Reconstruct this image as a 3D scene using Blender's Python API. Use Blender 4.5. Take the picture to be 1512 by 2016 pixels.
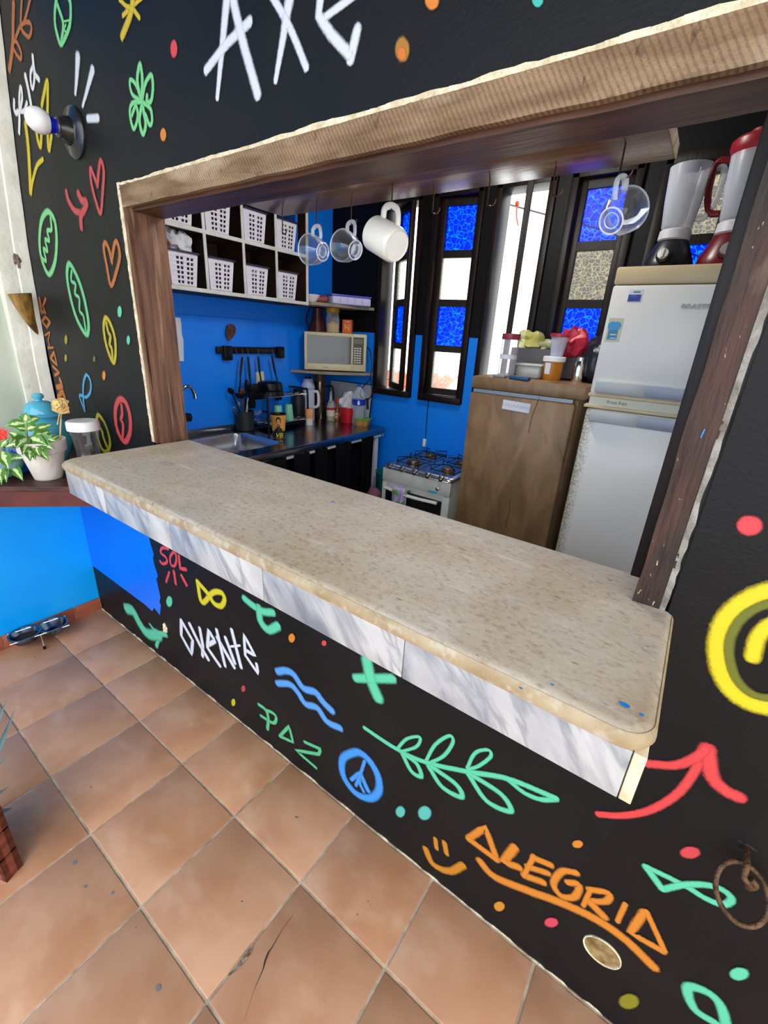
import bpy, bmesh, math, random
from mathutils import Matrix, Vector, noise

random.seed(7)
sc = bpy.context.scene
COL = sc.collection
for o in list(bpy.data.objects):
    bpy.data.objects.remove(o)

# ------------------------------------------------------------------ camera
F_PX, PPX, PPY = 854.4196, 749.2192, 989.7972
YAW, PITCH, ROLL = -0.6064002, -0.3659473, 0.0567126
CAM = Vector((1.95573, -0.86036, 1.62320))
_f = Vector((math.sin(YAW) * math.cos(PITCH), math.cos(YAW) * math.cos(PITCH), math.sin(PITCH)))
_r = _f.cross(Vector((0, 0, 1))).normalized()
_u = _r.cross(_f)
RIGHT = _r * math.cos(ROLL) + _u * math.sin(ROLL)
UP = -_r * math.sin(ROLL) + _u * math.cos(ROLL)
FWD = _f
cam_data = bpy.data.cameras.new('camera')
cam = bpy.data.objects.new('camera', cam_data)
COL.objects.link(cam)
cam_data.sensor_fit = 'VERTICAL'
cam_data.sensor_height = 24.0
cam_data.lens = 24.0 * F_PX / 2016
cam_data.shift_x = (756 - PPX) / 2016
cam_data.shift_y = -(1008 - PPY) / 2016
cam_data.clip_start = 0.02
cam.matrix_world = Matrix(((RIGHT.x, UP.x, -FWD.x, CAM.x), (RIGHT.y, UP.y, -FWD.y, CAM.y),
                           (RIGHT.z, UP.z, -FWD.z, CAM.z), (0, 0, 0, 1)))
sc.camera = cam

# ------------------------------------------------------------------ world, light, exposure
w = bpy.data.worlds.new('world')
sc.world = w
w.use_nodes = True
_nt = w.node_tree
_bg = _nt.nodes['Background']
_bg.inputs['Color'].default_value = (0.97, 0.985, 1.0, 1)
_bg.inputs['Strength'].default_value = 4.0

def area_light(name, loc, target, sx, sy, power, color):
    l = bpy.data.lights.new(name, 'AREA')
    l.shape = 'RECTANGLE'; l.size = sx; l.size_y = sy; l.energy = power; l.color = color
    o = bpy.data.objects.new(name, l); COL.objects.link(o)
    o.location = loc
    o.rotation_euler = (Vector(target) - Vector(loc)).to_track_quat('-Z', 'Y').to_euler()
    return o
sc.view_settings.view_transform = 'Standard'
sc.view_settings.look = 'None'
sc.view_settings.gamma = 1.0
sc.view_settings.use_curve_mapping = False
sc.view_settings.exposure = 0.0
sc.cycles.use_denoising = True
sc.cycles.adaptive_threshold = 0.02
sc.cycles.max_bounces = 7
sc.cycles.diffuse_bounces = 4
sc.cycles.glossy_bounces = 3
sc.cycles.transmission_bounces = 5
sc.cycles.transparent_max_bounces = 16
sc.cycles.sample_clamp_indirect = 6.0

# ------------------------------------------------------------------ geometry helpers
def A(u, v, x=None, y=None, z=None):
    """point of the place seen at (u, v) of the 1512x2016 frame, on the plane x=, y= or z="""
    d = RIGHT * ((u - PPX) / F_PX) - UP * ((v - PPY) / F_PX) + FWD
    i, val = (0, x) if x is not None else ((1, y) if y is not None else (2, z))
    return CAM + d * ((val - CAM[i]) / d[i])

def spline(pts, n=6, closed=False):
    pts = [Vector(p) for p in pts]
    if len(pts) < 3 and not closed:
        return [pts[0].lerp(pts[-1], i / n) for i in range(n + 1)]
    out = []
    m = len(pts)
    rng = range(m) if closed else range(m - 1)
    for i in rng:
        if closed:
            p0, p1, p2, p3 = pts[(i - 1) % m], pts[i], pts[(i + 1) % m], pts[(i + 2) % m]
        else:
            p1, p2 = pts[i], pts[i + 1]
            p0 = pts[i - 1] if i else p1 * 2 - p2
            p3 = pts[i + 2] if i + 2 < m else p2 * 2 - p1
        for k in range(n):
            t = k / n
            out.append(0.5 * ((2 * p1) + (p2 - p0) * t + (2 * p0 - 5 * p1 + 4 * p2 - p3) * t * t + (3 * p1 - p0 - 3 * p2 + p3) * t ** 3))
    if not closed:
        out.append(pts[-1])
    return out

def NB():
    return bmesh.new()

def box(bm, lo, hi, M=None, bev=0.0, seg=2):
    r = bmesh.ops.create_cube(bm, size=1.0)
    vs = r['verts']
    c = [(lo[i] + hi[i]) / 2 for i in range(3)]
    s = [abs(hi[i] - lo[i]) for i in range(3)]
    for v in vs:
        v.co = Vector((v.co.x * s[0] + c[0], v.co.y * s[1] + c[1], v.co.z * s[2] + c[2]))
        if M is not None:
            v.co = M @ v.co
    if bev > 0:
        es = list({e for v in vs for e in v.link_edges})
        bmesh.ops.bevel(bm, geom=es, offset=bev, segments=seg, affect='EDGES', profile=0.5)
    return bm

def lathe(bm, prof, seg=32, M=None, a0=0.0, a1=None, sx=1.0, sy=1.0):
    full = a1 is None
    a1 = a0 + 2 * math.pi if full else a1
    n = seg if full else seg + 1
    rings = []
    for r, z in prof:
        if r < 1e-6:
            p = Vector((0, 0, z)); rings.append([bm.verts.new(M @ p if M else p)])
        else:
            ring = []
            for i in range(n):
                t = a0 + (a1 - a0) * i / seg
                p = Vector((r * math.cos(t) * sx, r * math.sin(t) * sy, z))
                ring.append(bm.verts.new(M @ p if M else p))
            rings.append(ring)
    for a, b in zip(rings, rings[1:]):
        m = n if full else n - 1
        for i in range(m):
            j = (i + 1) % n
            try:
                if len(a) == 1 and len(b) > 1:
                    bm.faces.new((a[0], b[j], b[i]))
                elif len(b) == 1 and len(a) > 1:
                    bm.faces.new((a[i], a[j], b[0]))
                elif len(a) > 1:
                    bm.faces.new((a[i], a[j], b[j], b[i]))
            except ValueError:
                pass
    return bm

def tube(bm, pts, r, seg=8, closed=False, cap=True, flat=1.0):
    pts = [Vector(p) for p in pts]
    n = len(pts)
    rad = r if isinstance(r, (list, tuple)) else [r] * n
    tang = []
    for i in range(n):
        a = pts[(i - 1) % n] if (closed or i) else pts[i]
        b = pts[(i + 1) % n] if (closed or i < n - 1) else pts[i]
        tang.append((b - a).normalized() if (b - a).length > 1e-9 else Vector((0, 0, 1)))
    t0 = tang[0]
    ref = Vector((0, 0, 1)) if abs(t0.z) < 0.9 else Vector((1, 0, 0))
    nrm = t0.cross(ref).normalized()
    rings = []
    for i in range(n):
        t = tang[i]
        nrm = (nrm - t * nrm.dot(t))
        nrm = nrm.normalized() if nrm.length > 1e-6 else t.cross(ref).normalized()
        b = t.cross(nrm)
        rings.append([bm.verts.new(pts[i] + (nrm * math.cos(2 * math.pi * k / seg) + b * flat * math.sin(2 * math.pi * k / seg)) * rad[i]) for k in range(seg)])
    m = n if closed else n - 1
    for i in range(m):
        a, b = rings[i], rings[(i + 1) % n]
        for k in range(seg):
            bm.faces.new((a[k], a[(k + 1) % seg], b[(k + 1) % seg], b[k]))
    if cap and not closed:
        bm.faces.new(list(reversed(rings[0]))); bm.faces.new(rings[-1])
    return bm

def prism(bm, outline, axis, lo, hi, M=None):
    """extrude a 2D outline along an axis: 'x' takes (y,z), 'y' takes (x,z), 'z' takes (x,y)"""
    def P3(p, t):
        q = {'x': (t, p[0], p[1]), 'y': (p[0], t, p[1]), 'z': (p[0], p[1], t)}[axis]
        q = Vector(q)
        return M @ q if M else q
    a = [bm.verts.new(P3(p, lo)) for p in outline]
    b = [bm.verts.new(P3(p, hi)) for p in outline]
    n = len(outline)
    f = [bm.faces.new(a), bm.faces.new(b)]
    for i in range(n):
        f.append(bm.faces.new((a[i], a[(i + 1) % n], b[(i + 1) % n], b[i])))
    return bm

def grid(bm, rows, closed_u=False):
    vs = [[bm.verts.new(p) for p in row] for row in rows]
    for a, b in zip(vs, vs[1:]):
        n = len(a)
        for i in range(n if closed_u else n - 1):
            bm.faces.new((a[i], a[(i + 1) % n], b[(i + 1) % n], b[i]))
    return vs

def crumple(bm, c, rad, seed=0, amp=0.35, freq=2.0, sub=3, flat_base=True):
    r = bmesh.ops.create_icosphere(bm, subdivisions=sub, radius=1.0)
    c = Vector(c)
    for v in r['verts']:
        d = v.co.copy()
        k = 1 + amp * noise.noise(d * freq + Vector((seed * 3.1, seed * 1.7, 0))) + amp * 0.6 * noise.noise(d * freq * 2.7 + Vector((seed, 5, seed)))
        p = Vector((d.x * rad[0] * k, d.y * rad[1] * k, d.z * rad[2] * k))
        if flat_base:
            p.z = max(p.z, -rad[2] * 0.85)
        v.co = c + p
    return bm

def XF(loc, rz=0.0, rx=0.0, ry=0.0):
    return Matrix.Translation(Vector(loc)) @ Matrix.Rotation(rz, 4, 'Z') @ Matrix.Rotation(ry, 4, 'Y') @ Matrix.Rotation(rx, 4, 'X')

def basis(loc, zdir, xhint):
    z = Vector(zdir).normalized()
    x = Vector(xhint); x = (x - z * x.dot(z)).normalized()
    y = z.cross(x)
    return Matrix(((x.x, y.x, z.x, loc[0]), (x.y, y.y, z.y, loc[1]), (x.z, y.z, z.z, loc[2]), (0, 0, 0, 1)))

MW = {}
def obj(name, bm, mat, parent=None, local=False, sharp=40, recalc=True):
    """bmesh (world coordinates unless local) -> one mesh object"""
    if recalc:
        bmesh.ops.recalc_face_normals(bm, faces=bm.faces[:])
    lim = math.radians(sharp)
    for f in bm.faces:
        f.smooth = True
    for e in bm.edges:
        if len(e.link_faces) == 2 and e.calc_face_angle(0) > lim:
            e.smooth = False
    if parent is not None and not local:
        bm.transform(MW[parent.name].inverted())
    me = bpy.data.meshes.new(name)
    bm.to_mesh(me); bm.free()
    if mat is not None:
        me.materials.append(mat)
    o = bpy.data.objects.new(name, me)
    COL.objects.link(o)
    MW[o.name] = MW[parent.name] if parent is not None else Matrix.Identity(4)
    if parent is not None:
        o.parent = parent
    return o

def thing(name, label, cat, loc=(0, 0, 0), rz=0.0, group=None, M=None):
    o = bpy.data.objects.new(name, None)
    o.empty_display_size = 0.05
    COL.objects.link(o)
    m = M if M is not None else XF(loc, rz)
    o.matrix_world = m
    MW[o.name] = m.copy()
    return tag(o, label, cat, group)

def tag(o, label, cat, group=None, kind=None):
    o['label'] = label; o['category'] = cat
    if group: o['group'] = group
    if kind: o['kind'] = kind
    return o

def struct(o):
    o['kind'] = 'structure'
    return o

def origin_to(o, p):
    """move a root mesh object's origin to p without moving its geometry"""
    p = Vector(p)
    o.data.transform(Matrix.Translation(-p)); o.location = p
    MW[o.name] = Matrix.Translation(p)
    return o

def dup(root, M, label=None, group=None):
    r = root.copy(); COL.objects.link(r); r.matrix_world = M
    MW[r.name] = M.copy()
    if label: r['label'] = label
    if group: r['group'] = group
    for ch in list(root.children):
        c = ch.copy(); COL.objects.link(c); c.parent = r; MW[c.name] = M.copy()
        for g in list(ch.children):
            d = g.copy(); COL.objects.link(d); d.parent = c; MW[d.name] = M.copy()
    return r

# ------------------------------------------------------------------ materials
def N(nt, kind, **kw):
    n = nt.nodes.new(kind)
    for k, v in kw.items():
        if k in n.inputs.keys() if hasattr(n.inputs, 'keys') else False:
            n.inputs[k].default_value = v
        else:
            setattr(n, k, v)
    return n

def c4(c):
    return (c[0], c[1], c[2], 1.0)

def hexc(h):
    """sRGB hex -> linear"""
    h = h.lstrip('#')
    o = []
    for i in (0, 2, 4):
        s = int(h[i:i + 2], 16) / 255
        o.append(s / 12.92 if s <= 0.04045 else ((s + 0.055) / 1.055) ** 2.4)
    return tuple(o)

def MAT(name, col, rough=0.5, metal=0.0, col2=None, nscale=6.0, stretch=(1, 1, 1), rot=(0, 0, 0), bump=0.0, bscale=None,
        spec=0.5, trans=0.0, alpha=1.0, emit=None, estr=1.0, ior=1.45, ramp=(0.35, 0.65), detail=4.0, rough2=None, coat=0.0, sheen=0.0, dist=0.0, sss=0.0):
    m = bpy.data.materials.new(name)
    m.use_nodes = True
    nt = m.node_tree
    b = nt.nodes['Principled BSDF']
    if isinstance(col, str): col = hexc(col)
    if isinstance(col2, str): col2 = hexc(col2)
    b.inputs['Base Color'].default_value = c4(col)
    b.inputs['Roughness'].default_value = rough
    b.inputs['Metallic'].default_value = metal
    b.inputs['Specular IOR Level'].default_value = spec
    b.inputs['Transmission Weight'].default_value = trans
    b.inputs['Alpha'].default_value = alpha
    b.inputs['IOR'].default_value = ior
    b.inputs['Coat Weight'].default_value = coat
    b.inputs['Sheen Weight'].default_value = sheen
    if sss:
        b.inputs['Subsurface Weight'].default_value = sss
        b.inputs['Subsurface Radius'].default_value = (0.02, 0.02, 0.02)
    if emit is not None:
        b.inputs['Emission Color'].default_value = c4(hexc(emit) if isinstance(emit, str) else emit)
        b.inputs['Emission Strength'].default_value = estr
    if col2 is not None or bump or rough2 is not None:
        tc = nt.nodes.new('ShaderNodeTexCoord')
        mp = nt.nodes.new('ShaderNodeMapping')
        mp.inputs['Scale'].default_value = stretch
        mp0 = nt.nodes.new('ShaderNodeMapping'); mp0.inputs['Rotation'].default_value = rot
        nt.links.new(tc.outputs['Object'], mp0.inputs['Vector']); nt.links.new(mp0.outputs['Vector'], mp.inputs['Vector'])
        ns = nt.nodes.new('ShaderNodeTexNoise')
        ns.inputs['Scale'].default_value = nscale
        ns.inputs['Detail'].default_value = detail
        ns.inputs['Distortion'].default_value = dist
        nt.links.new(mp.outputs['Vector'], ns.inputs['Vector'])
        if col2 is not None:
            rp = nt.nodes.new('ShaderNodeValToRGB')
            rp.color_ramp.elements[0].position = ramp[0]; rp.color_ramp.elements[0].color = c4(col)
            rp.color_ramp.elements[1].position = ramp[1]; rp.color_ramp.elements[1].color = c4(col2)
            nt.links.new(ns.outputs['Fac'], rp.inputs['Fac'])
            nt.links.new(rp.outputs['Color'], b.inputs['Base Color'])
        if rough2 is not None:
            mr = nt.nodes.new('ShaderNodeMapRange')
            mr.inputs['From Min'].default_value = 0.3; mr.inputs['From Max'].default_value = 0.7
            mr.inputs['To Min'].default_value = rough; mr.inputs['To Max'].default_value = rough2
            nt.links.new(ns.outputs['Fac'], mr.inputs['Value'])
            nt.links.new(mr.outputs['Result'], b.inputs['Roughness'])
        if bump:
            n2 = nt.nodes.new('ShaderNodeTexNoise')
            n2.inputs['Scale'].default_value = bscale or nscale * 2
            n2.inputs['Detail'].default_value = 5
            nt.links.new(mp.outputs['Vector'], n2.inputs['Vector'])
            bp_ = nt.nodes.new('ShaderNodeBump')
            bp_.inputs['Strength'].default_value = min(bump, 1.0)
            bp_.inputs['Distance'].default_value = 0.01
            nt.links.new(n2.outputs['Fac'], bp_.inputs['Height'])
            nt.links.new(bp_.outputs['Normal'], b.inputs['Normal'])
    return m

def overlay(m, col, scale, thr, width=0.05, stretch=(1, 1, 1), rot=(0, 0, 0), detail=5.0, strength=1.0, seed=0.0, dist=0.0, kind='noise'):
    """second layer of stains / veins / specks over a material's colour"""
    nt = m.node_tree
    b = nt.nodes['Principled BSDF']
    if isinstance(col, str): col = hexc(col)
    tc = nt.nodes.new('ShaderNodeTexCoord')
    mp = nt.nodes.new('ShaderNodeMapping')
    mp.inputs['Scale'].default_value = stretch; mp.inputs['Location'].default_value = (seed, seed * 0.7, seed * 1.3)
    mp0 = nt.nodes.new('ShaderNodeMapping'); mp0.inputs['Rotation'].default_value = rot
    nt.links.new(tc.outputs['Object'], mp0.inputs['Vector']); nt.links.new(mp0.outputs['Vector'], mp.inputs['Vector'])
    ns = nt.nodes.new('ShaderNodeTexNoise')
    ns.inputs['Scale'].default_value = scale; ns.inputs['Detail'].default_value = detail; ns.inputs['Distortion'].default_value = dist
    nt.links.new(mp.outputs['Vector'], ns.inputs['Vector'])
    mr = nt.nodes.new('ShaderNodeMapRange')
    if kind == 'vein':
        sub = nt.nodes.new('ShaderNodeMath'); sub.operation = 'SUBTRACT'; sub.inputs[1].default_value = 0.5
        ab = nt.nodes.new('ShaderNodeMath'); ab.operation = 'ABSOLUTE'
        nt.links.new(ns.outputs['Fac'], sub.inputs[0]); nt.links.new(sub.outputs[0], ab.inputs[0])
        nt.links.new(ab.outputs[0], mr.inputs['Value'])
        mr.inputs['From Min'].default_value = thr; mr.inputs['From Max'].default_value = 0.0
    else:
        nt.links.new(ns.outputs['Fac'], mr.inputs['Value'])
        mr.inputs['From Min'].default_value = thr; mr.inputs['From Max'].default_value = thr + width
    mr.inputs['To Min'].default_value = 0; mr.inputs['To Max'].default_value = strength
    mx = nt.nodes.new('ShaderNodeMix'); mx.data_type = 'RGBA'
    mx.inputs[7].default_value = c4(col)
    nt.links.new(mr.outputs['Result'], mx.inputs[0])
    sock = b.inputs['Base Color']
    if sock.is_linked:
        nt.links.new(sock.links[0].from_socket, mx.inputs[6])
    else:
        mx.inputs[6].default_value = sock.default_value
    nt.links.new(mx.outputs[2], sock)
    return m

def wave_bump(m, scale, strength, direction='X', rot=(0, 0, 0), dist=1.0):
    nt = m.node_tree; b = nt.nodes['Principled BSDF']
    tc = nt.nodes.new('ShaderNodeTexCoord'); mp = nt.nodes.new('ShaderNodeMapping'); mp.inputs['Rotation'].default_value = rot
    nt.links.new(tc.outputs['Object'], mp.inputs['Vector'])
    wv = nt.nodes.new('ShaderNodeTexWave'); wv.bands_direction = direction
    wv.inputs['Scale'].default_value = scale; wv.inputs['Distortion'].default_value = dist
    nt.links.new(mp.outputs['Vector'], wv.inputs['Vector'])
    bp_ = nt.nodes.new('ShaderNodeBump'); bp_.inputs['Strength'].default_value = strength; bp_.inputs['Distance'].default_value = 0.006
    nt.links.new(wv.outputs['Fac'], bp_.inputs['Height'])
    if b.inputs['Normal'].is_linked:
        nt.links.new(b.inputs['Normal'].links[0].from_socket, bp_.inputs['Normal'])
    nt.links.new(bp_.outputs['Normal'], b.inputs['Normal'])
    return m

def GLASS(name, col=(1, 1, 1), rough=0.0, ior=1.45, bump=0, bscale=60):
    m = bpy.data.materials.new(name); m.use_nodes = True
    nt = m.node_tree; b = nt.nodes['Principled BSDF']
    b.inputs['Base Color'].default_value = c4(col)
    b.inputs['Transmission Weight'].default_value = 1.0
    b.inputs['Roughness'].default_value = rough
    b.inputs['IOR'].default_value = ior
    return m

def CLEAR(name, tint=(0.97, 0.98, 1.0), white=0.04, rough=0.03, blend=0.35):
    """thin clear glass: see-through, bright glossy edges"""
    m = bpy.data.materials.new(name); m.use_nodes = True
    nt = m.node_tree; b = nt.nodes['Principled BSDF']
    b.inputs['Base Color'].default_value = (0.85, 0.88, 0.92, 1); b.inputs['Roughness'].default_value = rough; b.inputs['Metallic'].default_value = 0.75
    tr = nt.nodes.new('ShaderNodeBsdfTransparent'); tr.inputs['Color'].default_value = c4(tint)
    lw = nt.nodes.new('ShaderNodeLayerWeight'); lw.inputs['Blend'].default_value = blend
    pw = nt.nodes.new('ShaderNodeMath'); pw.operation = 'POWER'; pw.inputs[1].default_value = 1.6
    nt.links.new(lw.outputs['Facing'], pw.inputs[0])
    mr = nt.nodes.new('ShaderNodeMapRange'); mr.inputs['To Min'].default_value = white; mr.inputs['To Max'].default_value = 0.75
    nt.links.new(pw.outputs[0], mr.inputs['Value'])
    ms = nt.nodes.new('ShaderNodeMixShader')
    nt.links.new(mr.outputs['Result'], ms.inputs[0]); nt.links.new(tr.outputs[0], ms.inputs[1]); nt.links.new(b.outputs[0], ms.inputs[2])
    nt.links.new(ms.outputs[0], nt.nodes['Material Output'].inputs['Surface'])
    return m

def FILM(name, col, opacity=0.25, rough=0.15, spec=0.5):
    """thin clear plastic or glass: see-through with its own sheen, no refraction"""
    m = bpy.data.materials.new(name); m.use_nodes = True
    nt = m.node_tree; b = nt.nodes['Principled BSDF']
    if isinstance(col, str): col = hexc(col)
    b.inputs['Base Color'].default_value = c4(col); b.inputs['Roughness'].default_value = rough
    b.inputs['Specular IOR Level'].default_value = spec
    tr = nt.nodes.new('ShaderNodeBsdfTransparent')
    lw = nt.nodes.new('ShaderNodeLayerWeight'); lw.inputs['Blend'].default_value = 0.25
    mr = nt.nodes.new('ShaderNodeMapRange'); mr.inputs['To Min'].default_value = opacity; mr.inputs['To Max'].default_value = min(1, opacity + 0.5)
    nt.links.new(lw.outputs['Facing'], mr.inputs['Value'])
    ms = nt.nodes.new('ShaderNodeMixShader')
    nt.links.new(mr.outputs['Result'], ms.inputs[0]); nt.links.new(tr.outputs[0], ms.inputs[1]); nt.links.new(b.outputs[0], ms.inputs[2])
    nt.links.new(ms.outputs[0], nt.nodes['Material Output'].inputs['Surface'])
    return m

m_black = MAT('wall_black_paint', (0.0045, 0.0048, 0.0055), 0.42, col2=(0.008, 0.008, 0.009), nscale=2.5, bump=0.10, bscale=140, rough2=0.55, spec=0.22)
overlay(m_black, (0.016, 0.015, 0.015), 1.2, 0.58, 0.2, strength=0.5, stretch=(1, 1, 2.2), seed=3)
m_blue = MAT('wall_blue_paint', hexc('#0068e8'), 0.32, col2=hexc('#0670ec'), nscale=3, bump=0.08, bscale=35, spec=0.5)
m_bluel = MAT('wall_bright_blue_paint', hexc('#0098f0'), 0.3, col2=hexc('#08a0f2'), nscale=3, bump=0.08, bscale=35)
m_bluek = MAT('kitchen_blue_paint', hexc('#0a7cf4'), 0.35, col2=hexc('#1084f6'), nscale=2.0, bump=0.05, bscale=20)
m_blackk = MAT('kitchen_black_paint', (0.004, 0.004, 0.005), 0.5, bump=0.1, bscale=60, spec=0.2)
m_white_old = MAT('old_white_paint', hexc('#e9ebe2'), 0.55, col2=hexc('#d6d8cc'), nscale=9, bump=0.3, bscale=40)
overlay(m_white_old, hexc('#9a8a76'), 14, 0.66, 0.06, stretch=(1, 1, 0.35))
m_pale = MAT('pale_green_shutter', hexc('#cdd6c8'), 0.6, col2=hexc('#b9c4b4'), nscale=3, bump=0.1)
m_plaster = MAT('cream_plaster', hexc('#e9dfc2'), 0.85, col2=hexc('#c9ba94'), nscale=40, bump=0.8, bscale=90)
m_plaster_g = MAT('grey_plaster', hexc('#9d9a92'), 0.85, col2=hexc('#6d665c'), nscale=22, bump=0.9, bscale=70)
m_beam = MAT('sawn_beam', hexc('#94795c'), 0.8, col2=hexc('#70563c'), nscale=5, stretch=(1.2, 1, 6), bump=0.4, bscale=30)
overlay(m_beam, hexc('#b09a7e'), 7, 0.52, 0.14, strength=0.8, stretch=(0.6, 1, 2), seed=4)
overlay(m_beam, hexc('#3a2b1c'), 3.2, 0.56, 0.14, strength=0.75, stretch=(1, 1, 3), seed=2)
overlay(m_beam, hexc('#4a3422'), 60, 0.64, 0.06, strength=0.6, stretch=(1, 1, .4), seed=7)
wave_bump(m_beam, 38, 0.45, 'X', rot=(0, math.radians(32), 0), dist=1.5)
m_wood = MAT('old_brown_wood', hexc('#6f4a35'), 0.5, col2=hexc('#482b1b'), nscale=7, stretch=(6, 6, 0.5), bump=0.35, bscale=12)
overlay(m_wood, hexc('#957658'), 9, 0.58, 0.12, stretch=(4, 4, 0.35), strength=0.7, seed=1)
overlay(m_wood, hexc('#1f120b'), 12, 0.63, 0.06, stretch=(8, 8, 0.3), seed=5)
m_woodr = MAT('red_brown_wood', hexc('#472a1e'), 0.6, col2=hexc('#29150d'), nscale=6, stretch=(5, 5, 0.6), bump=0.5, bscale=20)
overlay(m_woodr, hexc('#15110f'), 3.0, 0.50, 0.12, stretch=(1.5, 1.5, 1), strength=0.9, seed=8)
overlay(m_woodr, hexc('#b59e78'), 75, 0.69, 0.03, stretch=(2, 2, 0.5), seed=2)
overlay(m_woodr, hexc('#6b5a48'), 5, 0.60, 0.1, stretch=(2, 2, 1), seed=12, strength=.7)
m_varn = MAT('varnished_wood', hexc('#7a5434'), 0.22, col2=hexc('#53341e'), nscale=5, stretch=(0.5, 7, 7), bump=0.06, bscale=14, spec=0.6)
m_darkwood = MAT('dark_window_wood', hexc('#1c0f0a'), 0.45, col2=hexc('#0f0806'), nscale=8, stretch=(5, 5, 0.5), bump=0.12, spec=0.3)
m_metal = MAT('dull_steel', (0.55, 0.55, 0.56), 0.28, 1.0, rough2=0.4, nscale=12)
m_dark = MAT('black_plastic', (0.004, 0.004, 0.005), 0.35, spec=0.3)
m_darkm = MAT('black_metal', (0.018, 0.018, 0.02), 0.4, 0.6)
m_whitep = MAT('white_plastic', (0.78, 0.78, 0.80), 0.4)
# ================================================================== the setting
XL, YB, ZC = -0.65, 2.04, 2.75          # left wall, kitchen back wall, kitchen ceiling
WT = 0.13                               # thickness of the bar wall
OX0, OX1, OZ0, OZ1 = 0.245, 2.008, 1.15, 2.045   # serving opening in the bar wall
H = 1.185                               # bar counter top
T = 0.33                                # floor tile

# ---- porch floor: grout bed + every tile
bm = NB(); box(bm, (XL, -7, -0.2), (7, 0, -0.004))
m_grout = MAT('grout', hexc('#cdbfa9'), 0.9, col2=hexc('#a8957f'), nscale=20, bump=0.5)
floor = struct(obj('floor', bm, m_grout))
m_tile = MAT('terracotta_tile', hexc('#b98765'), 0.36, col2=hexc('#c89a7a'), nscale=5, bump=0.05, bscale=9, detail=8, rough2=0.5, spec=0.5)
overlay(m_tile, hexc('#a3704c'), 4.2, 0.50, 0.2, strength=0.6, detail=8, seed=11)
overlay(m_tile, hexc('#d6b094'), 6, 0.55, 0.2, strength=0.5, seed=5, stretch=(1, 1.6, 1))
overlay(m_tile, hexc('#5b4a44'), 38, 0.735, 0.02, seed=2, strength=0.8)
# each tile shifts the pattern and its tint a little
_nt = m_tile.node_tree
_oi = _nt.nodes.new('ShaderNodeObjectInfo')
_vm = _nt.nodes.new('ShaderNodeVectorMath'); _vm.operation = 'SCALE'; _vm.inputs[0].default_value = (13, 7, 3)
_nt.links.new(_oi.outputs['Random'], _vm.inputs['Scale'])
for _n in [n for n in _nt.nodes if n.bl_idname == 'ShaderNodeMapping' and n.inputs['Vector'].links[0].from_node.bl_idname == 'ShaderNodeTexCoord']:
    _ad = _nt.nodes.new('ShaderNodeVectorMath'); _ad.operation = 'ADD'
    _nt.links.new(_n.inputs['Vector'].links[0].from_socket, _ad.inputs[0]); _nt.links.new(_vm.outputs[0], _ad.inputs[1])
    _nt.links.new(_ad.outputs[0], _n.inputs['Vector'])
G = 0.0080
def tile_mesh(w, d):
    b = NB(); box(b, (-w / 2, -d / 2, -0.012), (w / 2, d / 2, 0), bev=0.0022, seg=2)
    o = obj('tile', b, m_tile, sharp=60)
    return o
y_rows = [(-0.2706, -0.004)] + [(-0.2706 - T * (i + 1), -0.2706 - T * i) for i in range(9)]
protos = {}
for ri, (ya, yb_) in enumerate(y_rows):
    for k in range(-2, 12):
        key = 0 if ri == 0 else 1
        if key not in protos:
            t = tile_mesh(T - G, (yb_ - ya) - G); protos[key] = t
        else:
            t = protos[key].copy(); COL.objects.link(t)
        t.parent = floor
        t.location = (k * T + T / 2 + (0.006 if k == -2 else 0), (ya + yb_) / 2, random.uniform(-0.0008, 0.0008))
        t.rotation_euler = (random.uniform(-0.0015, 0.0015), random.uniform(-0.0015, 0.0015), random.uniform(-0.002, 0.002))
# hairline crack and chipped edge in one tile
m_crack = MAT('crack', (0.03, 0.02, 0.018), 0.9)
bm = NB()
def flat_strip(bm, pts, wd, z):
    for i in range(len(pts) - 1):
        a, b = Vector(pts[i]), Vector(pts[i + 1]); d = (b - a).normalized(); n = Vector((-d.y, d.x, 0))
        bm.faces.new([bm.verts.new((p.x, p.y, z)) for p in (a + n * wd[i], b + n * wd[i + 1], b - n * wd[i + 1], a - n * wd[i])])
cr = [A(u, v, z=0.0) for u, v in ((578, 1800), (556, 1830), (534, 1868), (528, 1876), (522, 1892), (518, 1908), (500, 1950), (480, 2010))]
flat_strip(bm, cr, [.0003, .0004, .0010, .0018, .0022, .0010, .0003, .0002], 0.0015)
obj('crack', bm, m_crack, floor)
bm = NB()
chip = [A(u, v, z=0.0) for u, v in ((500, 1862), (492, 1880), (476, 1902), (452, 1921), (447, 1922), (470, 1895), (492, 1866))]
bm.faces.new([bm.verts.new((p.x, p.y, 0.0013)) for p in chip])
obj('chip', bm, MAT('chipped_clay', hexc('#a58f7c'), 0.95, col2=hexc('#6d5648'), nscale=60, bump=0.6), floor)
bm = NB()
for u, v, r in ((312, 1946, .006), (147, 1698, .006), (168, 1746, .004), (222, 1758, .004)):
    p = A(u, v, z=0.0)
    bm.faces.new([bm.verts.new((p.x + r * math.cos(t * .7) * (1.2 + .3 * math.sin(3 * t)), p.y + r * math.sin(t * .7), 0.0013)) for t in range(9)])
obj('paint_drip', bm, MAT('grey_blue_paint', hexc('#6f7787'), 0.6), floor)

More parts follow.
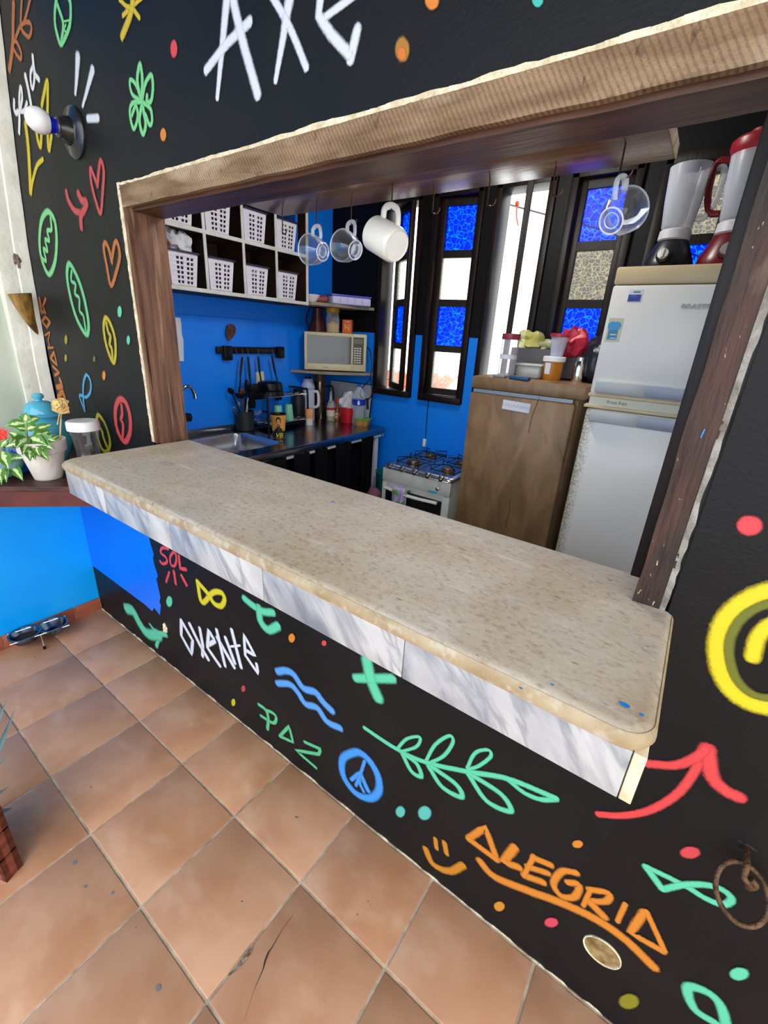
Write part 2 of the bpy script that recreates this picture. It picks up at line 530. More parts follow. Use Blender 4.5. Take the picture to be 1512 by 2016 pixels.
# ---- kitchen floor, ceiling, right wall with an unseen doorway added for daylight
bm = NB(); box(bm, (XL, 0, -0.2), (3.6, YB + 0.12, -0.0))
struct(obj('floor_kitchen', bm, MAT('kitchen_floor', hexc('#8b6a52'), 0.4, col2=hexc('#6d4f3d'), nscale=4)))
bm = NB(); box(bm, (XL, WT, ZC), (3.6, YB + 0.12, ZC + 0.1))
struct(obj('ceiling', bm, MAT('ceiling_paint', (0.30, 0.30, 0.30), 0.7, bump=0.1)))
bm = NB()
box(bm, (3.5, WT, 0), (3.6, 0.7, ZC)); box(bm, (3.5, 1.75, 0), (3.6, YB, ZC)); box(bm, (3.5, 0.7, 2.15), (3.6, 1.75, ZC))
struct(obj('wall_right', bm, m_bluek))

# ---- fill lamp added to brighten the kitchen, out of view above the header
fill_lamp = bpy.data.objects.new('added_fill_lamp', None); COL.objects.link(fill_lamp); fill_lamp.location = (1.0, 1.0, ZC)
MW['added_fill_lamp'] = Matrix.Translation((1.0, 1.0, ZC)); tag(fill_lamp, 'round white fill lamp added out of view above the kitchen floor', 'lamp')
obj('fill_lamp_base', lathe(NB(), [(0, 0), (.14, 0), (.14, -.02), (.12, -.03)], 32, XF((1.0, 1.0, ZC))), m_whitep, fill_lamp)
obj('fill_lamp_diffuser', lathe(NB(), [(.12, -.025), (.115, -.05), (.07, -.07), (0, -.075)], 32, XF((1.0, 1.0, ZC))), MAT('fill_lamp_glow', (.9, .9, .9), .4, emit=(1, .97, .92), estr=3), fill_lamp)
_l = bpy.data.lights.new('kitchen_fill_light', 'POINT'); _l.energy = 32; _l.shadow_soft_size = .12; _l.color = (1, .97, .92)
_lo = bpy.data.objects.new('kitchen_fill_light', _l); COL.objects.link(_lo); _lo.location = (1.0, 1.0, ZC - .2)

# ---- bar wall with the serving opening
bm = NB()
box(bm, (XL - .06, 0, 0), (OX0, WT, 3.4)); box(bm, (OX1, 0, 0), (5.2, WT, 3.4))
box(bm, (OX0, 0, OZ1), (OX1, WT, 3.4)); box(bm, (OX0, 0, 0), (OX1, WT, OZ0))
wall_front = struct(obj('wall_front', bm, m_black))
# blue painted patch low on the left
p = [A(u, v, y=0) for u, v in ((185, 1115), (232, 1150), (286, 1190), (300, 1203), (304, 1196), (315, 1211), (317, 1192), (314, 1185), (316, 1176), (308, 1140), (311, 1134), (304, 1112), (301, 1098), (303, 1092), (295, 1066))]
ol = [(q.x, q.z) for q in p] + [(p[-1].x - 0.004, 1.06), (p[-1].x - 0.1, 1.06), (p[-1].x - 0.1, 0.93), (XL, 0.93), (XL, p[0].z + 0.01)]
ol[0] = (XL, ol[0][1])
bm = NB(); prism(bm, ol, 'y', -0.0015, 0.001)
obj('blue_paint_patch', bm, m_blue, wall_front)
# rough mortar line along the foot of the bar wall
bm = NB()
x = XL
random.seed(3)
while x < 3.2:
    wd = random.uniform(0.03, 0.10)
    hgt = random.uniform(0.001, 0.006); dp = random.uniform(0.001, 0.005)
    prism(bm, [(x, -0.002), (x + wd, -0.002), (x + wd * 0.8, hgt), (x + wd * 0.3, hgt * random.uniform(.5, 1.3))], 'y', -dp, 0.001)
    x += wd + random.choice((0, random.uniform(0, .06), random.uniform(0.02, 0.15)))
mort = obj('mortar_line', bm, m_plaster, wall_front); mort['kind'] = 'stuff'

# ---- left wall (porch part low and blue, kitchen part blue)
bm = NB(); box(bm, (XL - 0.12, -7, 0), (XL, 0, 0.99)); box(bm, (XL - 0.12, -7, 2.75), (XL, 0, 3.4)); box(bm, (XL - .12, -7, .99), (XL, -1.75, 2.75))
wall_left = struct(obj('wall_left', bm, m_bluel))
bm = NB(); box(bm, (XL - 0.12, 0, 0), (XL, YB + 0.12, ZC + 0.1))
wall_kl = struct(obj('wall_left_kitchen', bm, m_bluek))
# ledge where the old tiling under the paint ends
bm = NB(); box(bm, (XL, WT, 0.9), (XL + 0.006, 1.30, A(450, 625, x=XL).z), bev=0.002)
obj('painted_tiling', bm, m_bluek, wall_kl)
for yy in (0.55, 0.75, 0.95, 1.15):
    pass
# baseboard of the porch left wall: separate skirting tiles
m_skirt = MAT('skirting_tile', hexc('#a85f45'), 0.45, col2=hexc('#8f4a35'), nscale=8, bump=0.1)
bm = NB(); box(bm, (XL, -7, 0), (XL + 0.004, 0, 0.075))
bb = struct(obj('baseboard_left', bm, m_plaster))
yy = -0.004
for i, ln in enumerate([0.135] + [0.33] * 12):
    b2 = NB(); box(b2, (XL + 0.002, yy - ln + 0.004, 0.0), (XL + 0.012, yy, 0.078), bev=0.002)
    obj('skirting_tile', b2, m_skirt, bb); yy -= ln

# ---- porch window on the left wall: old white post, pale shutter, sill rail
win6 = struct(obj('window_6', box(NB(), (XL - 0.10, -1.75, 0.99), (XL - 0.055, -0.1, 2.75)), m_pale))
ol = [(XL - 0.06, 0.99), (XL + 0.0, 0.99), (XL - 0.004, 1.35), (XL + 0.04, 1.92), (XL + 0.13, 2.4), (XL + 0.2, 2.75), (XL - 0.06, 2.75)]
bm = NB()
rows = []
random.seed(5)
for i in range(26):
    z = 0.99 + (2.75 - 0.99) * i / 25
    xr = XL - 0.004 if z < 1.35 else (XL - 0.004 + (z - 1.35) / 0.57 * 0.040 if z < 1.92 else (XL + 0.036 + (z - 1.92) / .48 * 0.085 if z < 2.4 else XL + 0.121 + (z - 2.4) * .2))
    xr = -.677 if z < 1.35 else (-.677 + (z - 1.35) / .57 * .058 if z < 1.92 else (-.619 + (z - 1.92) / .48 * .117 if z < 2.4 else -.502 + (z - 2.4) * .315))
    xr += random.uniform(-0.003, 0.003)
    rows.append([Vector((XL - 0.09, -0.002, z)), Vector((xr, -0.002, z)), Vector((xr, -0.012, z)), Vector((xr - 0.004, -0.05, z)), Vector((xr - 0.010, -0.055, z)), Vector((xr - 0.009, -0.06, z)), Vector((xr - 0.016, -0.115, z)), Vector((XL - 0.09, -0.12, z))])
grid(bm, rows)
obj('white_post', bm, m_white_old, win6, recalc=True)
bm = NB(); box(bm, (XL - 0.09, -1.75, 0.99), (XL - 0.01, -0.115, 1.06), bev=0.006)
obj('sill_rail', bm, m_white_old, win6)
bm = NB()
p = A(33, 508, x=XL + 0.01)
crumple(bm, p, (0.012, 0.018, 0.035), 4, 0.5, flat_base=False)
tube(bm, [p + Vector((0, 0, .03)), p + Vector((.012, 0, 0)), p + Vector((.004, 0, -.04))], 0.006)
obj('rusty_latch', bm, MAT('rust', hexc('#8d7f80'), 0.7, 0.3, col2=hexc('#5d4a48'), nscale=40, bump=0.5), win6)

# ---- back wall of the kitchen with five tall windows
WC = [-0.004, 0.4225, 0.850, 1.280, 1.715]
WHW = 0.173
WZ0, WZ1 = 1.20, 2.52
ZS = 1.645
def wall_cells():
    xs = [XL]
    for c in WC: xs += [c - WHW, c + WHW]
    xs.append(3.6)
    for i in range(len(xs) - 1):
        yield xs[i], xs[i + 1], (i % 2 == 1)
bmk, bmb = NB(), NB()
for x0, x1, win in wall_cells():
    if win:
        box(bmb, (x0, YB, 0), (x1, YB + 0.12, WZ0)); box(bmk, (x0, YB, WZ1), (x1, YB + 0.12, ZC + 0.1))
    else:
        box(bmb, (x0, YB, 0), (x1, YB + 0.12, ZS)); box(bmk, (x0, YB, ZS), (x1, YB + 0.12, ZC + 0.1))
wall_back = struct(obj('wall_back', bmk, m_blackk))
obj('blue_lower_wall', bmb, m_bluek, wall_back)

def pane_glass(name, deep, light, scale, mixd, lo=0.02, hi=0.12, stretch=(1, 1, 1)):
    m = bpy.data.materials.new(name); m.use_nodes = True
    nt = m.node_tree
    for n in list(nt.nodes):
        if n.bl_idname != 'ShaderNodeOutputMaterial': nt.nodes.remove(n)
    out = nt.nodes['Material Output']
    tc = nt.nodes.new('ShaderNodeTexCoord'); mp = nt.nodes.new('ShaderNodeMapping'); mp.inputs['Scale'].default_value = stretch
    ns = nt.nodes.new('ShaderNodeTexNoise'); ns.inputs['Scale'].default_value = 14; ns.inputs['Detail'].default_value = 2
    nt.links.new(tc.outputs['Object'], mp.inputs['Vector'])
    mxv = nt.nodes.new('ShaderNodeMix'); mxv.data_type = 'VECTOR'; mxv.inputs[0].default_value = 0.06
    nt.links.new(mp.outputs['Vector'], mxv.inputs[4]); nt.links.new(ns.outputs['Color'], mxv.inputs[5])
    nt.links.new(mp.outputs['Vector'], ns.inputs['Vector'])
    vo = nt.nodes.new('ShaderNodeTexVoronoi'); vo.feature = 'DISTANCE_TO_EDGE'; vo.inputs['Scale'].default_value = scale
    nt.links.new(mxv.outputs[1], vo.inputs['Vector'])
    rp = nt.nodes.new('ShaderNodeValToRGB')
    rp.color_ramp.elements[0].position = lo; rp.color_ramp.elements[0].color = c4(light)
    rp.color_ramp.elements[1].position = hi; rp.color_ramp.elements[1].color = c4(deep)
    nt.links.new(vo.outputs['Distance'], rp.inputs['Fac'])
    tr = nt.nodes.new('ShaderNodeBsdfTransparent'); tl = nt.nodes.new('ShaderNodeBsdfTranslucent'); gl = nt.nodes.new('ShaderNodeBsdfGlossy')
    gl.inputs['Roughness'].default_value = 0.35
    bp_ = nt.nodes.new('ShaderNodeBump'); bp_.inputs['Strength'].default_value = 0.5; bp_.inputs['Distance'].default_value = 0.004
    nt.links.new(vo.outputs['Distance'], bp_.inputs['Height']); nt.links.new(bp_.outputs['Normal'], gl.inputs['Normal'])
    nt.links.new(rp.outputs['Color'], tr.inputs['Color']); nt.links.new(rp.outputs['Color'], tl.inputs['Color'])
    m1 = nt.nodes.new('ShaderNodeMixShader'); m1.inputs[0].default_value = mixd
    nt.links.new(tr.outputs[0], m1.inputs[1]); nt.links.new(tl.outputs[0], m1.inputs[2])
    m2 = nt.nodes.new('ShaderNodeMixShader'); m2.inputs[0].default_value = 0.015
    nt.links.new(m1.outputs[0], m2.inputs[1]); nt.links.new(gl.outputs[0], m2.inputs[2])
    nt.links.new(m2.outputs[0], out.inputs['Surface'])
    return m
g_blue = pane_glass('blue_glass', (0.0, 0.085, 0.62), (0.03, 0.36, 0.80), 34, 0.06, lo=.0, hi=.09, stretch=(1, .04, 1))
g_clear2 = pane_glass('clear_textured_glass', (0.25, 0.245, 0.23), (0.42, 0.39, 0.31), 55, 0.03, stretch=(1, .04, 1))
g_clear = pane_glass('clear_glass', (0.78, 0.76, 0.72), (0.98, 0.96, 0.86), 60, 0.15)

SW, SH = 0.272, 1.235       # sash
def make_window(n, cx, angle, panes, dz=0.0):
    fr = NB()
    y0, y1 = YB - 0.028, YB + 0.12
    wv = 0.036
    box(fr, (cx - WHW - 0.004, y0, WZ0), (cx - WHW + wv, y1, WZ1), bev=0.003)
    fw = struct(obj('window_%d' % n, fr, m_darkwood))
    for nm, lo, hi in (('frame_stile', (cx + WHW - wv, y0, WZ0), (cx + WHW + 0.004, y1, WZ1)),
                       ('frame_sill', (cx - WHW, y0 - 0.01, WZ0 - 0.005), (cx + WHW, y1, WZ0 + 0.04)),
                       ('frame_head', (cx - WHW, y0, WZ1 - 0.045), (cx + WHW, y1, WZ1 + 0.005))):
        obj(nm, box(NB(), lo, hi, bev=0.003), m_darkwood, fw)
    M = XF((cx, YB + 0.045, WZ0 + 0.043 + dz), angle)
    s = NB()
    z = 0.0
    pw = 0.198
    st = (SW - pw) / 2
    box(s, (-SW / 2, -0.016, 0), (-SW / 2 + st, 0.016, SH), M, bev=0.002)
    box(s, (SW / 2 - st, -0.016, 0), (SW / 2, 0.016, SH), M, bev=0.002)
    k = len(panes)
    ph = (SH - 0.045 * (k + 1)) / k
    z = 0.0
    for i in range(k + 1):
        box(s, (-SW / 2 + st, -0.0155, z), (SW / 2 - st, 0.0155, z + 0.045), M)
        z += 0.045 + ph
    sash = obj('sash', s, m_darkwood, fw)
    z = 0.045
    for i, col in enumerate(panes):
        g = NB(); box(g, (-pw / 2, -0.003, z), (pw / 2, 0.003, z + ph), M)
        obj('pane', g, g_blue if col == 'b' else (g_clear2 if n > 3 else g_clear), sash)
        z += 0.045 + ph
    return fw
make_window(1, WC[0], math.radians(-36), 'cbcb')
make_window(2, WC[1], math.radians(10), 'cbcb')
make_window(3, WC[2], math.radians(111), 'cbcb')
make_window(4, WC[3], math.radians(0), 'cbcb')
make_window(5, WC[4], math.radians(0), 'bcbc')

# ---- wooden lining of the serving opening
random.seed(9)
def rough_board(bm, lo, hi, ax, n=40, amp=0.003, seed=0):
    """board whose long edges wander a little"""
    rows = []
    oth = [i for i in range(3) if i != ax]
    for i in range(n + 1):
        t = lo[ax] + (hi[ax] - lo[ax]) * i / n
        row = []
        for a, b in ((0, 0), (1, 0), (1, 1), (0, 1)):
            p = [0, 0, 0]; p[ax] = t
            p[oth[0]] = (lo, hi)[a][oth[0]] + amp * noise.noise(Vector((t * 9, a * 3 + seed, b * 5)))
            p[oth[1]] = (lo, hi)[b][oth[1]] + amp * noise.noise(Vector((t * 9, a * 3 + 7 + seed, b * 5)))
            row.append(Vector(p))
        rows.append(row)
    vs = grid(bm, rows, closed_u=True)
    bm.faces.new(vs[0]); bm.faces.new(list(reversed(vs[-1])))
    return bm
trim1 = struct(obj('trim_1', rough_board(NB(), (OX0 + 0.008, -0.004, 1.975), (OX1, 0.12, OZ1 - 0.008), 0, 60, 0.0025), m_beam))
# left post: outer strip and deep board
trim2 = struct(obj('trim_2', rough_board(NB(), (OX0 + 0.010, -0.003, H - 0.002), (OX0 + 0.034, 0.03, 1.98), 2, 40, 0.002), m_wood))
obj('deep_board', rough_board(NB(), (OX0 + 0.018, 0.008, H - 0.002), (OX0 + 0.046, 0.066, 1.978), 2, 40, 0.002, 3), m_wood, trim2)
obj('back_board', rough_board(NB(), (OX0 + 0.022, 0.064, H - 0.002), (OX0 + 0.042, 0.122, 1.976), 2, 40, 0.002, 5), m_wood, trim2)
# right post
trim3 = struct(obj('trim_3', rough_board(NB(), (1.951, -0.004, H - 0.002), (1.996, 0.06, 1.98), 2, 40, 0.003, 8), m_woodr))
obj('stop_slat', box(NB(), (1.934, 0.035, H + 0.03), (1.975, 0.11, 1.978), bev=0.002), m_darkwood, trim3)
# under-header boards: dark and worn
obj('soffit_board', rough_board(NB(), (OX0 + 0.02, 0.012, 1.964), (OX1 - 0.01, 0.118, 1.982), 0, 40, 0.002, 2), MAT('soffit_wood', hexc('#5a3824'), 0.4, col2=hexc('#38200f'), spec=.3, nscale=6, stretch=(0.5, 6, 6), bump=0.1), trim1)
# cream plaster lip round the opening
def lip(bm, pts, wmin, wmax, out, seed):
    random.seed(seed)
    n = len(pts)
    for i in range(n - 1):
        a, b = pts[i], pts[i + 1]
        d = (b - a).normalized(); nv = Vector((d.z, 0, -d.x))
        w1, w2 = [wmin + (wmax - wmin) * (0.5 + 0.5 * noise.noise(Vector((p_.x * 11, p_.z * 11, seed)))) + random.uniform(-.0012, .0012) for p_ in (a, b)]
        if i: w1 = lastw
        lastw = w2
        q = [a, b, b + nv * w2, a + nv * w1]
        f = [bm.verts.new((p.x, -out - random.uniform(0, .002), p.z)) for p in q]; g = [bm.verts.new((p.x, 0.01, p.z)) for p in q]
        bm.faces.new(f); 
        for k in range(4): bm.faces.new((f[k], f[(k + 1) % 4], g[(k + 1) % 4], g[k]))
def seq(a, b, n):
    return [a.lerp(b, i / n) for i in range(n + 1)]
bm = NB(); lip(bm, seq(Vector((OX0 + 0.013, 0, H)), Vector((OX0 + 0.013, 0, OZ1)), 50), -0.020, -0.014, 0.004, 1)
trim4 = struct(obj('trim_4', bm, m_plaster))
bm = NB(); lip(bm, seq(Vector((OX0, 0, OZ1 - 0.010)), Vector((OX1, 0, OZ1 - 0.010)), 90), -0.013, -0.004, 0.004, 2)
obj('header_lip', bm, m_plaster, trim4)
bm = NB(); lip(bm, seq(Vector((1.994, 0, H)), Vector((1.994, 0, OZ1)), 60), 0.006, 0.013, 0.004, 3)
obj('right_lip', bm, m_plaster_g, trim4)

bm = NB()
for u0, v0, u1, v1 in ((1380, 862, 1388, 845), (1463, 860, 1466, 853)):
    a_, b_ = A(u0, v0, y=-.0075), A(u1, v1, y=-.0075); d_ = (b_ - a_).normalized(); n_ = Vector((d_.z, 0, -d_.x)) * .0012
    if u0 < 1400:
        bm.faces.new([bm.verts.new(q_) for q_ in (a_ + n_ * .3, b_ + n_ * .4, b_ - n_, a_ - n_)])
obj('blue_scratch', bm, MAT('blue_scratch_paint', hexc('#2f86d0'), .5), trim3)
# ================================================================== spray painted marks on the bar wall
PAINT = {}
def spray(name, hexcol):
    if hexcol in PAINT: return PAINT[hexcol]
    m = bpy.data.materials.new('spray_' + name); m.use_nodes = True
    nt = m.node_tree; b = nt.nodes['Principled BSDF']
    b.inputs['Base Color'].default_value = c4([v * 0.80 for v in hexc(hexcol)]); b.inputs['Roughness'].default_value = 0.5
    at = nt.nodes.new('ShaderNodeAttribute'); at.attribute_name = 'cover'
    ns = nt.nodes.new('ShaderNodeTexNoise'); ns.inputs['Scale'].default_value = 260
    tc = nt.nodes.new('ShaderNodeTexCoord'); nt.links.new(tc.outputs['Object'], ns.inputs['Vector'])
    ma = nt.nodes.new('ShaderNodeMath'); ma.operation = 'MULTIPLY_ADD'; ma.inputs[1].default_value = 0.4; ma.inputs[2].default_value = -0.2
    nt.links.new(ns.outputs['Fac'], ma.inputs[0])
    ad = nt.nodes.new('ShaderNodeMath'); ad.operation = 'ADD'
    nt.links.new(at.outputs['Fac'], ad.inputs[0]); nt.links.new(ma.outputs[0], ad.inputs[1])
    mr = nt.nodes.new('ShaderNodeMapRange'); mr.interpolation_type = 'SMOOTHSTEP'
    mr.inputs['From Min'].default_value = 0.08; mr.inputs['From Max'].default_value = 0.78; mr.inputs['To Max'].default_value = 0.93
    nt.links.new(ad.outputs[0], mr.inputs['Value']); nt.links.new(mr.outputs['Result'], b.inputs['Alpha'])
    PAINT[hexcol] = m
    return m
FR = {'A': (0, 0, .33069), 'B': (0, 400, .27285), 'T': (0, 0, .14881), 'X': (300, 0, .39683), 'E': (180, 1040, .38360), 'F': (640, 1280, .46296),
      'G': (1100, 1100, .45425), 'J': (0, 760, .21825), 'K': (0, 440, .22825), 'R': (1000, 560, .33862), 'Y': (900, 0, .40476)}
_layer = [0]
def wall_pt(fr, p):
    ox, oy, s = FR[fr]
    q = A(ox + p[0] * s, oy + p[1] * s, y=0.0)
    return Vector((q.x, q.z))
def mark(name, fr, col, strokes=(), dots=(), n=6):
    """strokes: (width, points[, flags]); dots: (cx, cy, rx, ry), all traced on the wall"""
    _layer[0] += 1
    y0 = -0.0016 - 0.00012 * (_layer[0] % 6)
    bm = NB(); lay = bm.verts.layers.float.new('cover')
    s = FR[fr][2]
    for st in strokes:
        wpx, pts = st[0], st[1]; fl = st[2] if len(st) > 2 else ''
        closed = 'c' in fl
        px = [Vector((p[0], p[1])) for p in pts]
        px = spline([(p.x, p.y, 0) for p in px], n, closed) if 'l' not in fl else sum([[Vector((a.x, a.y, 0)).lerp(Vector((b.x, b.y, 0)), k / 4) for k in range(4)] for a, b in zip(px, px[1:])], []) + [Vector((px[-1].x, px[-1].y, 0))]
        # world width of the stroke: mean over the trace
        ws = []
        for i in range(len(px) - 1):
            d = (px[i + 1] - px[i]); d = Vector((d.x, d.y))
            if d.length < 1e-6: continue
            nn = Vector((-d.y, d.x)).normalized()
            a = wall_pt(fr, Vector((px[i].x, px[i].y)) + nn * wpx / 2); b = wall_pt(fr, Vector((px[i].x, px[i].y)) - nn * wpx / 2)
            t = (wall_pt(fr, px[i + 1]) - wall_pt(fr, px[i])).normalized()
            ws.append(abs((a - b).x * -t.y + (a - b).y * t.x))
        ws.sort(); wd = ws[len(ws) // 2] * 0.9
        W = [wall_pt(fr, p) for p in px]
        # drop near-duplicates
        Q = [W[0]]
        for p_ in W[1:]:
            if (p_ - Q[-1]).length > wd * 0.12: Q.append(p_)
        W = Q
        m = len(W)
        if m < 2: continue
        rows = []
        cols = ((-0.78, 0.0), (-0.40, 0.62), (0.0, 1.0), (0.40, 0.62), (0.78, 0.0))
        tot = m
        for i in range(m):
            a = W[(i - 1) % m] if (closed or i) else W[i]; b = W[(i + 1) % m] if (closed or i < m - 1) else W[i]
            t = (b - a).normalized(); nn = Vector((-t.y, t.x))
            k = 1.0
            f = i / (m - 1)
            if 't' in fl: k = 0.45 + 0.55 * (1 - f)      # tapers to its end
            if 's' in fl: k = 0.45 + 0.55 * f             # tapers to its start
            if 'b' in fl: k = 0.4 + 0.6 * math.sin(math.pi * f)
            rows.append((W[i], t, nn, k))
        out = []
        if not closed:
            p_, t, nn, k = rows[0]; out.append([(p_ - t * wd * 0.6 * k + nn * wd * c * 0.45 * k, 0.0) for c, _ in cols])
            out.append([(p_ - t * wd * 0.3 * k + nn * wd * c * 0.85 * k, al * 0.75) for c, al in cols])
        for p_, t, nn, k in rows:
            out.append([(p_ + nn * wd * c * k, al) for c, al in cols])
        if not closed:
            p_, t, nn, k = rows[-1]; out.append([(p_ + t * wd * 0.3 * k + nn * wd * c * 0.85 * k, al * 0.75) for c, al in cols])
            out.append([(p_ + t * wd * 0.6 * k + nn * wd * c * 0.45 * k, 0.0) for c, _ in cols])
        vs = []
        for j, r in enumerate(out):
            rr = []
            for q, al in r:
                v = bm.verts.new((q.x, y0 - 0.00002 * (j % 9), q.y)); v[lay] = al; rr.append(v)
            vs.append(rr)
        if closed: vs.append(vs[0])
        for a, b in zip(vs, vs[1:]):
            for i in range(4):
                try: bm.faces.new((a[i], a[i + 1], b[i + 1], b[i]))
                except ValueError: pass
    for cx, cy, rx, ry in dots:
        c = wall_pt(fr, (cx, cy)); v0 = bm.verts.new((c.x, y0, c.y)); v0[lay] = 1.0
        prev = None; rings = []
        for k, al in ((0.75, 0.95), (1.0, 0.45), (1.25, 0.0)):
            ring = []
            for i in range(20):
                t = 2 * math.pi * i / 20
                q = wall_pt(fr, (cx + rx * k * math.cos(t), cy + ry * k * math.sin(t)))
                v = bm.verts.new((q.x, y0, q.y)); v[lay] = al; ring.append(v)
            rings.append(ring)
        for i in range(20):
            bm.faces.new((v0, rings[0][(i + 1) % 20], rings[0][i]))
            for a, b in zip(rings, rings[1:]):
                bm.faces.new((a[i], a[(i + 1) % 20], b[(i + 1) % 20], b[i]))
    return obj(name, bm, spray(name, col), wall_front, recalc=False)

WHT, YEL, GRN, TEA, ORA, RED, BLU = '#eef0f6', '#d8c51f', '#7fd98f', '#62d6ac', '#e08a2c', '#e0484e', '#4aa8f0'
ORD, REDD = '#b96c30', '#c4474d'  # left marks are darker: the dimmer light there is put into their colour
mark('painted_squiggle', 'T', '#b4662f', [(42, [(188, 40), (182, 300), (178, 560), (155, 780), (130, 930)]), (36, [(178, 580), (215, 545), (260, 620), (290, 720), (280, 785), (235, 735), (185, 650)]),
     (40, [(300, -40), (285, 200), (285, 330), (330, 302), (395, 300), (425, 370), (410, 460), (380, 490), (310, 420), (275, 360), (215, 500)]), (34, [(410, -20), (370, 150), (330, 290)])])
mark('painted_peace_sign', 'T', GRN, [(40, [(770, -60), (738, 120), (735, 300), (765, 460), (815, 590), (885, 470), (930, 340), (945, 180), (935, 20), (880, -70), (820, -90)], 'c'), (34, [(765, 60), (805, 170), (842, 300), (840, 420), (820, 540)]), (32, [(838, 290), (935, 272)]), (26, [(852, 395), (892, 440)]), (26, [(880, 330), (850, 400)])])
mark('painted_star', 'A', '#d9bd22', [(30, [(800, -30), (780, 90), (730, 222)]), (26, [(715, 0), (775, 45), (850, -10)]), (28, [(735, 95), (788, 55), (835, 110)])])
mark('painted_dot', 'A', RED, dots=[(1040, 293, 20, 52)])
mark('painted_flower', 'A', GRN, [(17, [(845, 605), (822, 480), (838, 385), (852, 480), (845, 600)]), (17, [(845, 605), (790, 560), (778, 480), (810, 500), (845, 590)]), (17, [(850, 600), (870, 500), (905, 450), (915, 520), (905, 600), (880, 610), (880, 570)]),
     (17, [(845, 605), (790, 620), (778, 680), (800, 770), (825, 700), (815, 630), (800, 660), (790, 690)]), (17, [(850, 620), (835, 720), (855, 800), (872, 740), (855, 640)]), (17, [(855, 610), (900, 650), (910, 720), (895, 745), (870, 680)])])
mark('painted_dot', 'A', ORA, dots=[(975, 803, 17, 38)])
mark('painted_dashes', 'A', '#dfe6ee', [(30, [(467, 338), (461, 450), (452, 560)], 't'), (32, [(555, 415), (527, 520), (495, 635)], 't'), (52, [(525, 708), (588, 704)], 'l')])
mark('painted_word_seja', 'T', WHT, [(30, [(195, 1330), (195, 1440), (220, 1500), (250, 1480), (265, 1560), (260, 1760)]), (30, [(270, 1490), (262, 1350), (272, 1190), (288, 1165), (302, 1280), (285, 1400), (280, 1470), (330, 1465), (365, 1360)]),
     (32, [(342, 1000), (385, 1200), (425, 1430)]), (30, [(440, 745), (456, 900), (475, 985), (525, 1060)]), (28, [(443, 880), (412, 980), (418, 1110), (440, 1175), (460, 1080), (462, 960)], '')])
mark('painted_word_luz', 'T', YEL, [(38, [(560, 1400), (600, 1200), (625, 1095), (640, 1120), (638, 1500), (640, 1800), (655, 1990), (690, 1790)]), (36, [(488, 1740), (515, 1880), (545, 1935), (557, 1760)]),
     (40, [(345, 1640), (378, 1900), (400, 2250), (412, 2550)]), (38, [(412, 2560), (445, 2370), (500, 2190), (575, 2110)])])
mark('painted_arrow', 'A', REDD, [(22, [(398, 1140), (412, 1195), (450, 1255), (495, 1270)]), (30, [(468, 1150), (492, 1195), (520, 1205), (505, 1250), (485, 1290), (488, 1358)])])
mark('painted_heart', 'A', REDD, [(16, [(585, 1110), (560, 1040), (543, 1005), (548, 1090), (575, 1200), (603, 1270), (615, 1150), (622, 1020), (603, 958), (590, 1040), (585, 1105)])])
mark('painted_coffee_bean', 'B', GRN, [(21, [(350, 62), (305, 120), (288, 260), (303, 400), (355, 515), (398, 430), (412, 280), (398, 130)], 'c'), (16, [(368, 105), (375, 190), (345, 200), (358, 270), (330, 265), (345, 345), (318, 330), (335, 415), (305, 395)])])
mark('painted_coffee_bean', 'B', '#6fd091', [(19, [(505, 438), (487, 520), (512, 680), (560, 840), (625, 948), (643, 880), (618, 720), (572, 560)], 'c'), (14, [(520, 490), (518, 560), (548, 585), (545, 655), (575, 685), (578, 775), (605, 815), (622, 915)])])
mark('painted_heart', 'B', ORD, [(21, [(812, 428), (790, 335), (765, 287), (752, 325), (772, 440), (805, 595), (848, 480), (868, 380), (852, 288), (832, 290), (812, 400)], '')])
mark('painted_dot', 'B', TEA, dots=[(867, 783, 15, 40)])
mark('painted_dot', 'B', TEA, dots=[(930, 988, 12, 32)])
mark('painted_dot', 'B', '#a89a2a', dots=[(480, 985, 10, 33)])
mark('painted_dot', 'B', '#a89a2a', dots=[(477, 1118, 9, 27)])
mark('painted_dot', 'B', '#7e6a35', dots=[(683, 1123, 8, 22)])
mark('painted_dot', 'B', ORA, dots=[(753, 1243, 12, 33)])
mark('painted_coffee_bean', 'B', '#c0b126', [(18, [(765, 828), (752, 900), (772, 1030), (820, 1152), (838, 1080), (830, 960), (798, 865)], 'c'), (16, [(770, 862), (785, 930), (800, 960), (795, 1020), (810, 1050), (815, 1130)])])
mark('painted_ribbon', 'B', '#4fa6dd', [(13, [(615, 1500), (578, 1390), (625, 1400), (655, 1360), (658, 1290), (628, 1238), (606, 1300), (604, 1400), (615, 1498)])])
mark('painted_coffee_bean', 'B', REDD, [(26, [(868, 1415), (838, 1480), (842, 1600), (875, 1690), (912, 1718), (942, 1650), (942, 1540), (912, 1440)], 'c'), (18, [(880, 1455), (886, 1520), (876, 1560), (892, 1600), (888, 1700)])])
mark('painted_coffee_bean', 'J', '#b9b123', [(22, [(890, 262), (955, 350), (995, 500), (975, 585), (930, 575), (890, 480), (872, 360)], 'c'), (19, [(890, 350), (925, 410), (935, 460), (975, 560)])])
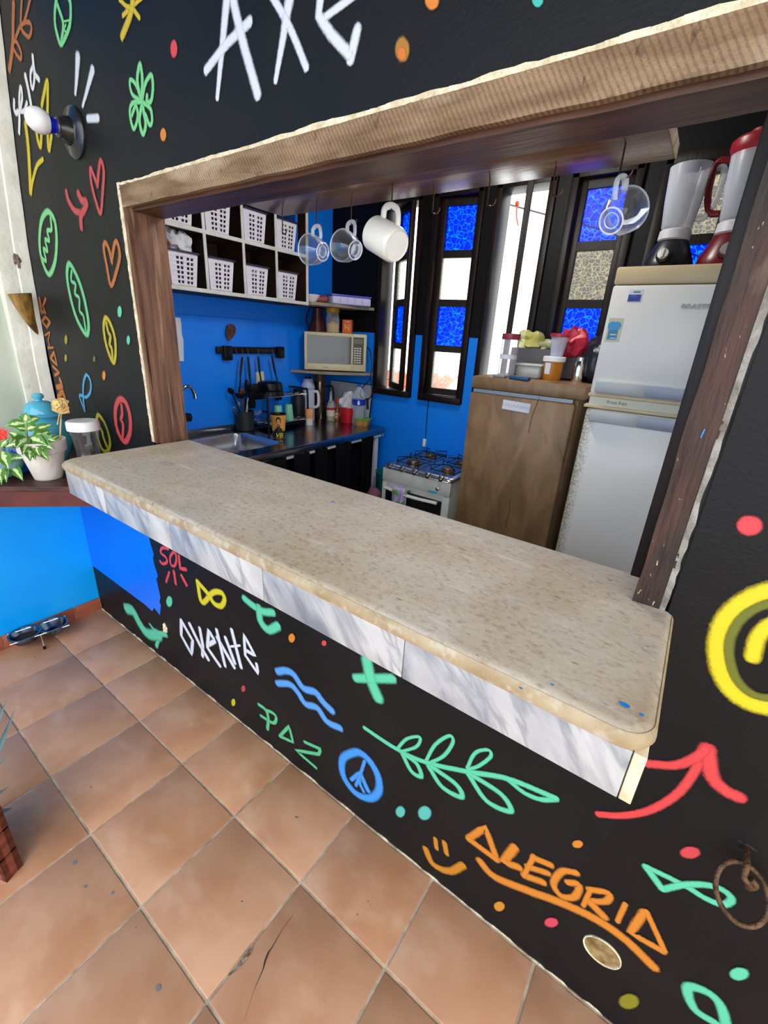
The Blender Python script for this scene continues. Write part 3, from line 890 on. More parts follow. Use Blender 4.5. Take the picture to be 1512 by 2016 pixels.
mark('painted_word_alvamok', 'K', '#c06f2e', [(20, [(345, 650), (362, 765)]), (20, [(398, 648), (372, 715), (400, 770), (352, 755)], 'l'), (20, [(367, 842), (397, 805), (436, 850), (407, 895), (367, 842)], 'l'),
     (18, [(390, 965), (435, 935), (418, 1010), (432, 1060), (412, 1078), (465, 1068)], 'l'), (18, [(440, 1162), (470, 1108), (495, 1220), (440, 1162)], 'l'), (20, [(458, 1232), (515, 1285), (476, 1308)], 'l'), (20, [(520, 1345), (540, 1402), (495, 1415)], 'l'), (20, [(505, 1500), (545, 1440), (562, 1510)], 'l')])
mark('painted_word_axe', 'X', '#e9edf6', [(42, [(392, -200), (358, 150), (325, 490)], 't'), (40, [(385, -80), (450, 200), (527, 475)], ''), (42, [(268, 352), (375, 218), (488, 108)]), (48, [(702, -120), (660, 140), (614, 405)], 't'),
     (36, [(560, -80), (680, 130), (768, 340)]), (52, [(845, -90), (828, 80), (890, 175), (980, 272)], 'l'), (40, [(985, 300), (1003, 220), (1020, 145)]), (40, [(1060, -60), (860, 88)])])
mark('painted_dot', 'X', '#b47a1e', dots=[(1243, 248, 34, 60)])
mark('painted_dot', 'X', '#e07a22', dots=[(1240, 268, 20, 32)])
mark('painted_dot', 'X', '#e58a2a', dots=[(1390, 5, 33, 46)])
mark('painted_dot', 'Y', '#3fc2b4', dots=[(393, 5, 26, 32)])
mark('painted_word_sol', 'E', RED, [(12, [(395, 105), (366, 100), (358, 125), (384, 148), (390, 172), (368, 182), (354, 168)]), (12, [(420, 125), (406, 150), (410, 185), (428, 192), (438, 165), (434, 130)], 'c'), (12, [(450, 140), (458, 206), (488, 210)], 'l'),
     (12, [(402, 225), (385, 275)]), (12, [(425, 220), (435, 285)]), (12, [(464, 242), (490, 290)])])
mark('painted_fish', 'E', '#e0d62c', [(20, [(545, 272), (570, 380), (625, 330), (668, 330), (685, 362), (668, 398), (632, 385), (600, 335), (545, 272)])])
mark('painted_arrow', 'E', TEA, [(34, [(180, 412), (215, 425), (250, 490), (290, 540), (350, 548)]), (20, [(300, 490), (335, 530), (385, 545)], 's'), (24, [(335, 605), (352, 555), (380, 540)])])
mark('painted_dot', 'E', TEA, dots=[(402, 375, 15, 27)])
mark('painted_word_oxente', 'E', '#eef1fb', [(12, [(463, 472), (463, 548), (516, 645), (522, 575), (463, 472)], 'l'), (13, [(506, 490), (555, 590), (602, 672)], 'l'), (14, [(558, 512), (574, 600), (572, 655)], 'l'),
     (13, [(598, 598), (636, 578), (604, 522), (598, 612), (662, 705)], 'l'), (14, [(688, 705), (645, 520)], 'l'), (14, [(648, 560), (735, 712)], 'l'), (14, [(738, 690), (690, 560)], 'l'), (15, [(722, 520), (770, 712)], 'l'), (13, [(715, 606), (765, 600)], 'l'),
     (14, [(790, 622), (842, 652), (785, 545), (792, 650), (858, 745), (850, 695)], 'l')])
mark('painted_waves', 'E', '#5aa6f2', [(27, [(955, 735), (1000, 730), (1040, 750), (1090, 820), (1150, 840), (1190, 890), (1238, 938)]), (26, [(955, 795), (1020, 800), (1060, 840), (1100, 900), (1160, 920), (1210, 990), (1280, 1025)])])
mark('painted_word_paz', 'E', '#5cc98e', [(14, [(860, 903), (895, 930), (910, 975), (905, 1030)]), (14, [(870, 960), (935, 998), (950, 970), (930, 945), (895, 932)]), (14, [(968, 1066), (1016, 1014), (1036, 1096), (968, 1066)], 'l'), (15, [(1095, 1095), (1178, 1132), (1168, 1158), (1050, 1138), (1155, 1228)], 'l')])
mark('painted_sprig', 'E', TEA, [(30, [(785, 358), (830, 395), (880, 425), (935, 432)]), (32, [(862, 405), (870, 475), (910, 520), (960, 500)])])
mark('painted_dot', 'E', ORA, dots=[(1030, 562, 16, 22)])
mark('painted_dot', 'E', RED, dots=[(1196, 588, 12, 14)])
mark('painted_dot', 'E', REDD, dots=[(782, 822, 10, 16)])
mark('painted_dot', 'E', YEL, dots=[(730, 893, 10, 18)])
mark('painted_cross', 'F', TEA, [(40, [(130, 118), (290, 120)], 'l'), (40, [(178, 40), (198, 130), (228, 205)])])
mark('painted_peace_sign', 'F', '#3f9cf0', [(28, [(110, 438), (75, 465), (80, 535), (130, 605), (190, 628), (228, 600), (228, 540), (195, 475), (150, 435)], 'c'), (16, [(170, 470), (150, 530), (132, 575)], 'l'), (16, [(152, 525), (185, 598)], 'l'), (16, [(112, 550), (150, 522), (148, 560), (165, 600)], '')])
mark('painted_leaf_branch', 'F', TEA, [(20, [(168, 328), (300, 415), (430, 475), (610, 515), (780, 545), (985, 628)]), (15, [(310, 415), (350, 375), (405, 368), (390, 408), (325, 430)]), (15, [(330, 440), (370, 515), (410, 533), (390, 480), (330, 435)]),
     (17, [(430, 470), (470, 400), (530, 362), (545, 390), (505, 448), (440, 480)]), (17, [(440, 490), (500, 580), (580, 622), (560, 570), (450, 490)]), (17, [(605, 500), (640, 435), (695, 422), (705, 450), (655, 490), (610, 505)]),
     (18, [(610, 525), (690, 640), (790, 682), (750, 610), (620, 525)]), (18, [(780, 550), (850, 605), (920, 632), (985, 632)])])
mark('painted_dot', 'F', '#5cc7b8', dots=[(322, 685, 19, 23)])
mark('painted_dot', 'F', '#5cc7b8', dots=[(425, 690, 27, 29)])
mark('painted_smiley', 'F', '#d18a22', [(22, [(428, 842), (460, 908), (530, 938), (588, 912)]), (18, [(470, 800), (475, 842)]), (20, [(508, 815), (518, 865)])])
mark('painted_word_alegria', 'F', ORA, [(24, [(610, 800), (682, 750), (732, 890)], 'l'), (20, [(732, 890), (610, 800)], 'l'), (28, [(808, 835), (758, 898), (828, 922)], 'l'), (26, [(890, 872), (845, 958)], 'l'), (24, [(885, 880), (962, 912)], 'l'), (24, [(860, 918), (950, 946)], 'l'), (26, [(845, 955), (930, 985)], 'l'),
     (28, [(1072, 945), (1010, 938), (972, 990), (1005, 1042), (1062, 1046), (1080, 995), (1030, 985)]), (26, [(1132, 1010), (1098, 1085)], 'l'), (26, [(1120, 1015), (1205, 1030), (1195, 1065), (1115, 1062)]), (26, [(1120, 1062), (1188, 1132)], 'l'), (28, [(1278, 1075), (1243, 1152)], 'l'),
     (22, [(1358, 1110), (1298, 1198), (1438, 1278)], 'l'), (22, [(1366, 1106), (1444, 1275)], 'l'), (30, [(658, 893), (720, 960), (850, 1015), (1000, 1070), (1150, 1140), (1280, 1230), (1398, 1345)])])
mark('painted_dot', 'F', ORA, dots=[(1075, 822, 22, 16)])
mark('painted_dot', 'F', '#d9922c', dots=[(742, 1087, 22, 20)])
mark('painted_dot', 'F', '#e04860', dots=[(963, 1155, 28, 20)])
mark('painted_spiral_shade', 'G', '#6f7618', [(44, [(1010, 182), (900, 195), (806, 244), (750, 322), (738, 408), (765, 510), (830, 578), (918, 600), (1035, 590), (1122, 515), (1160, 400), (1122, 280), (1075, 205)], 'c')])
mark('painted_spiral', 'G', '#ecd91c', [(86, [(1010, 130), (900, 140), (790, 195), (712, 280), (688, 400), (715, 520), (790, 605), (907, 645), (1040, 640), (1160, 560), (1210, 400), (1160, 240), (1080, 150)], 'c'), (70, [(1010, 255), (930, 275), (865, 335), (838, 430)])])
mark('painted_arrow', 'G', '#e8484a', [(40, [(170, 1105), (280, 1110), (400, 1085), (520, 1010), (600, 900), (635, 820)]), (44, [(380, 885), (500, 892), (590, 862), (645, 815)]), (48, [(645, 815), (665, 940), (720, 1000), (785, 1032)])])
mark('painted_fish', 'G', TEA, [(26, [(378, 1332), (450, 1430)], 'l'), (24, [(450, 1430), (560, 1408), (680, 1418), (748, 1465), (715, 1495), (640, 1470), (540, 1410), (378, 1330)])])
mark('painted_dot', 'G', RED, dots=[(570, 1270, 42, 25)])
mark('painted_dot', 'G', TEA, dots=[(782, 1795, 40, 27)])
mark('painted_dot', 'G', '#8f8a1c', dots=[(305, 1915, 42, 32)])
mark('painted_fish', 'G', TEA, [(30, [(735, 2060), (700, 1930), (630, 1868), (558, 1858), (590, 1950), (680, 2010), (735, 2060)])])
mark('painted_dot', 'R', '#f0404a', dots=[(1405, 1400, 72, 55)])
# ================================================================== porch things
def depth(p): return (Vector(p) - CAM).dot(FWD)
def pm(p, px): return px * depth(p) / F_PX        # size in metres of px pixels at p
def B(u, v, n, p0):
    d = RIGHT * ((u - PPX) / F_PX) - UP * ((v - PPY) / F_PX) + FWD
    n = Vector(n); return CAM + d * ((Vector(p0) - CAM).dot(n) / d.dot(n))
def TXT(name, s, size, M, mat, parent, ext=0.0004, align='CENTER', shear=0.0, space=1.0, ofs=0.0):
    cu = bpy.data.curves.new(name, 'FONT'); cu.body = s; cu.size = size; cu.extrude = ext; cu.align_x = align; cu.align_y = 'CENTER'; cu.shear = shear; cu.space_character = space; cu.offset = ofs
    o = bpy.data.objects.new(name, cu); COL.objects.link(o)
    dg = bpy.context.evaluated_depsgraph_get(); me = bpy.data.meshes.new_from_object(o.evaluated_get(dg))
    bpy.data.objects.remove(o)
    bm = NB(); bm.from_mesh(me); bm.transform(M)
    bpy.data.meshes.remove(me)
    return obj(name, bm, mat, parent)

# ---- bar counter
m_top = MAT('worn_counter_stone', hexc('#c6baa8'), 0.40, col2=hexc('#b2a28b'), nscale=5, bump=0.10, bscale=60, detail=9, rough2=0.6)
overlay(m_top, hexc('#bab3aa'), 1.7, 0.45, 0.2, strength=0.75, seed=4, detail=3)
overlay(m_top, hexc('#d3cbc2'), 9, 0.58, 0.14, strength=0.6, stretch=(0.7, 3.0, 1), rot=(0, 0, 0.1), seed=7, detail=9)
overlay(m_top, hexc('#9a7c5c'), 3.0, 0.60, 0.14, strength=0.5, seed=9, detail=6)
overlay(m_top, hexc('#7c6650'), 80, 0.50, 0.22, strength=0.5, seed=1, detail=6, stretch=(1, 1.5, 1))
overlay(m_top, hexc('#4a382c'), 45, 0.70, 0.03, strength=0.6, seed=3, detail=3, stretch=(.6, 1.8, 1))
overlay(m_top, hexc('#ddd5c9'), 120, 0.55, 0.15, strength=0.22, seed=6, detail=4)
m_edge = MAT('worn_yellow_edge', hexc('#ac9b7c'), 0.5, col2=hexc('#98825f'), nscale=22, bump=0.2, bscale=60, detail=8)
overlay(m_edge, hexc('#bfb5a4'), 40, 0.52, 0.14, strength=0.6, detail=8)
m_marble = MAT('white_grey_marble', hexc('#bebcb9'), 0.32, col2=hexc('#a6a5a6'), nscale=9, detail=9, spec=0.4, stretch=(1.6, 1, .8), rot=(0, .7, 0))
overlay(m_marble, hexc('#6f757f'), 5.0, 0.49, 0.20, strength=0.9, stretch=(3.4, 1, .8), rot=(0, 0.65, 0), seed=3, dist=0.5, detail=10)
overlay(m_marble, hexc('#5f6570'), 3.6, 0.035, kind='vein', stretch=(2.6, 1, .7), rot=(0, 0.65, 0), dist=0.5, strength=0.5, detail=10)
_nt = m_marble.node_tree
_oi = _nt.nodes.new('ShaderNodeObjectInfo'); _vm = _nt.nodes.new('ShaderNodeVectorMath'); _vm.operation = 'SCALE'; _vm.inputs[0].default_value = (3, 5, 2)
_nt.links.new(_oi.outputs['Random'], _vm.inputs['Scale'])
for _n in [n for n in _nt.nodes if n.bl_idname == 'ShaderNodeMapping' and n.inputs['Vector'].links[0].from_node.bl_idname == 'ShaderNodeTexCoord']:
    _ad = _nt.nodes.new('ShaderNodeVectorMath'); _ad.operation = 'ADD'
    _nt.links.new(_n.inputs['Vector'].links[0].from_socket, _ad.inputs[0]); _nt.links.new(_vm.outputs[0], _ad.inputs[1]); _nt.links.new(_ad.outputs[0], _n.inputs['Vector'])
CX0, CX1, CYF = 0.285, 2.020, -0.347
counter = thing('bar_counter', 'long stone-topped bar counter with white marble edging through the serving opening', 'counter', (1.15, -0.1, 1.066))
def rounded_corner(cx, cy, r, a0, a1, n=8):
    return [(cx + r * math.cos(a0 + (a1 - a0) * i / n), cy + r * math.sin(a0 + (a1 - a0) * i / n)) for i in range(n + 1)]
def slab_outline(ins):
    r = 0.04
    return ([(CX0 + ins, 0.0)] + rounded_corner(CX0 + r + ins, CYF + r + ins, r, math.pi, 1.5 * math.pi) + rounded_corner(CX1 - r - ins, CYF + r + ins, r, 1.5 * math.pi, 2 * math.pi)
            + [(CX1 - ins, -0.003), (1.955, -0.003), (1.955, 0.125 - ins), (CX0 + 0.02, 0.125 - ins)])
bm = NB()
rings = []
for ins, z in ((0.012, H - 0.036), (0.003, H - 0.030), (0.0, H - 0.020), (0.001, H - 0.012), (0.005, H - 0.005), (0.012, H - 0.001), (0.018, H)):
    rings.append([Vector((x, y, z)) for x, y in slab_outline(ins)])
vs = grid(bm, rings, closed_u=True)
bm.faces.new(vs[-1]); bm.faces.new(list(reversed(vs[0])))
slab = obj('stone_top', bm, m_top, counter, sharp=55)
bm = NB()
r2 = []
for ins, z in ((0.010, H - 0.034), (0.002, H - 0.029), (-0.0008, H - 0.020), (0.0002, H - 0.012), (0.0042, H - 0.0045)):
    r2.append([Vector((x, y, z)) for x, y in slab_outline(ins)[1:-3]])
grid(bm, r2)
obj('worn_edge', bm, m_edge, slab, recalc=True)
bm = NB(); box(bm, (CX0 + 0.02, CYF + 0.024, H - 0.117), (CX1 - 0.022, 0.0, H - 0.034))
obj('mortar_core', bm, m_plaster, counter)
jx = [CX0 + 0.012, 0.567, 0.930, 1.294, 1.657, 2.0015]
for i in range(5):
    bm = NB(); box(bm, (jx[i] + 0.0009, CYF + 0.012, H - 0.119), (jx[i + 1] - 0.0009, CYF + 0.026, H - 0.035), bev=0.0012)
    obj('marble_tile', bm, m_marble, counter)
bm = NB(); box(bm, (2.0022, CYF + 0.0122, H - 0.1185), (CX1 - 0.003, -0.001, H - 0.035), bev=0.0012)
e = obj('end_tile', bm, MAT('cream_end_tile', hexc('#e8dcc0'), 0.5, col2=hexc('#cdb992'), nscale=18), counter); e['label'] = 'cream end tile with rust stain'
bm = NB(); box(bm, (CX0 + 0.008, CYF + 0.0135, H - 0.1185), (CX0 + 0.021, -0.001, H - 0.035), bev=0.0012)
obj('end_tile', bm, m_marble, counter)
# paint drops on the stone
m_drop = MAT('blue_drop', hexc('#1a7fd6'), 0.5)
for u, v, r in ((1229, 1388, .0065), (1263, 1407, .003), (1025, 1355, .0028), (1087, 1348, .0025), (1275, 1273, .0022), (655, 988, .006), (612, 1036, .003)):
    p = A(u, v, z=H); bm = NB()
    bm.faces.new([bm.verts.new((p.x + r * math.cos(t * .7) * (1 + .3 * math.sin(2 * t)), p.y + 0.7 * r * math.sin(t * .7), H + 0.0005)) for t in range(9)])
    obj('blue_paint_drop', bm, m_drop, slab)
m_stain = bpy.data.materials.new('pink_stain'); m_stain.use_nodes = True
_b = m_stain.node_tree.nodes['Principled BSDF']; _b.inputs['Base Color'].default_value = c4(hexc('#c87a72')); _b.inputs['Alpha'].default_value = 0.14; _b.inputs['Roughness'].default_value = .6
bm = NB(); p = A(330, 912, z=H)
bm.faces.new([bm.verts.new((p.x + .035 * math.cos(t * .35) * (1 + .2 * math.sin(.7 * t)), p.y + .018 * math.sin(t * .35) * (1 + .2 * math.cos(.7 * t)), H + 0.0005)) for t in range(18)])
obj('pink_stain', bm, m_stain, slab)

# ---- corner shelf left of the counter, boards parallel to its slanting front
m_shelf = MAT('dark_red_shelf_wood', hexc('#4a231b'), 0.45, col2=hexc('#2e1510'), nscale=8, stretch=(1, 6, 6), rot=(0, 0, -math.pi / 4), bump=0.25)
SZ = 1.0
shelf = thing('corner_shelf', 'dark red wooden corner shelf of slanting boards holding plants and jars', 'shelf', (-0.4, -0.25, SZ - 0.03))
c1 = 0.262
while c1 > XL + 0.02:
    c0 = max(c1 - 0.112, XL + 0.004)
    ol = [(c1 - 0.003, -0.004), (c0, -0.004), (XL + 0.004, XL - c0), (XL + 0.004, XL + 0.003 - c1)]
    ol = [(a, min(b, -0.004)) for a, b in ol]
    bm = NB(); prism(bm, ol, 'z', SZ - 0.022, SZ)
    obj('board', bm, m_shelf, shelf); c1 -= 0.115
bm = NB()
dv = Vector((1, 1, 0)).normalized(); nv = Vector((1, -1, 0)).normalized()
a = Vector((XL + 0.004, XL - 0.262, 0)); b = Vector((0.262, -0.004, 0))
prism(bm, [(a.x, a.y), (b.x, b.y), (b.x - nv.x * 0.03, b.y), (a.x, a.y - nv.y * .03)], 'z', SZ - 0.085, SZ - 0.021)
obj('front_rail', bm, MAT('red_brown_rail', hexc('#5c211a'), 0.5, col2=hexc('#431611'), nscale=10, bump=0.2), shelf)

# ---- blue ginger jar
m_cer = MAT('turquoise_glaze', hexc('#58b2cf'), 0.12, col2=hexc('#4aa5c4'), nscale=4, spec=0.6)
jl = Vector((-0.385, -0.16, SZ))
jar = thing('ginger_jar', 'turquoise ceramic ginger jar with a knobbed lid', 'jar', jl)
JH = A(82, 776, y=jl.y).z - SZ
k = JH / 0.40; kr = pm(jl, 44) / .130
MJ = XF(jl) @ Matrix.Diagonal((kr / k, kr / k, 1, 1))
bm = NB(); lathe(bm, [(0, 0), (.07 * k, 0), (.078 * k, .006 * k), (.085 * k, .03 * k), (.108 * k, .08 * k), (.127 * k, .14 * k), (.130 * k, .18 * k), (.122 * k, .22 * k), (.10 * k, .252 * k), (.084 * k, .262 * k), (.086 * k, .272 * k), (0.06 * k, .275 * k), (0, .275 * k)], 48, MJ)
obj('body', bm, m_cer, jar)
bm = NB(); lathe(bm, [(.06 * k, .272 * k), (.098 * k, .274 * k), (.103 * k, .281 * k), (.098 * k, .288 * k), (.080 * k, .291 * k), (.078 * k, .31 * k), (.066 * k, .337 * k), (.042 * k, .353 * k), (.018 * k, .358 * k), (.016 * k, .364 * k), (.026 * k, .374 * k), (.028 * k, .385 * k), (.02 * k, .396 * k), (0, .4 * k)], 48, MJ)
obj('lid', bm, m_cer, jar)

# ---- leaves
m_leaf = bpy.data.materials.new('variegated_leaf'); m_leaf.use_nodes = True
_nt = m_leaf.node_tree; _b = _nt.nodes['Principled BSDF']; _b.inputs['Roughness'].default_value = 0.35
_at = _nt.nodes.new('ShaderNodeAttribute'); _at.attribute_name = 'mid'
_ns = _nt.nodes.new('ShaderNodeTexNoise'); _ns.inputs['Scale'].default_value = 90
_tc = _nt.nodes.new('ShaderNodeTexCoord'); _nt.links.new(_tc.outputs['Object'], _ns.inputs['Vector'])
_ma = _nt.nodes.new('ShaderNodeMath'); _ma.operation = 'MULTIPLY_ADD'; _ma.inputs[1].default_value = 0.9; _ma.inputs[2].default_value = -0.45
_nt.links.new(_ns.outputs['Fac'], _ma.inputs[0])
_ad = _nt.nodes.new('ShaderNodeMath'); _ad.operation = 'ADD'; _nt.links.new(_at.outputs['Fac'], _ad.inputs[0]); _nt.links.new(_ma.outputs[0], _ad.inputs[1])
_rp = _nt.nodes.new('ShaderNodeValToRGB')
_rp.color_ramp.elements[0].position = 0.40; _rp.color_ramp.elements[0].color = c4(hexc('#4f8a34'))
_rp.color_ramp.elements[1].position = 0.56; _rp.color_ramp.elements[1].color = c4(hexc('#dcebb4'))
_nt.links.new(_ad.outputs[0], _rp.inputs['Fac']); _nt.links.new(_rp.outputs['Color'], _b.inputs['Base Color'])
m_leafb = MAT('blue_green_leaf', hexc('#5b7d84'), 0.5, col2=hexc('#3f5f68'), nscale=20)
def leaf(parent, base, tip, width, droop=0.02, mat=m_leaf, name='leaf', up=Vector((0, 0, 1)), n=10):
    base, tip = Vector(base), Vector(tip)
    d = tip - base
    side = d.cross(up)
    side = side.normalized() if side.length > 1e-6 else Vector((1, 0, 0))
    nrm = side.cross(d).normalized()
    bm = NB(); lay = bm.verts.layers.float.new('mid')
    rows = []
    for i in range(n + 1):
        t = i / n
        c = base + d * t + nrm * (droop * 4 * t * (1 - t))
        wd = width * (math.sin(math.pi * min(1, t * 1.02) ** 0.8) ** 0.9) * 0.5 if 0 < t < 1 else 0.0006
        row = []
        for s, mv, lift in ((-1, 0.0, .25), (-.5, 0.35, .08), (0, 1.0, 0), (.5, 0.35, .08), (1, 0.0, .25)):
            v = bm.verts.new(c + side * wd * s + nrm * wd * lift * (1 + 0.25 * math.sin(9 * t + s))); v[lay] = mv * (0.55 + 0.45 * (1 - t)); row.append(v)
        rows.append(row)
    for a, b in zip(rows, rows[1:]):
        for i in range(4): bm.faces.new((a[i], a[i + 1], b[i + 1], b[i]))
    return obj(name, bm, mat, parent, recalc=False)

# ---- whitewashed pot with variegated plant
m_potw = MAT('whitewashed_clay', hexc('#d8d2cc'), 0.8, col2=hexc('#c4bcb6'), nscale=9, bump=0.3, bscale=40)
pl = A(92, 942, z=SZ); pl = Vector((pl.x - 0.012, pl.y + 0.012, SZ))
plant = thing('potted_plant', 'variegated green plant in a whitewashed clay pot beside the counter', 'potted plant', pl)
rb, rt, ph = pm(pl, 23.5), pm(pl, 39), pm(pl, 76)
bm = NB(); lathe(bm, [(0, 0), (rb * .96, 0), (rb, .004), (rb + (rt - rb) * .72, ph * .68), (rt * .97, ph * .70), (rt, ph * .72), (rt * 1.03, ph), (rt * .92, ph), (rt * .86, ph * .8), (0, ph * .8)], 40, XF(pl))
obj('pot', bm, m_potw, plant)
bm = NB(); lathe(bm, [(rt * .9, ph * .84), (rt * .5, ph * .87), (0, ph * .88)], 24, XF(pl))
m_soil = MAT('soil', hexc('#5a3a28'), 0.95, col2=hexc('#2e1c12'), nscale=60, bump=0.8)
obj('soil', bm, m_soil, plant)
TOWC = (CAM - pl).normalized()
TOWH = Vector((TOWC.x, TOWC.y, 0)).normalized()
def PP(u, v, dy=0.0): return B(u, v, TOWH, pl - TOWH * dy)
sb = PP(62, 880); st = PP(51, 830)
bm = NB(); tube(bm, spline([PP(70, 892), PP(58, 875), PP(52, 855), PP(51, 832), PP(50, 824)], 5), 0.005)
obj('stem', bm, MAT('pale_stem', hexc('#8fae6a'), 0.5), plant)
for (u0, v0, u1, v1, wd, dy) in ((52, 868, 16, 850, .030, -.02), (54, 868, 60, 909, .030, -.05), (60, 868, 97, 908, .034, -.05), (62, 864, 106, 886, .034, -.03), (64, 862, 102, 850, .030, .01), (70, 862, 113, 870, .026, .02),
                                 (50, 834, 10, 838, .026, -.02), (50, 832, 79, 823, .026, .02), (50, 830, 52, 812, .024, 0), (66, 848, 104, 836, .022, .03), (62, 846, 68, 834, .016, .03), (54, 864, 20, 872, .028, .03), (76, 866, 110, 872, .020, .04),
                                 (56, 870, 44, 896, .026, -.04), (98, 868, 118, 858, .014, .02), (56, 866, 80, 900, .03, -.03), (60, 862, 92, 876, .03, 0), (54, 862, 30, 884, .028, -.03), (52, 846, 30, 842, .022, 0), (52, 846, 76, 840, .024, 0), (58, 868, 70, 906, .026, -.03)):
    leaf(plant, PP(u0, v0, -.03 if v0 > 860 else 0), PP(u1, v1, dy * .6 - (.095 if v1 > 862 else 0)), wd * 1.45, 0.008, up=TOWC + Vector((0, 0, .35)))
# ---- blue-grey pot with red flowers at the frame edge
p2 = A(8, 938, z=SZ)
pl2 = Vector((p2.x - 0.01, p2.y, SZ))
fl = thing('flower_pot', 'blue-grey bowl pot with red flowers and drooping striped leaves', 'potted plant', pl2)
r_ = pm(pl2, 40)
bm = NB(); lathe(bm, [(0, 0), (r_ * .5, 0), (r_ * .7, r_ * .15), (r_ * .95, r_ * .55), (r_ * 1.0, r_ * .85), (r_ * .93, r_ * .85), (r_ * .8, r_ * .5), (0, r_ * .45)], 36, XF(pl2))
obj('pot', bm, MAT('blue_grey_glaze', hexc('#7fa3b3'), 0.35, col2=hexc('#6b93a6'), nscale=6), fl)
bm = NB(); lathe(bm, [(r_ * .9, r_ * .7), (0, r_ * .75)], 24, XF(pl2)); obj('soil', bm, m_soil, fl)
def PQ(u, v, dy=0.0): return B(u, v, TOWH, pl2 - TOWH * dy)
for (u0, v0, u1, v1, wd, dy) in ((4, 888, 17, 924, .034, -.08), (6, 915, 13, 950, .026, -.1), (19, 914, 46, 947, .030, -.09), (20, 905, 50, 902, .026, -.05), (-2, 905, 3, 955, .024, -.1), (2, 880, 20, 862, .018, 0), (10, 880, 44, 874, .02, -.03), (-5, 890, -30, 915, .03, -.05), (-5, 880, -35, 870, .03, 0)):
    leaf(fl, PQ(u0, v0, -.03), PQ(u1, v1, dy - .03), wd * 1.35, 0.010, up=TOWC + Vector((0, 0, .35)))
m_red = MAT('red_petal', hexc('#d3242a'), 0.4, col2=hexc('#ef4a44'), nscale=30)
for (u0, v0, u1, v1, wd) in ((4, 868, 3, 842, .022), (5, 868, 12, 850, .020), (3, 868, -8, 848, .022), (5, 866, 15, 845, .016), (4, 872, 5, 856, .024), (4, 860, 8, 843, .016), (2, 866, -3, 850, .02)):
    leaf(fl, PQ(u0, v0, -.02), PQ(u1, v1, -.03), wd * 1.3, 0.004, mat=m_red, name='petal', up=TOWC)
bm = NB(); tube(bm, [PQ(5, 895), PQ(5, 868, -.02)], 0.003); obj('stem', bm, MAT('green_stem', hexc('#7a9a3c'), 0.5), fl)
# small blue glazed pot behind
p3 = Vector((A(30, 890, y=-.30).x, -0.30, SZ))
bt = NB(); rr = 0.045
lathe(bt, [(0, 0), (rr * .8, 0), (rr, .02), (rr * 1.05, .075), (rr * .9, .11), (rr * .75, .11), (rr * .8, .06), (0, .05)], 32, XF(p3))
tag(origin_to(obj('blue_bowl', bt, MAT('deep_blue_glaze', hexc('#0b56a8'), 0.2, spec=0.7)), p3), 'deep blue glazed pot half hidden behind the striped leaves', 'pot')
# ---- dried paper-like flower stuck in the pot
fc = PP(121, 800, 0.01)
df = thing('dried_flower', 'straw coloured dried rose on a thin stick leaning before the jar', 'flower', PP(118, 876))
m_straw = MAT('straw_petal', hexc('#d9bd7c'), 0.7, col2=hexc('#b8945a'), nscale=30, bump=0.2)
bm = NB(); tube(bm, [PP(118, 880), PP(119, 840), PP(121, 808, .01)], 0.0028); obj('stem', bm, m_straw, df)
bm = NB(); tube(bm, [PP(113, 836), PP(117, 815), PP(120, 805, .01)], 0.0022); obj('stem', bm, m_straw, df)
random.seed(12)
for i in range(20):
    t = i * 2.4; rr = 0.014 + 0.024 * (i / 20)
    out = (RIGHT * math.cos(t) + UP * math.sin(t) * 0.85)
    base = fc + out * rr * .25 - FWD * (0.014 * (1 - i / 16)); tip = fc + out * rr * 1.2 - FWD * (0.024 - 0.026 * i / 16)
    leaf(df, base, tip, 0.046, 0.010, mat=m_straw, name='petal', up=-FWD, n=6)
# ---- clear jar with white lid
al = Vector((A(168, 860, y=-0.105).x, -0.105, SZ))
aj = thing('plastic_jar', 'clear waisted jar with a wide white screw lid by the counter end', 'jar', al)
ah = A(166, 829, y=al.y).z - SZ
ra = pm(al, 27.5)
m_clear = CLEAR('clear_plastic', (.88, .9, .9), .06, .06, .4)
bm = NB(); lathe(bm, [(0, .002), (ra * .85, .002), (ra * .9, .01), (ra * .72, ah * .35), (ra * .70, ah * .45), (ra * .82, ah * .72), (ra * .93, ah * .86)], 40, XF(al)); obj('body', bm, m_clear, aj)
bm = NB(); lathe(bm, [(0, ah), (ra * .9, ah), (ra * .97, ah - .004), (ra, ah - .01), (ra, ah * .83), (ra * .9, ah * .83)], 40, XF(al)); obj('lid', bm, m_whitep, aj)
bm = NB(); crumple(bm, al + Vector((0.01, 0, .035)), (ra * .6, ra * .6, .03), 3); obj('contents', bm, MAT('brown_crumbs', hexc('#8a6a4c'), 0.8, col2=hexc('#c5b39c'), nscale=40), aj)

# ---- carved horn on the white post
hp = [A(38, 578, x=XL + .075), A(48, 604, x=XL + .075), A(60, 632, x=XL + .072), A(75, 659, x=XL + .068)]
horn = thing('wall_horn', 'striped brown horn vase fixed to the white window post', 'horn', hp[0])
bm = NB()
sp = spline(hp, 6); tube(bm, sp, [pm(hp[0], 19) * (1 - i / (len(sp) - 1)) ** 0.75 + 0.002 for i in range(len(sp))], 18, cap=False)
hm = MAT('polished_horn', hexc('#a5813c'), 0.25, col2=hexc('#4b3216'), nscale=7, stretch=(4, 4, 1.2), spec=0.6)
obj('horn_body', bm, hm, horn)
bm = NB(); d0 = (sp[0] - sp[1]).normalized(); r0 = pm(hp[0], 19)
tube(bm, [sp[0] + d0 * .001, sp[0] - d0 * .02], [r0 * .86, r0 * .7], 18, cap=True)
obj('horn_mouth', bm, MAT('horn_inside', hexc('#6b4f24'), 0.6), horn)
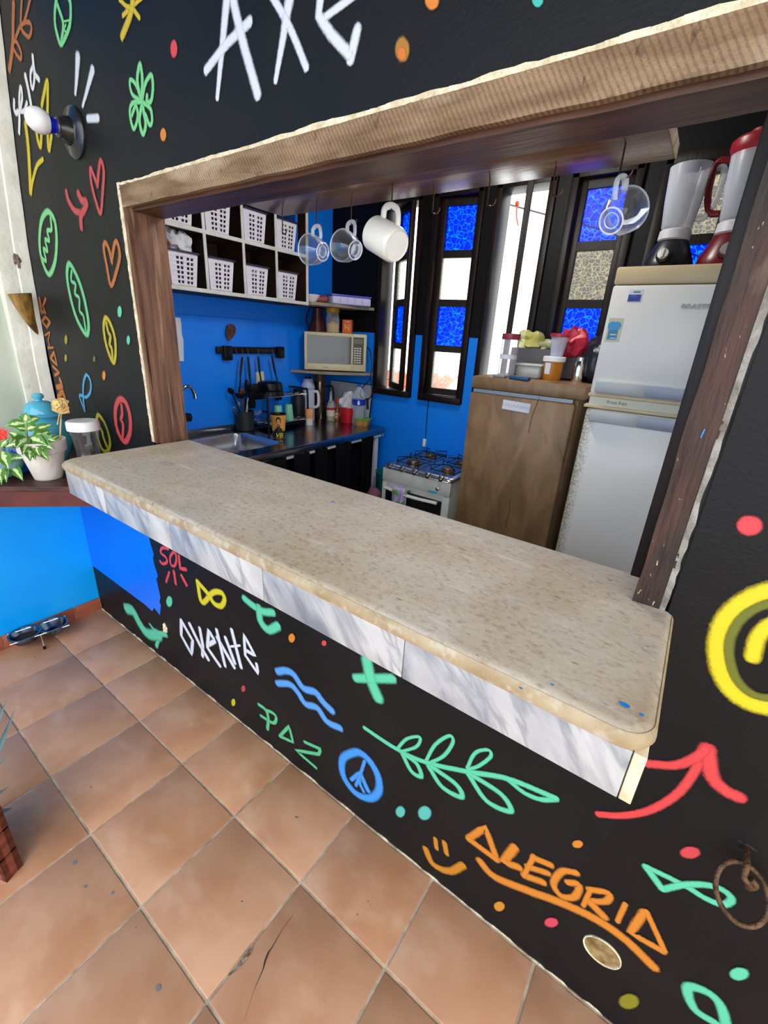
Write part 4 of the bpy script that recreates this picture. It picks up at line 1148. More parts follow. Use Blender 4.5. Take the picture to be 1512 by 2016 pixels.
bm = NB(); tube(bm, [sp[4], Vector((XL + 0.02, sp[4].y, sp[4].z))], 0.006); obj('peg', bm, m_darkm, horn)

# ---- wall lamp with bulb
lb = A(148, 262, y=0)
lamp = thing('wall_lamp', 'black round wall lamp holder with a bare white blue-necked bulb', 'lamp', lb)
m_blk = MAT('black_enamel', (0.012, 0.012, 0.013), 0.22, spec=0.6)
rl = pm(lb, 43)
ML = basis(lb, (0, -1, 0), (1, 0, 0))
bm = NB(); lathe(bm, [(0, 0), (rl, 0), (rl, .006), (rl * .93, .012), (rl * .62, .016), (rl * .55, .020)], 40, ML); obj('base_plate', bm, m_blk, lamp)
bm = NB(); lathe(bm, [(rl * .55, .016), (rl * .50, .034), (rl * .42, .042), (rl * .38, .052), (rl * .33, .054), (0, .054)], 36, ML); obj('socket', bm, m_blk, lamp)
bm = NB(); lathe(bm, [(rl * .30, .052), (rl * .30, .058), (rl * .27, .058)], 28, ML); obj('collar', bm, m_metal, lamp)
bm = NB(); lathe(bm, [(rl * .25, .056), (rl * .30, .068), (rl * .38, .081)], 32, ML); obj('neck', bm, MAT('blue_bulb_neck', hexc('#1420b8'), 0.3), lamp)
bm = NB(); lathe(bm, [(rl * .38, .081), (rl * .46, .094), (rl * .48, .106), (rl * .42, .124), (rl * .28, .137), (0, .143)], 32, ML); obj('bulb', bm, MAT('frosted_bulb', (0.80, 0.80, 0.82), 0.3), lamp)

# ---- iron ring on the wall
rg = A(1468, 1668, y=0)
ring = thing('iron_ring', 'rusty iron ring hanging from an eye bolt in the black wall', 'ring', rg)
m_rust = MAT('rusty_iron', hexc('#6b5136'), 0.6, 0.5, col2=hexc('#3a2a1d'), nscale=60, bump=0.5)
pe = A(1470, 1742, y=-0.045)
bm = NB(); tube(bm, spline([rg + Vector((0, .01, 0)), rg + Vector((0, -.035, .002)), Vector((rg.x, -.047, (rg.z + pe.z) / 2)), Vector((pe.x, -.047, pe.z + .008)), Vector((pe.x + .004, -.045, pe.z - .004)), Vector((pe.x + .010, -.045, pe.z + .010)), Vector((rg.x + .010, -.045, (rg.z + pe.z) / 2))], 6), 0.0055, 10)
obj('eye_bolt', bm, m_rust, ring)
rc = A(1460, 1758, y=-0.05); rr = pm(rc, 42)
bm = NB(); tube(bm, [rc + Vector((math.cos(t) * rr, 0.030 * math.sin(t), math.sin(t) * rr * .95 + .3 * rr * math.cos(t) * -.35)) for t in [2 * math.pi * i / 36 for i in range(36)]], 0.0048, 10, closed=True)
obj('loop', bm, m_rust, ring)
bm = NB(); crumple(bm, rg + Vector((0, .004, 0)), (.022, .006, .016), 8, .3, 2.0, flat_base=False); obj('mortar_patch', bm, m_black, ring)

# ---- pipe stub and plaster lump in the wall
pc = A(1185, 1873, y=0)
stub = thing('pipe_stub', 'amber pipe end with a chipped cream rim set in the lower wall', 'pipe', pc)
rp_ = (A(1223, 1895, y=0) - A(1147, 1850, y=0)).length / 2
MS = basis(pc, (0, -1, 0), (1, 0, 0))
bm = NB(); lathe(bm, [(rp_, -.002), (rp_, .003), (rp_ * .95, .004), (rp_ * .92, .002), (rp_ * .90, -.001)], 32, MS); obj('rim', bm, m_plaster, stub)
bm = NB(); lathe(bm, [(rp_ * .93, .001), (rp_ * .5, .0025), (0, .003)], 32, MS)
m_amb = MAT('amber_resin', hexc('#5a4212'), 0.12, col2=hexc('#a08a60'), nscale=30, spec=0.7); obj('plug', bm, m_amb, stub)
kb = A(326, 1236, y=0)
bm = NB(); crumple(bm, kb, (.016, .012, .024), 6, .4, 2.5, flat_base=False)
tag(origin_to(obj('plaster_lump', bm, m_plaster), kb), 'small cream plaster lump stuck on the wall near the teal arrow', 'plaster lump')

# ---- pet bowls
b1, b2 = A(48, 1247, z=0.085), A(103, 1229, z=0.085)
mid = (b1 + b2) / 2
pet = thing('pet_bowl_stand', 'wire stand with two steel pet bowls on the floor by the blue wall', 'pet bowls', (mid.x, mid.y, 0))
rbw = pm(b1, 25)
m_bowl = MAT('dark_bowl_steel', (.20, .24, .28), .2, 1.0)
for i, b in enumerate((b1, b2)):
    bm = NB(); lathe(bm, [(0, -.045), (rbw * .7, -.045), (rbw * .85, -.02), (rbw * .93, 0), (rbw * 1.06, .002), (rbw * 1.06, -.002), (rbw * .95, -.004)], 36, XF(b)); obj('bowl', bm, m_bowl, pet)
    if i == 0:
        bm = NB(); lathe(bm, [(0, -.028), (rbw * .8, -.028), (rbw * .84, -.03)], 28, XF(b)); obj('kibble', bm, MAT('kibble', hexc('#4a3023'), 0.8, col2=hexc('#2a1812'), nscale=120, bump=1), pet)
m_chrome = MAT('chrome_wire', (0.7, 0.7, 0.72), 0.15, 1.0)
dd = (b2 - b1).normalized(); ns_ = Vector((-dd.y, dd.x, 0))
for s in (-1, 1):
    bm = NB(); tube(bm, [b1 - dd * rbw + ns_ * s * rbw * .8 - Vector((0, 0, .006)), b2 + dd * rbw + ns_ * s * rbw * .8 - Vector((0, 0, .006))], 0.0028); obj('rail', bm, m_chrome, pet)
    for e in (b1 + dd * rbw * .9, b2 - dd * rbw * .9):
        bm = NB(); q1 = e + ns_ * s * rbw * .8 - Vector((0, 0, .006)); q2 = Vector((q1.x, q1.y, .004)) + ns_ * s * .02
        tube(bm, [q1, q2], 0.0028); obj('leg', bm, m_chrome, pet)
        bm = NB(); lathe(bm, [(0, .0), (.006, 0), (.006, .016), (0, .018)], 12, XF((q2.x, q2.y, 0))); obj('foot', bm, m_dark, pet)

# ---- wooden planter at the left frame edge
c1_, c2_ = A(46, 1703, z=0), A(14, 1738, z=0)
ed = (c2_ - c1_).normalized(); pn = Vector((ed.y, -ed.x, 0))
if pn.x > 0: pn = -pn
pt = thing('wooden_planter', 'reddish wooden planter box at the left edge of the tiled floor', 'planter', (c1_ + pn * .12))
m_redw = MAT('reddish_plank', hexc('#8a4a34'), 0.6, col2=hexc('#6a3122'), nscale=7, stretch=(3, 3, 9), bump=0.2)
wl = (c2_ - c1_).length
zz = 0.0
for i in range(3):
    h1 = 0.095
    for (o, dvec, ln) in ((c1_, ed, wl), (c1_, pn, 0.26), (c2_, pn, .26), (c1_ + pn * .26, ed, wl)):
        inn = (pn if dvec is ed else ed) * 0.016
        if o is not c1_ and dvec is ed: inn = -inn
        if o is c2_: inn = -inn
        bm = NB(); prism(bm, [((o).x, (o).y), ((o + dvec * ln).x, (o + dvec * ln).y), ((o + dvec * ln + inn).x, (o + dvec * ln + inn).y), ((o + inn).x, (o + inn).y)], 'z', zz, zz + h1 - 0.006)
        obj('plank', bm, m_redw, pt)
    zz += h1
cc = c1_ + ed * wl * .5 + pn * .13
bm = NB(); q4 = [c1_ + ed * .018 + pn * .018, c1_ + ed * (wl - .018) + pn * .018, c1_ + ed * (wl - .018) + pn * .242, c1_ + ed * .018 + pn * .242]; prism(bm, [(v_.x, v_.y) for v_ in q4], 'z', .01, .25); obj('soil', bm, m_soil, pt)
tn = (CAM - cc); tn.z = 0; tn.normalize()
for (u1, v1, bx_) in ((14, 1375, .02), (29, 1397, -.02), (15, 1488, .05), (25, 1590, -.04), (18, 1548, 0)):
    leaf(pt, cc + pn * bx_ + Vector((0, 0, .245)), B(u1, v1, tn, cc + tn * .04), 0.022, 0.02, mat=m_leafb, name='leaf', up=tn + Vector((0, 0, .3)))
# ---- unseen roof added over the porch to cut the light from above
bm = NB(); box(bm, (-0.8, -2.3, 3.4), (6, 0.0, 3.5))
struct(obj('added_porch_roof', bm, MAT('added_roof_boards', hexc('#6b5644'), 0.7, col2=hexc('#4e3d2f'), nscale=5, stretch=(8, .5, 1))))
# ================================================================== kitchen
TOW = lambda p: (CAM - Vector(p)).normalized()
# ---- hanging plank with hooks
PZ = 1.985
plank = thing('hook_plank', 'long varnished plank with mug hooks fixed behind the opening header', 'plank', (1.2, 0.225, PZ))
obj('board', box(NB(), (0.655, 0.121, PZ), (1.797, 0.332, PZ + 0.025), bev=0.002), m_varn, plank)
e = obj('raw_end', box(NB(), (1.797, 0.123, PZ + 0.001), (1.800, 0.330, PZ + 0.024)), MAT('raw_end_grain', hexc('#c9b79a'), 0.8, col2=hexc('#a78f6c'), nscale=40, bump=0.4), plank)
m_brass = MAT('brass_hook', hexc('#4a3522'), 0.4, 0.7)
hooks = [(562, 425, 'e'), (623, 410, 'g'), (692, 400, 'g'), (773, 366, 'w'), (855, 372, 'e'), (965, 352, 'e'), (1095, 327, 'e'), (1232, 282, 'g2')]
HK = []
for u, v, kd in hooks:
    p = A(u, v, z=PZ); p.y = min(p.y, 0.315)
    ln = 0.030
    bm = NB()
    pts = [p + Vector((0, 0, .004)), p + Vector((0, 0, -ln)), p + Vector((0.001, -.002, -ln - .012))] + [p + Vector((0.011 - 0.011 * math.cos(t), -.002, -ln - .016 - 0.011 * math.sin(t))) for t in (0.3, 0.9, 1.57, 2.2, 2.9, 3.4)]
    tube(bm, pts, 0.0018, 8)
    obj('hook', bm, m_brass, plank)
    HK.append((p + Vector((0.010, -.002, -ln - 0.024)), kd))
g_cup = CLEAR('cup_glass', (.90, .92, .95), .05, .02, .5); g_rim = FILM('cup_rim_glass', (.9, .92, .95), .55, .05)
def handle(bm, M, r, h, z0, z1, rad, out):
    """loop handle in the cup frame, on +x"""
    pts = [Vector((r * .96, 0, z1)), Vector((r + out * .6, 0, z1 + .004)), Vector((r + out, 0, z1 - (z1 - z0) * .3)), Vector((r + out * .9, 0, z0 + (z1 - z0) * .25)), Vector((r * .92 + out * .25, 0, z0)), Vector((r * .86, 0, z0))]
    return tube(bm, [M @ p for p in spline(pts, 5)], rad, 10, flat=1.5)
def glass_cup(hook, px_c, label, zdir, pf=1.0, gz=.5):
    """clear glass cup hung by its handle; zdir runs base -> rim"""
    # handle sits on +x of the cup frame and points up
    h, rr, rb_ = 0.084 * pf, 0.056 * pf, 0.031 * pf
    z = Vector(zdir).normalized()
    up = Vector((0, 0, 1)); xh = (up - z * up.dot(z)).normalized()
    grip = Vector((rr * 0.9 + 0.022, 0, h * gz))
    M = basis((0, 0, 0), z, xh)
    loc = hook - M @ grip
    M = basis(loc, z, xh)
    t = thing('glass_cup', label, 'cup', M=M, group='clear glass cups on hooks')
    bm = NB()
    lathe(bm, [(0, 0), (rb_ * .55, 0.003), (rb_ * .62, .001), (rb_, 0), (rb_ * 1.05, .003), (rb_ * 1.12, .010), (rr * .86, h * .45), (rr * .97, h * .8), (rr, h), (rr - .003, h), (rr * .97 - .0035, h * .8), (rr * .86 - .004, h * .45), (rb_ * 1.05 - .002, .014), (rb_ * .6, .009), (0, .008)], 40, M)
    obj('bowl', bm, g_cup, t)
    for nm_, r_2, z_2, w_2 in (('rim', rr - .0015, h, .0017), ('foot_ring', rb_, .0015, .0018), ('foot_ring', rb_ * .6, .003, .0012)):
        b3 = NB(); tube(b3, [M @ Vector((r_2 * math.cos(a), r_2 * math.sin(a), z_2)) for a in [2 * math.pi * i / 40 for i in range(40)]], w_2, 6, closed=True); obj(nm_, b3, g_rim, t)
    bm = NB(); handle(bm, M, rr * .90, h, h * .28, h * .80, 0.0042, 0.026); obj('handle', bm, FILM('cup_handle_glass', (.8, .83, .88), .35, .05), t)
    return t
toC = TOW((1.0, .3, 1.9))
glass_cup(HK[1][0], None, 'clear glass cup hanging nearest the basket shelf', -(RIGHT * .72 + toC * .62 - UP * .10), .82)
glass_cup(HK[2][0], None, 'clear glass cup hanging beside the white mug', -(RIGHT * .66 + toC * .68 - UP * .22), .82)
glass_cup(HK[7][0], None, 'clear glass cup hanging alone near the white fridge', -(-RIGHT * .80 + toC * .42 - UP * .42), 0.74, .80)
m_mug = MAT('white_ceramic', hexc('#dcdad2'), 0.22, col2=hexc('#d2cfc6'), nscale=5, spec=0.5)
z = -(RIGHT * .62 + toC * .66 - UP * .38); z.normalize()
xh = (Vector((0, 0, 1)) - z * z.z).normalized()
h, rr = 0.098, 0.044
M0 = basis((0, 0, 0), z, xh); loc = HK[3][0] - M0 @ Vector((rr + .026, 0, h * .52)); M0 = basis(loc, z, xh)
mug = thing('coffee_mug', 'plain white ceramic mug hanging from the middle hook', 'mug', M=M0)
bm = NB(); lathe(bm, [(0, .002), (rr * .80, .002), (rr * .84, 0), (rr * .9, .002), (rr, .012), (rr, h), (rr - .004, h), (rr - .004, .014), (0, .010)], 44, M0); obj('body', bm, m_mug, mug)
bm = NB(); handle(bm, M0, rr, h, h * .22, h * .86, 0.0058, 0.032); obj('handle', bm, m_mug, mug)

# ---- cubby shelf with baskets
m_cubw = MAT('white_edging', hexc('#e2e2dc'), 0.5, col2=hexc('#cfcdc2'), nscale=12, bump=0.1)
m_cubd = MAT('dark_cubby_wood', hexc('#3a2315'), 0.6, col2=hexc('#24140c'), nscale=6, stretch=(1, 6, 1), bump=0.15)
KX = -0.40
cy = [0.490, 0.743, 0.996, 1.245, 1.512]
cz = [1.806, 2.094, 2.372]
cub = thing('cubby_shelf', 'white-edged dark wooden cubby shelf of two rows on the blue wall', 'shelf', (XL + .13, 1.0, cz[0]))
obj('back_panel', box(NB(), (XL + .002, cy[0], cz[0]), (XL + .010, cy[-1], cz[-1])), m_cubd, cub)
for i, yv in enumerate(cy):
    b = obj('divider', box(NB(), (XL + .01, yv - .007, cz[0] - .008), (KX - .004, yv + .007, cz[-1] + .008)), m_cubd, cub)
    obj('edging', box(NB(), (KX - .006, yv - .009, cz[0] - .009), (KX, yv + .009, cz[-1] + .009), bev=.001), m_cubw, b)
for zv in cz:
    b = obj('shelf_board', box(NB(), (XL + .01, cy[0] - .006, zv - .008), (KX - .005, cy[-1] + .006, zv + .008)), m_cubd, cub)
    obj('edging', box(NB(), (KX - .006, cy[0] - .009, zv - .010), (KX + .0006, cy[-1] + .009, zv + .010), bev=.001), m_cubw, b)
b = obj('side_panel', box(NB(), (XL + .004, cy[-1] + .0072, cz[0] - .010), (KX, cy[-1] + .011, cz[-1] + .010)), m_cubw, cub)
obj('lower_face', box(NB(), (XL + .004, cy[0], cz[0] - .012), (KX - .004, cy[-1] + .008, cz[0] - .0082)), m_cubd, cub)
for yv, zv, hh in ((0.86, cz[0] + .10, .14), (1.06, cz[0] + .10, .12), (0.62, cz[0] + .12, .12), (.93, cz[1] + .13, .10), (1.09, cz[1] + .13, .1), (1.18, cz[1] + .14, .08)):
    obj('pale_batten', box(NB(), (XL + .0105, yv - .016, zv - .02), (XL + .018, yv + .016, zv + hh - .02)), MAT('raw_pine', hexc('#c9bb98'), 0.7), cub)
m_bask = MAT('basket_plastic', hexc('#e9e6ee'), 0.45)
m_rim = MAT('dark_basket_rim', hexc('#2a2340'), 0.4)
m_inside = MAT('basket_dark_red_fill', hexc('#6a3a44'), 0.8, col2=hexc('#2c2630'), nscale=14)  # mottled dark red block filling the lower part of each basket
BW, BD, BH = 0.168, 0.205, 0.165
def basket_proto():
    t = thing('storage_basket', 'basket', 'basket', (0, 0, 0))
    bm = NB()
    def wall(p00, p10, p01, p11, holes):
        us = [0, .14]; hu = []
        for a in (.30, .44, .66, .80):
            hu.append((a - .045, a + .045))
        us = [0]
        for a, b in hu: us += [a, b]
        us.append(1)
        vsn = [0]; hv = []
        for i in range(6):
            c = .14 + i * .135
            hv.append((c - .04, c + .04)); vsn += [c - .04, c + .04]
        vsn.append(1)
        P = [[p00.lerp(p10, u).lerp(p01.lerp(p11, u), v) for u in us] for v in vsn]
        V = [[bm.verts.new(p) for p in row] for row in P]
        for j in range(len(vsn) - 1):
            for i in range(len(us) - 1):
                if holes and i % 2 == 1 and j % 2 == 1: continue
                bm.faces.new((V[j][i], V[j][i + 1], V[j + 1][i + 1], V[j + 1][i]))
    tw, td, bw, bd = BW / 2, BD / 2, BW / 2 * .84, BD / 2 * .86
    def c(sx, sy, top): return Vector((sx * (td if top else bd), sy * (tw if top else bw), BH if top else 0))
    for (s0, s1, hl) in (((1, -1), (1, 1), True), ((-1, -1), (1, -1), True), ((1, 1), (-1, 1), True), ((-1, 1), (-1, -1), False)):
        wall(c(*s0, False), c(*s1, False), c(*s0, True), c(*s1, True), hl)
    bm.faces.new([bm.verts.new(c(a, b, False)) for a, b in ((-1, -1), (1, -1), (1, 1), (-1, 1))])
    bmesh.ops.remove_doubles(bm, verts=bm.verts[:], dist=1e-5)
    o = obj('basket_body', bm, m_bask, t, local=True, sharp=30)
    so = o.modifiers.new('wall', 'SOLIDIFY'); so.thickness = 0.0016; so.offset = -1
    bm = NB(); ol = [(td + .004, -tw - .004), (td + .004, tw + .004), (-td - .004, tw + .004), (-td - .004, -tw - .004)]
    for i in range(4):
        a, b = ol[i], ol[(i + 1) % 4]
        box(bm, (min(a[0], b[0]) - .005, min(a[1], b[1]) - .005, BH - .004), (max(a[0], b[0]) + .005, max(a[1], b[1]) + .005, BH + .005))
    obj('rim', bm, m_rim, t, local=True)
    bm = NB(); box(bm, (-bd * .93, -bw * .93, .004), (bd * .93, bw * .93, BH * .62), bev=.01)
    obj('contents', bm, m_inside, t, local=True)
    return t
bk = basket_proto()
ORDN = ['leftmost', 'second from left', 'third from left', 'rightmost']
first = True
for r in (0, 1):
    for c in range(4):
        yy = cy[c] + .009 + BW / 2 + (.004 if c else -.002) + (0.03 if c == 0 else 0) + 0.004
        M = XF((KX - BD / 2 - .010, yy, cz[r] + .0085), 0.0)
        lab = 'white perforated basket with dark rim, %s in the %s cubby row' % (ORDN[c], 'lower' if r == 0 else 'upper')
        if r == 0 and c == 0: lab = 'white perforated basket heaped with clear plastic bags, lower cubby row'
        if first:
            bk.matrix_world = M; bk['label'] = lab; bk['group'] = 'baskets in the cubby shelf'; MW[bk.name] = M.copy(); first = False
        else:
            dup(bk, M, lab, 'baskets in the cubby shelf')
b0 = Vector((KX - BD / 2 - .01, cy[0] + .03 + BW / 2, cz[0] + .0085 + BH))
m_bag = FILM('thin_plastic_bag', (0.86, 0.88, 0.92), 0.55, 0.25)
bm = NB(); crumple(bm, b0 + Vector((.01, -.035, .05)), (.08, .065, .075), 2, .45, 1.8); o = tag(origin_to(obj('plastic_bag', bm, m_bag), b0 + Vector((.01, -.035, 0))), 'crumpled clear bag with a red packet inside the left basket', 'plastic bag')
bm = NB(); crumple(bm, b0 + Vector((.03, .045, .036)), (.06, .05, .062), 5, .5, 1.8); tag(origin_to(obj('plastic_bag', bm, MAT('white_bag', (.75, .76, .8), .4)), b0 + Vector((.03, .045, 0))), 'twisted white plastic bag poking out of the left basket', 'plastic bag')
bm = NB(); crumple(bm, b0 + Vector((.07, -.03, .038)), (.012, .024, .02), 7, .3); tag(origin_to(obj('red_packet', bm, MAT('red_foil', hexc('#c4402a'), .4)), b0 + Vector((.07, -.03, .02))), 'small red packet wrapped in the clear plastic bag', 'packet')
bm = NB(); box(bm, (XL + .02, cy[4] - .075, cz[1] + .009), (KX - .03, cy[4] - .055, cz[1] + .24)); tag(origin_to(obj('blue_folder', bm, MAT('blue_card', hexc('#1c5fc0'), .5)), (XL + .1, cy[4] - .065, cz[1] + .009)), 'blue folder standing beside the upper right basket', 'folder')

# ---- wall bits: paper, leaf, card
def wp(u, v, dx=0.004): return A(u, v, x=XL + dx)
def quad_on_wall(name, pts, mat, th=.0015, dx=.0075):
    bm = NB(); q = [wp(u, v, dx) for u, v in pts]; prism(bm, [(p.y, p.z) for p in q], 'x', XL + dx - th, XL + dx)
    o = obj(name, bm, mat); c = sum(q, Vector()) / len(q); return origin_to(o, c)
m_paper = MAT('paper', hexc('#d9dde6'), 0.8, col2=hexc('#cfd3de'), nscale=10)
tag(quad_on_wall('paper_sheet', [(333, 623), (355, 626), (357, 640), (358, 658), (361, 668), (362, 711), (335, 710)], m_paper), 'torn white paper sheet taped to the blue wall by the post', 'paper')
bm = NB()
c = wp(455, 655, .014)
o = [(447, 640), (453, 637.5), (460, 639), (464, 646), (463, 656), (458, 664), (451, 671), (447, 667), (444, 658), (445, 648)]
prism(bm, [(wp(u, v, .014).y, wp(u, v, .014).z) for u, v in o], 'x', XL + .012, XL + .018)
lf = origin_to(obj('dried_leaf', bm, MAT('dry_leaf_brown', hexc('#5a3524'), 0.6, col2=hexc('#3a2016'), nscale=30, bump=.4)), c); tag(lf, 'brown dried leaf stuck on the blue wall above the rack', 'leaf')
bm = NB(); tube(bm, [wp(451, 670, .014), wp(448, 676, .014)], .002); tube(bm, [wp(454, 640, .019), wp(455, 655, .019), wp(452, 668, .019)], .0015); obj('stalk', bm, MAT('leaf_vein', hexc('#7a5038'), .6), lf)
tag(quad_on_wall('cream_card', [(503, 733), (519, 731), (522, 766), (511, 775), (505, 770)], MAT('cream_card', hexc('#d8d0b0'), .7)), 'cream card on the blue wall behind the hanging ladles', 'card')

# ---- utensil rail
rk = thing('utensil_rail', 'black wall rail with chunky brackets and small hooks', 'rail', wp(492, 690))
a, b = wp(428, 690, .03), wp(557, 690, .03)
zc_ = (a.z + b.z) / 2
obj('bar', box(NB(), (XL + .008, a.y, zc_ - .022), (XL + .028, b.y, zc_ + .022), bev=.004), m_dark, rk)
for yv, s in ((wp(443, 690).y, 1.4), (wp(547, 690).y, 1.15)):
    obj('bracket', box(NB(), (XL + .008, yv - .032, zc_ - .045 * s), (XL + .042, yv + .032, zc_ + .028), bev=.005), m_dark, rk)
spots = [(465, 695), (477, 697), (488, 698), (508, 697), (536, 696)]
for u, v in spots:
    p = wp(u, v, .034); bm = NB(); tube(bm, [Vector((p.x, p.y, zc_ + .012)), Vector((p.x + .004, p.y, zc_ - .02)), Vector((p.x + .012, p.y, zc_ - .026)), Vector((p.x + .016, p.y, zc_ - .014))], .0017, 6); obj('hook', bm, m_metal, rk)
TZ = 0.95
LAD = [((477, 702), (470, 772), 'black ladle hanging nearest the sink on the rail', 'ladle'), ((488, 702), (495, 780), 'black slotted spoon hanging second on the rail', 'spoon'), ((508, 701), (514, 762), 'black spatula hanging in front of the cream card', 'spatula'), ((535, 700), (548, 765), 'black skimmer hanging at the right end of the rail', 'skimmer')]
for i, (t0, t1, lab, cat) in enumerate(LAD):
    p0, p1 = wp(*t0, .05), wp(*t1, .06)
    t = thing('kitchen_' + cat, lab, cat, p1, group='utensils hanging on the rail')
    m_ = p0.lerp(p1, .55)
    bm = NB(); tube(bm, spline([p0, p0.lerp(p1, .2), m_], 4), [.006, .008, .009, .0095, .0095, .0095, .0095, .009, .008], 10, flat=.6); obj('grip', bm, m_dark, t)
    bm = NB(); tube(bm, spline([m_, m_.lerp(p1, .5) + Vector((.006, 0, 0)), p1], 4), .0055, 8, flat=.7); obj('shaft', bm, m_dark, t)
    bm = NB()
    if cat == 'ladle': lathe(bm, [(0, -.03), (.022, -.025), (.034, -.01), (.037, .004), (.034, .004), (.03, -.008), (0, -.025)], 24, XF(p1 + Vector((.012, 0, -.012))))
    else:
        prism(bm, [(p1.y - .02, p1.z + .006), (p1.y + .02, p1.z + .006), (p1.y + .034, p1.z - .05), (p1.y + .028, p1.z - .085), (p1.y - .028, p1.z - .085), (p1.y - .034, p1.z - .05)], 'x', p1.x - .002, p1.x + .002)
    obj('head', bm, m_dark, t)

# ---- faucet
fx = -0.52
fb = Vector((XL + .05, A(352, 800, x=fx).y - .02, TZ))
fc_ = thing('kitchen_faucet', 'chrome swan-neck faucet rising behind the left post', 'faucet', fb)
pts = [fb, fb + Vector((0, 0, .10)), A(353, 786, x=fx), A(358, 768, x=fx), A(368, 760.5, x=fx), A(378, 766, x=fx), A(383, 776, x=fx)]
bm = NB(); tube(bm, spline(pts, 6), .010, 12); obj('spout', bm, MAT('dark_chrome', (.35, .37, .42), .15, 1.0), fc_)
bm = NB(); tube(bm, [A(383, 775, x=fx), A(384.5, 784, x=fx)], .014, 12); obj('nozzle', bm, m_chrome, fc_)
bm = NB(); tube(bm, [A(345, 820, x=fx), A(374, 822, x=fx)], .026, 16); obj('valve', bm, m_dark, fc_)

# ---- stainless sink top
SX1 = -0.004
m_steel = MAT('stainless_top', (0.30, 0.31, 0.34), 0.2, 1.0)
sink = thing('sink_counter', 'stainless steel sink counter along the blue wall', 'sink', (-.3, 1.05, TZ))
bk0, bk1, bk2, bk3 = A(382, 862, z=TZ), A(459, 850, z=TZ), A(519, 868, z=TZ), A(443, 881, z=TZ)
hx0, hx1, hy0, hy1 = -0.575, -0.13, 0.55, 1.02
yk0, yk1 = 0.15, 1.955
bm = NB()
for lo, hi in (((XL, yk0), (SX1, hy0)), ((XL, hy1), (SX1, yk1)), ((XL, hy0), (hx0, hy1)), ((hx1, hy0), (SX1, hy1))):
    box(bm, (lo[0], lo[1], TZ - .012), (hi[0], hi[1], TZ))
obj('steel_top', bm, m_steel, sink)
bm = NB()
rw = []
for ins, z in ((-.004, .0006), (.0, 0), (.008, -.010), (.016, -.12), (.05, -.15)):
    r = .06
    rw.append([Vector((x, y, TZ + z)) for x, y in rounded_corner(hx0 + r + ins, hy0 + r + ins, r, math.pi, 1.5 * math.pi, 5) + rounded_corner(hx1 - r - ins, hy0 + r + ins, r, 1.5 * math.pi, 2 * math.pi, 5) + rounded_corner(hx1 - r - ins, hy1 - r - ins, r, 0, .5 * math.pi, 5) + rounded_corner(hx0 + r + ins, hy1 - r - ins, r, .5 * math.pi, math.pi, 5)])
vs = grid(bm, rw, closed_u=True); bm.faces.new(vs[-1])
obj('basin', bm, MAT('basin_steel', (.62, .63, .64), .25, 1.0), sink)
obj('front_apron', box(NB(), (SX1 - .012, yk0, TZ - .045), (SX1 + .002, yk1, TZ + .0008), bev=.003), m_steel, sink)
obj('end_apron', box(NB(), (XL, yk1 - .003, TZ - .045), (SX1, yk1 + .010, TZ + .0005), bev=.003), m_steel, sink)
obj('backsplash', box(NB(), (XL + .0065, yk0, TZ - .001), (XL + .018, yk1, TZ + .045), bev=.002), m_steel, sink)
for yv in (yk0 + .05, 1.9):
    for xv in (XL + .05, SX1 - .06):
        obj('leg', box(NB(), (xv, yv - .02, 0), (xv + .035, yv + .02, TZ - .012)), m_whitep, sink)
# curtain on a white rod
rx = SX1 - .022
RZ = A(650, 881, x=rx).z
rod = thing('curtain_rod', 'white curtain rod under the steel counter', 'rod', (rx, 1.2, RZ))
bm = NB(); tube(bm, [(rx, yk0 + .07, RZ), (rx, yk1 + .02, RZ)], .011, 12); obj('pole', bm, m_whitep, rod)
obj('pole_bracket', box(NB(), (rx - .010, yk1 - .02, RZ - .012), (rx + .016, yk1 - .005, TZ - .04)), m_metal, rod)
m_grate = MAT('grate_black', (.004, .004, .005), .6, spec=.2)
m_cloth = MAT('black_cloth', (.004, .0035, .005), .95, spec=.1)
def curtain(y0, y1, label, seed):
    bm = NB(); rows = []
    nx = 26
    for j in range(13):
        tz = j / 12
        row = []
        for i in range(nx + 1):
            s = i / nx; yv = y0 + (y1 - y0) * (s * (1 - .06 * tz) + .03 * tz)
            wv = .010 * math.sin(s * 2 * math.pi * (3 + seed % 2) + seed) * (.4 + .6 * tz) + .004 * math.sin(11 * s + 5 * tz + seed)
            row.append(Vector((rx + .013 + wv + .006, yv, RZ + .016 - tz * (RZ - .03))))
        rows.append(row)
    grid(bm, rows)
    o = obj('sink_curtain', bm, m_cloth)
    so = o.modifiers.new('th', 'SOLIDIFY'); so.thickness = .002
    tag(origin_to(o, (rx, (y0 + y1) / 2, RZ)), label, 'curtain', 'black curtains under the sink')
gy = [A(u, v, x=rx).y for u, v in ((559, 897), (573, 894), (604, 890), (617, 887), (640, 883), (659, 878), (688, 873), (713, 867), (733, 862))]
curtain(yk0 + .08, gy[0], 'black curtain panel nearest the bar counter, below the sink basin', 1)
curtain(gy[1], gy[2], 'narrow black curtain panel second from the bar counter', 2)
curtain(gy[3], gy[4], 'narrow black curtain panel third from the bar counter', 3)
curtain(gy[5], gy[6], 'black curtain panel second from the stove end', 4)
curtain(gy[7] - .02, gy[8], 'black curtain panel hanging next to the stove', 5)
obj('inner_curtain', box(NB(), (rx - .05, yk0 + .02, .05), (rx - .03, yk1 - .03, RZ + .02)), m_cloth, sink)

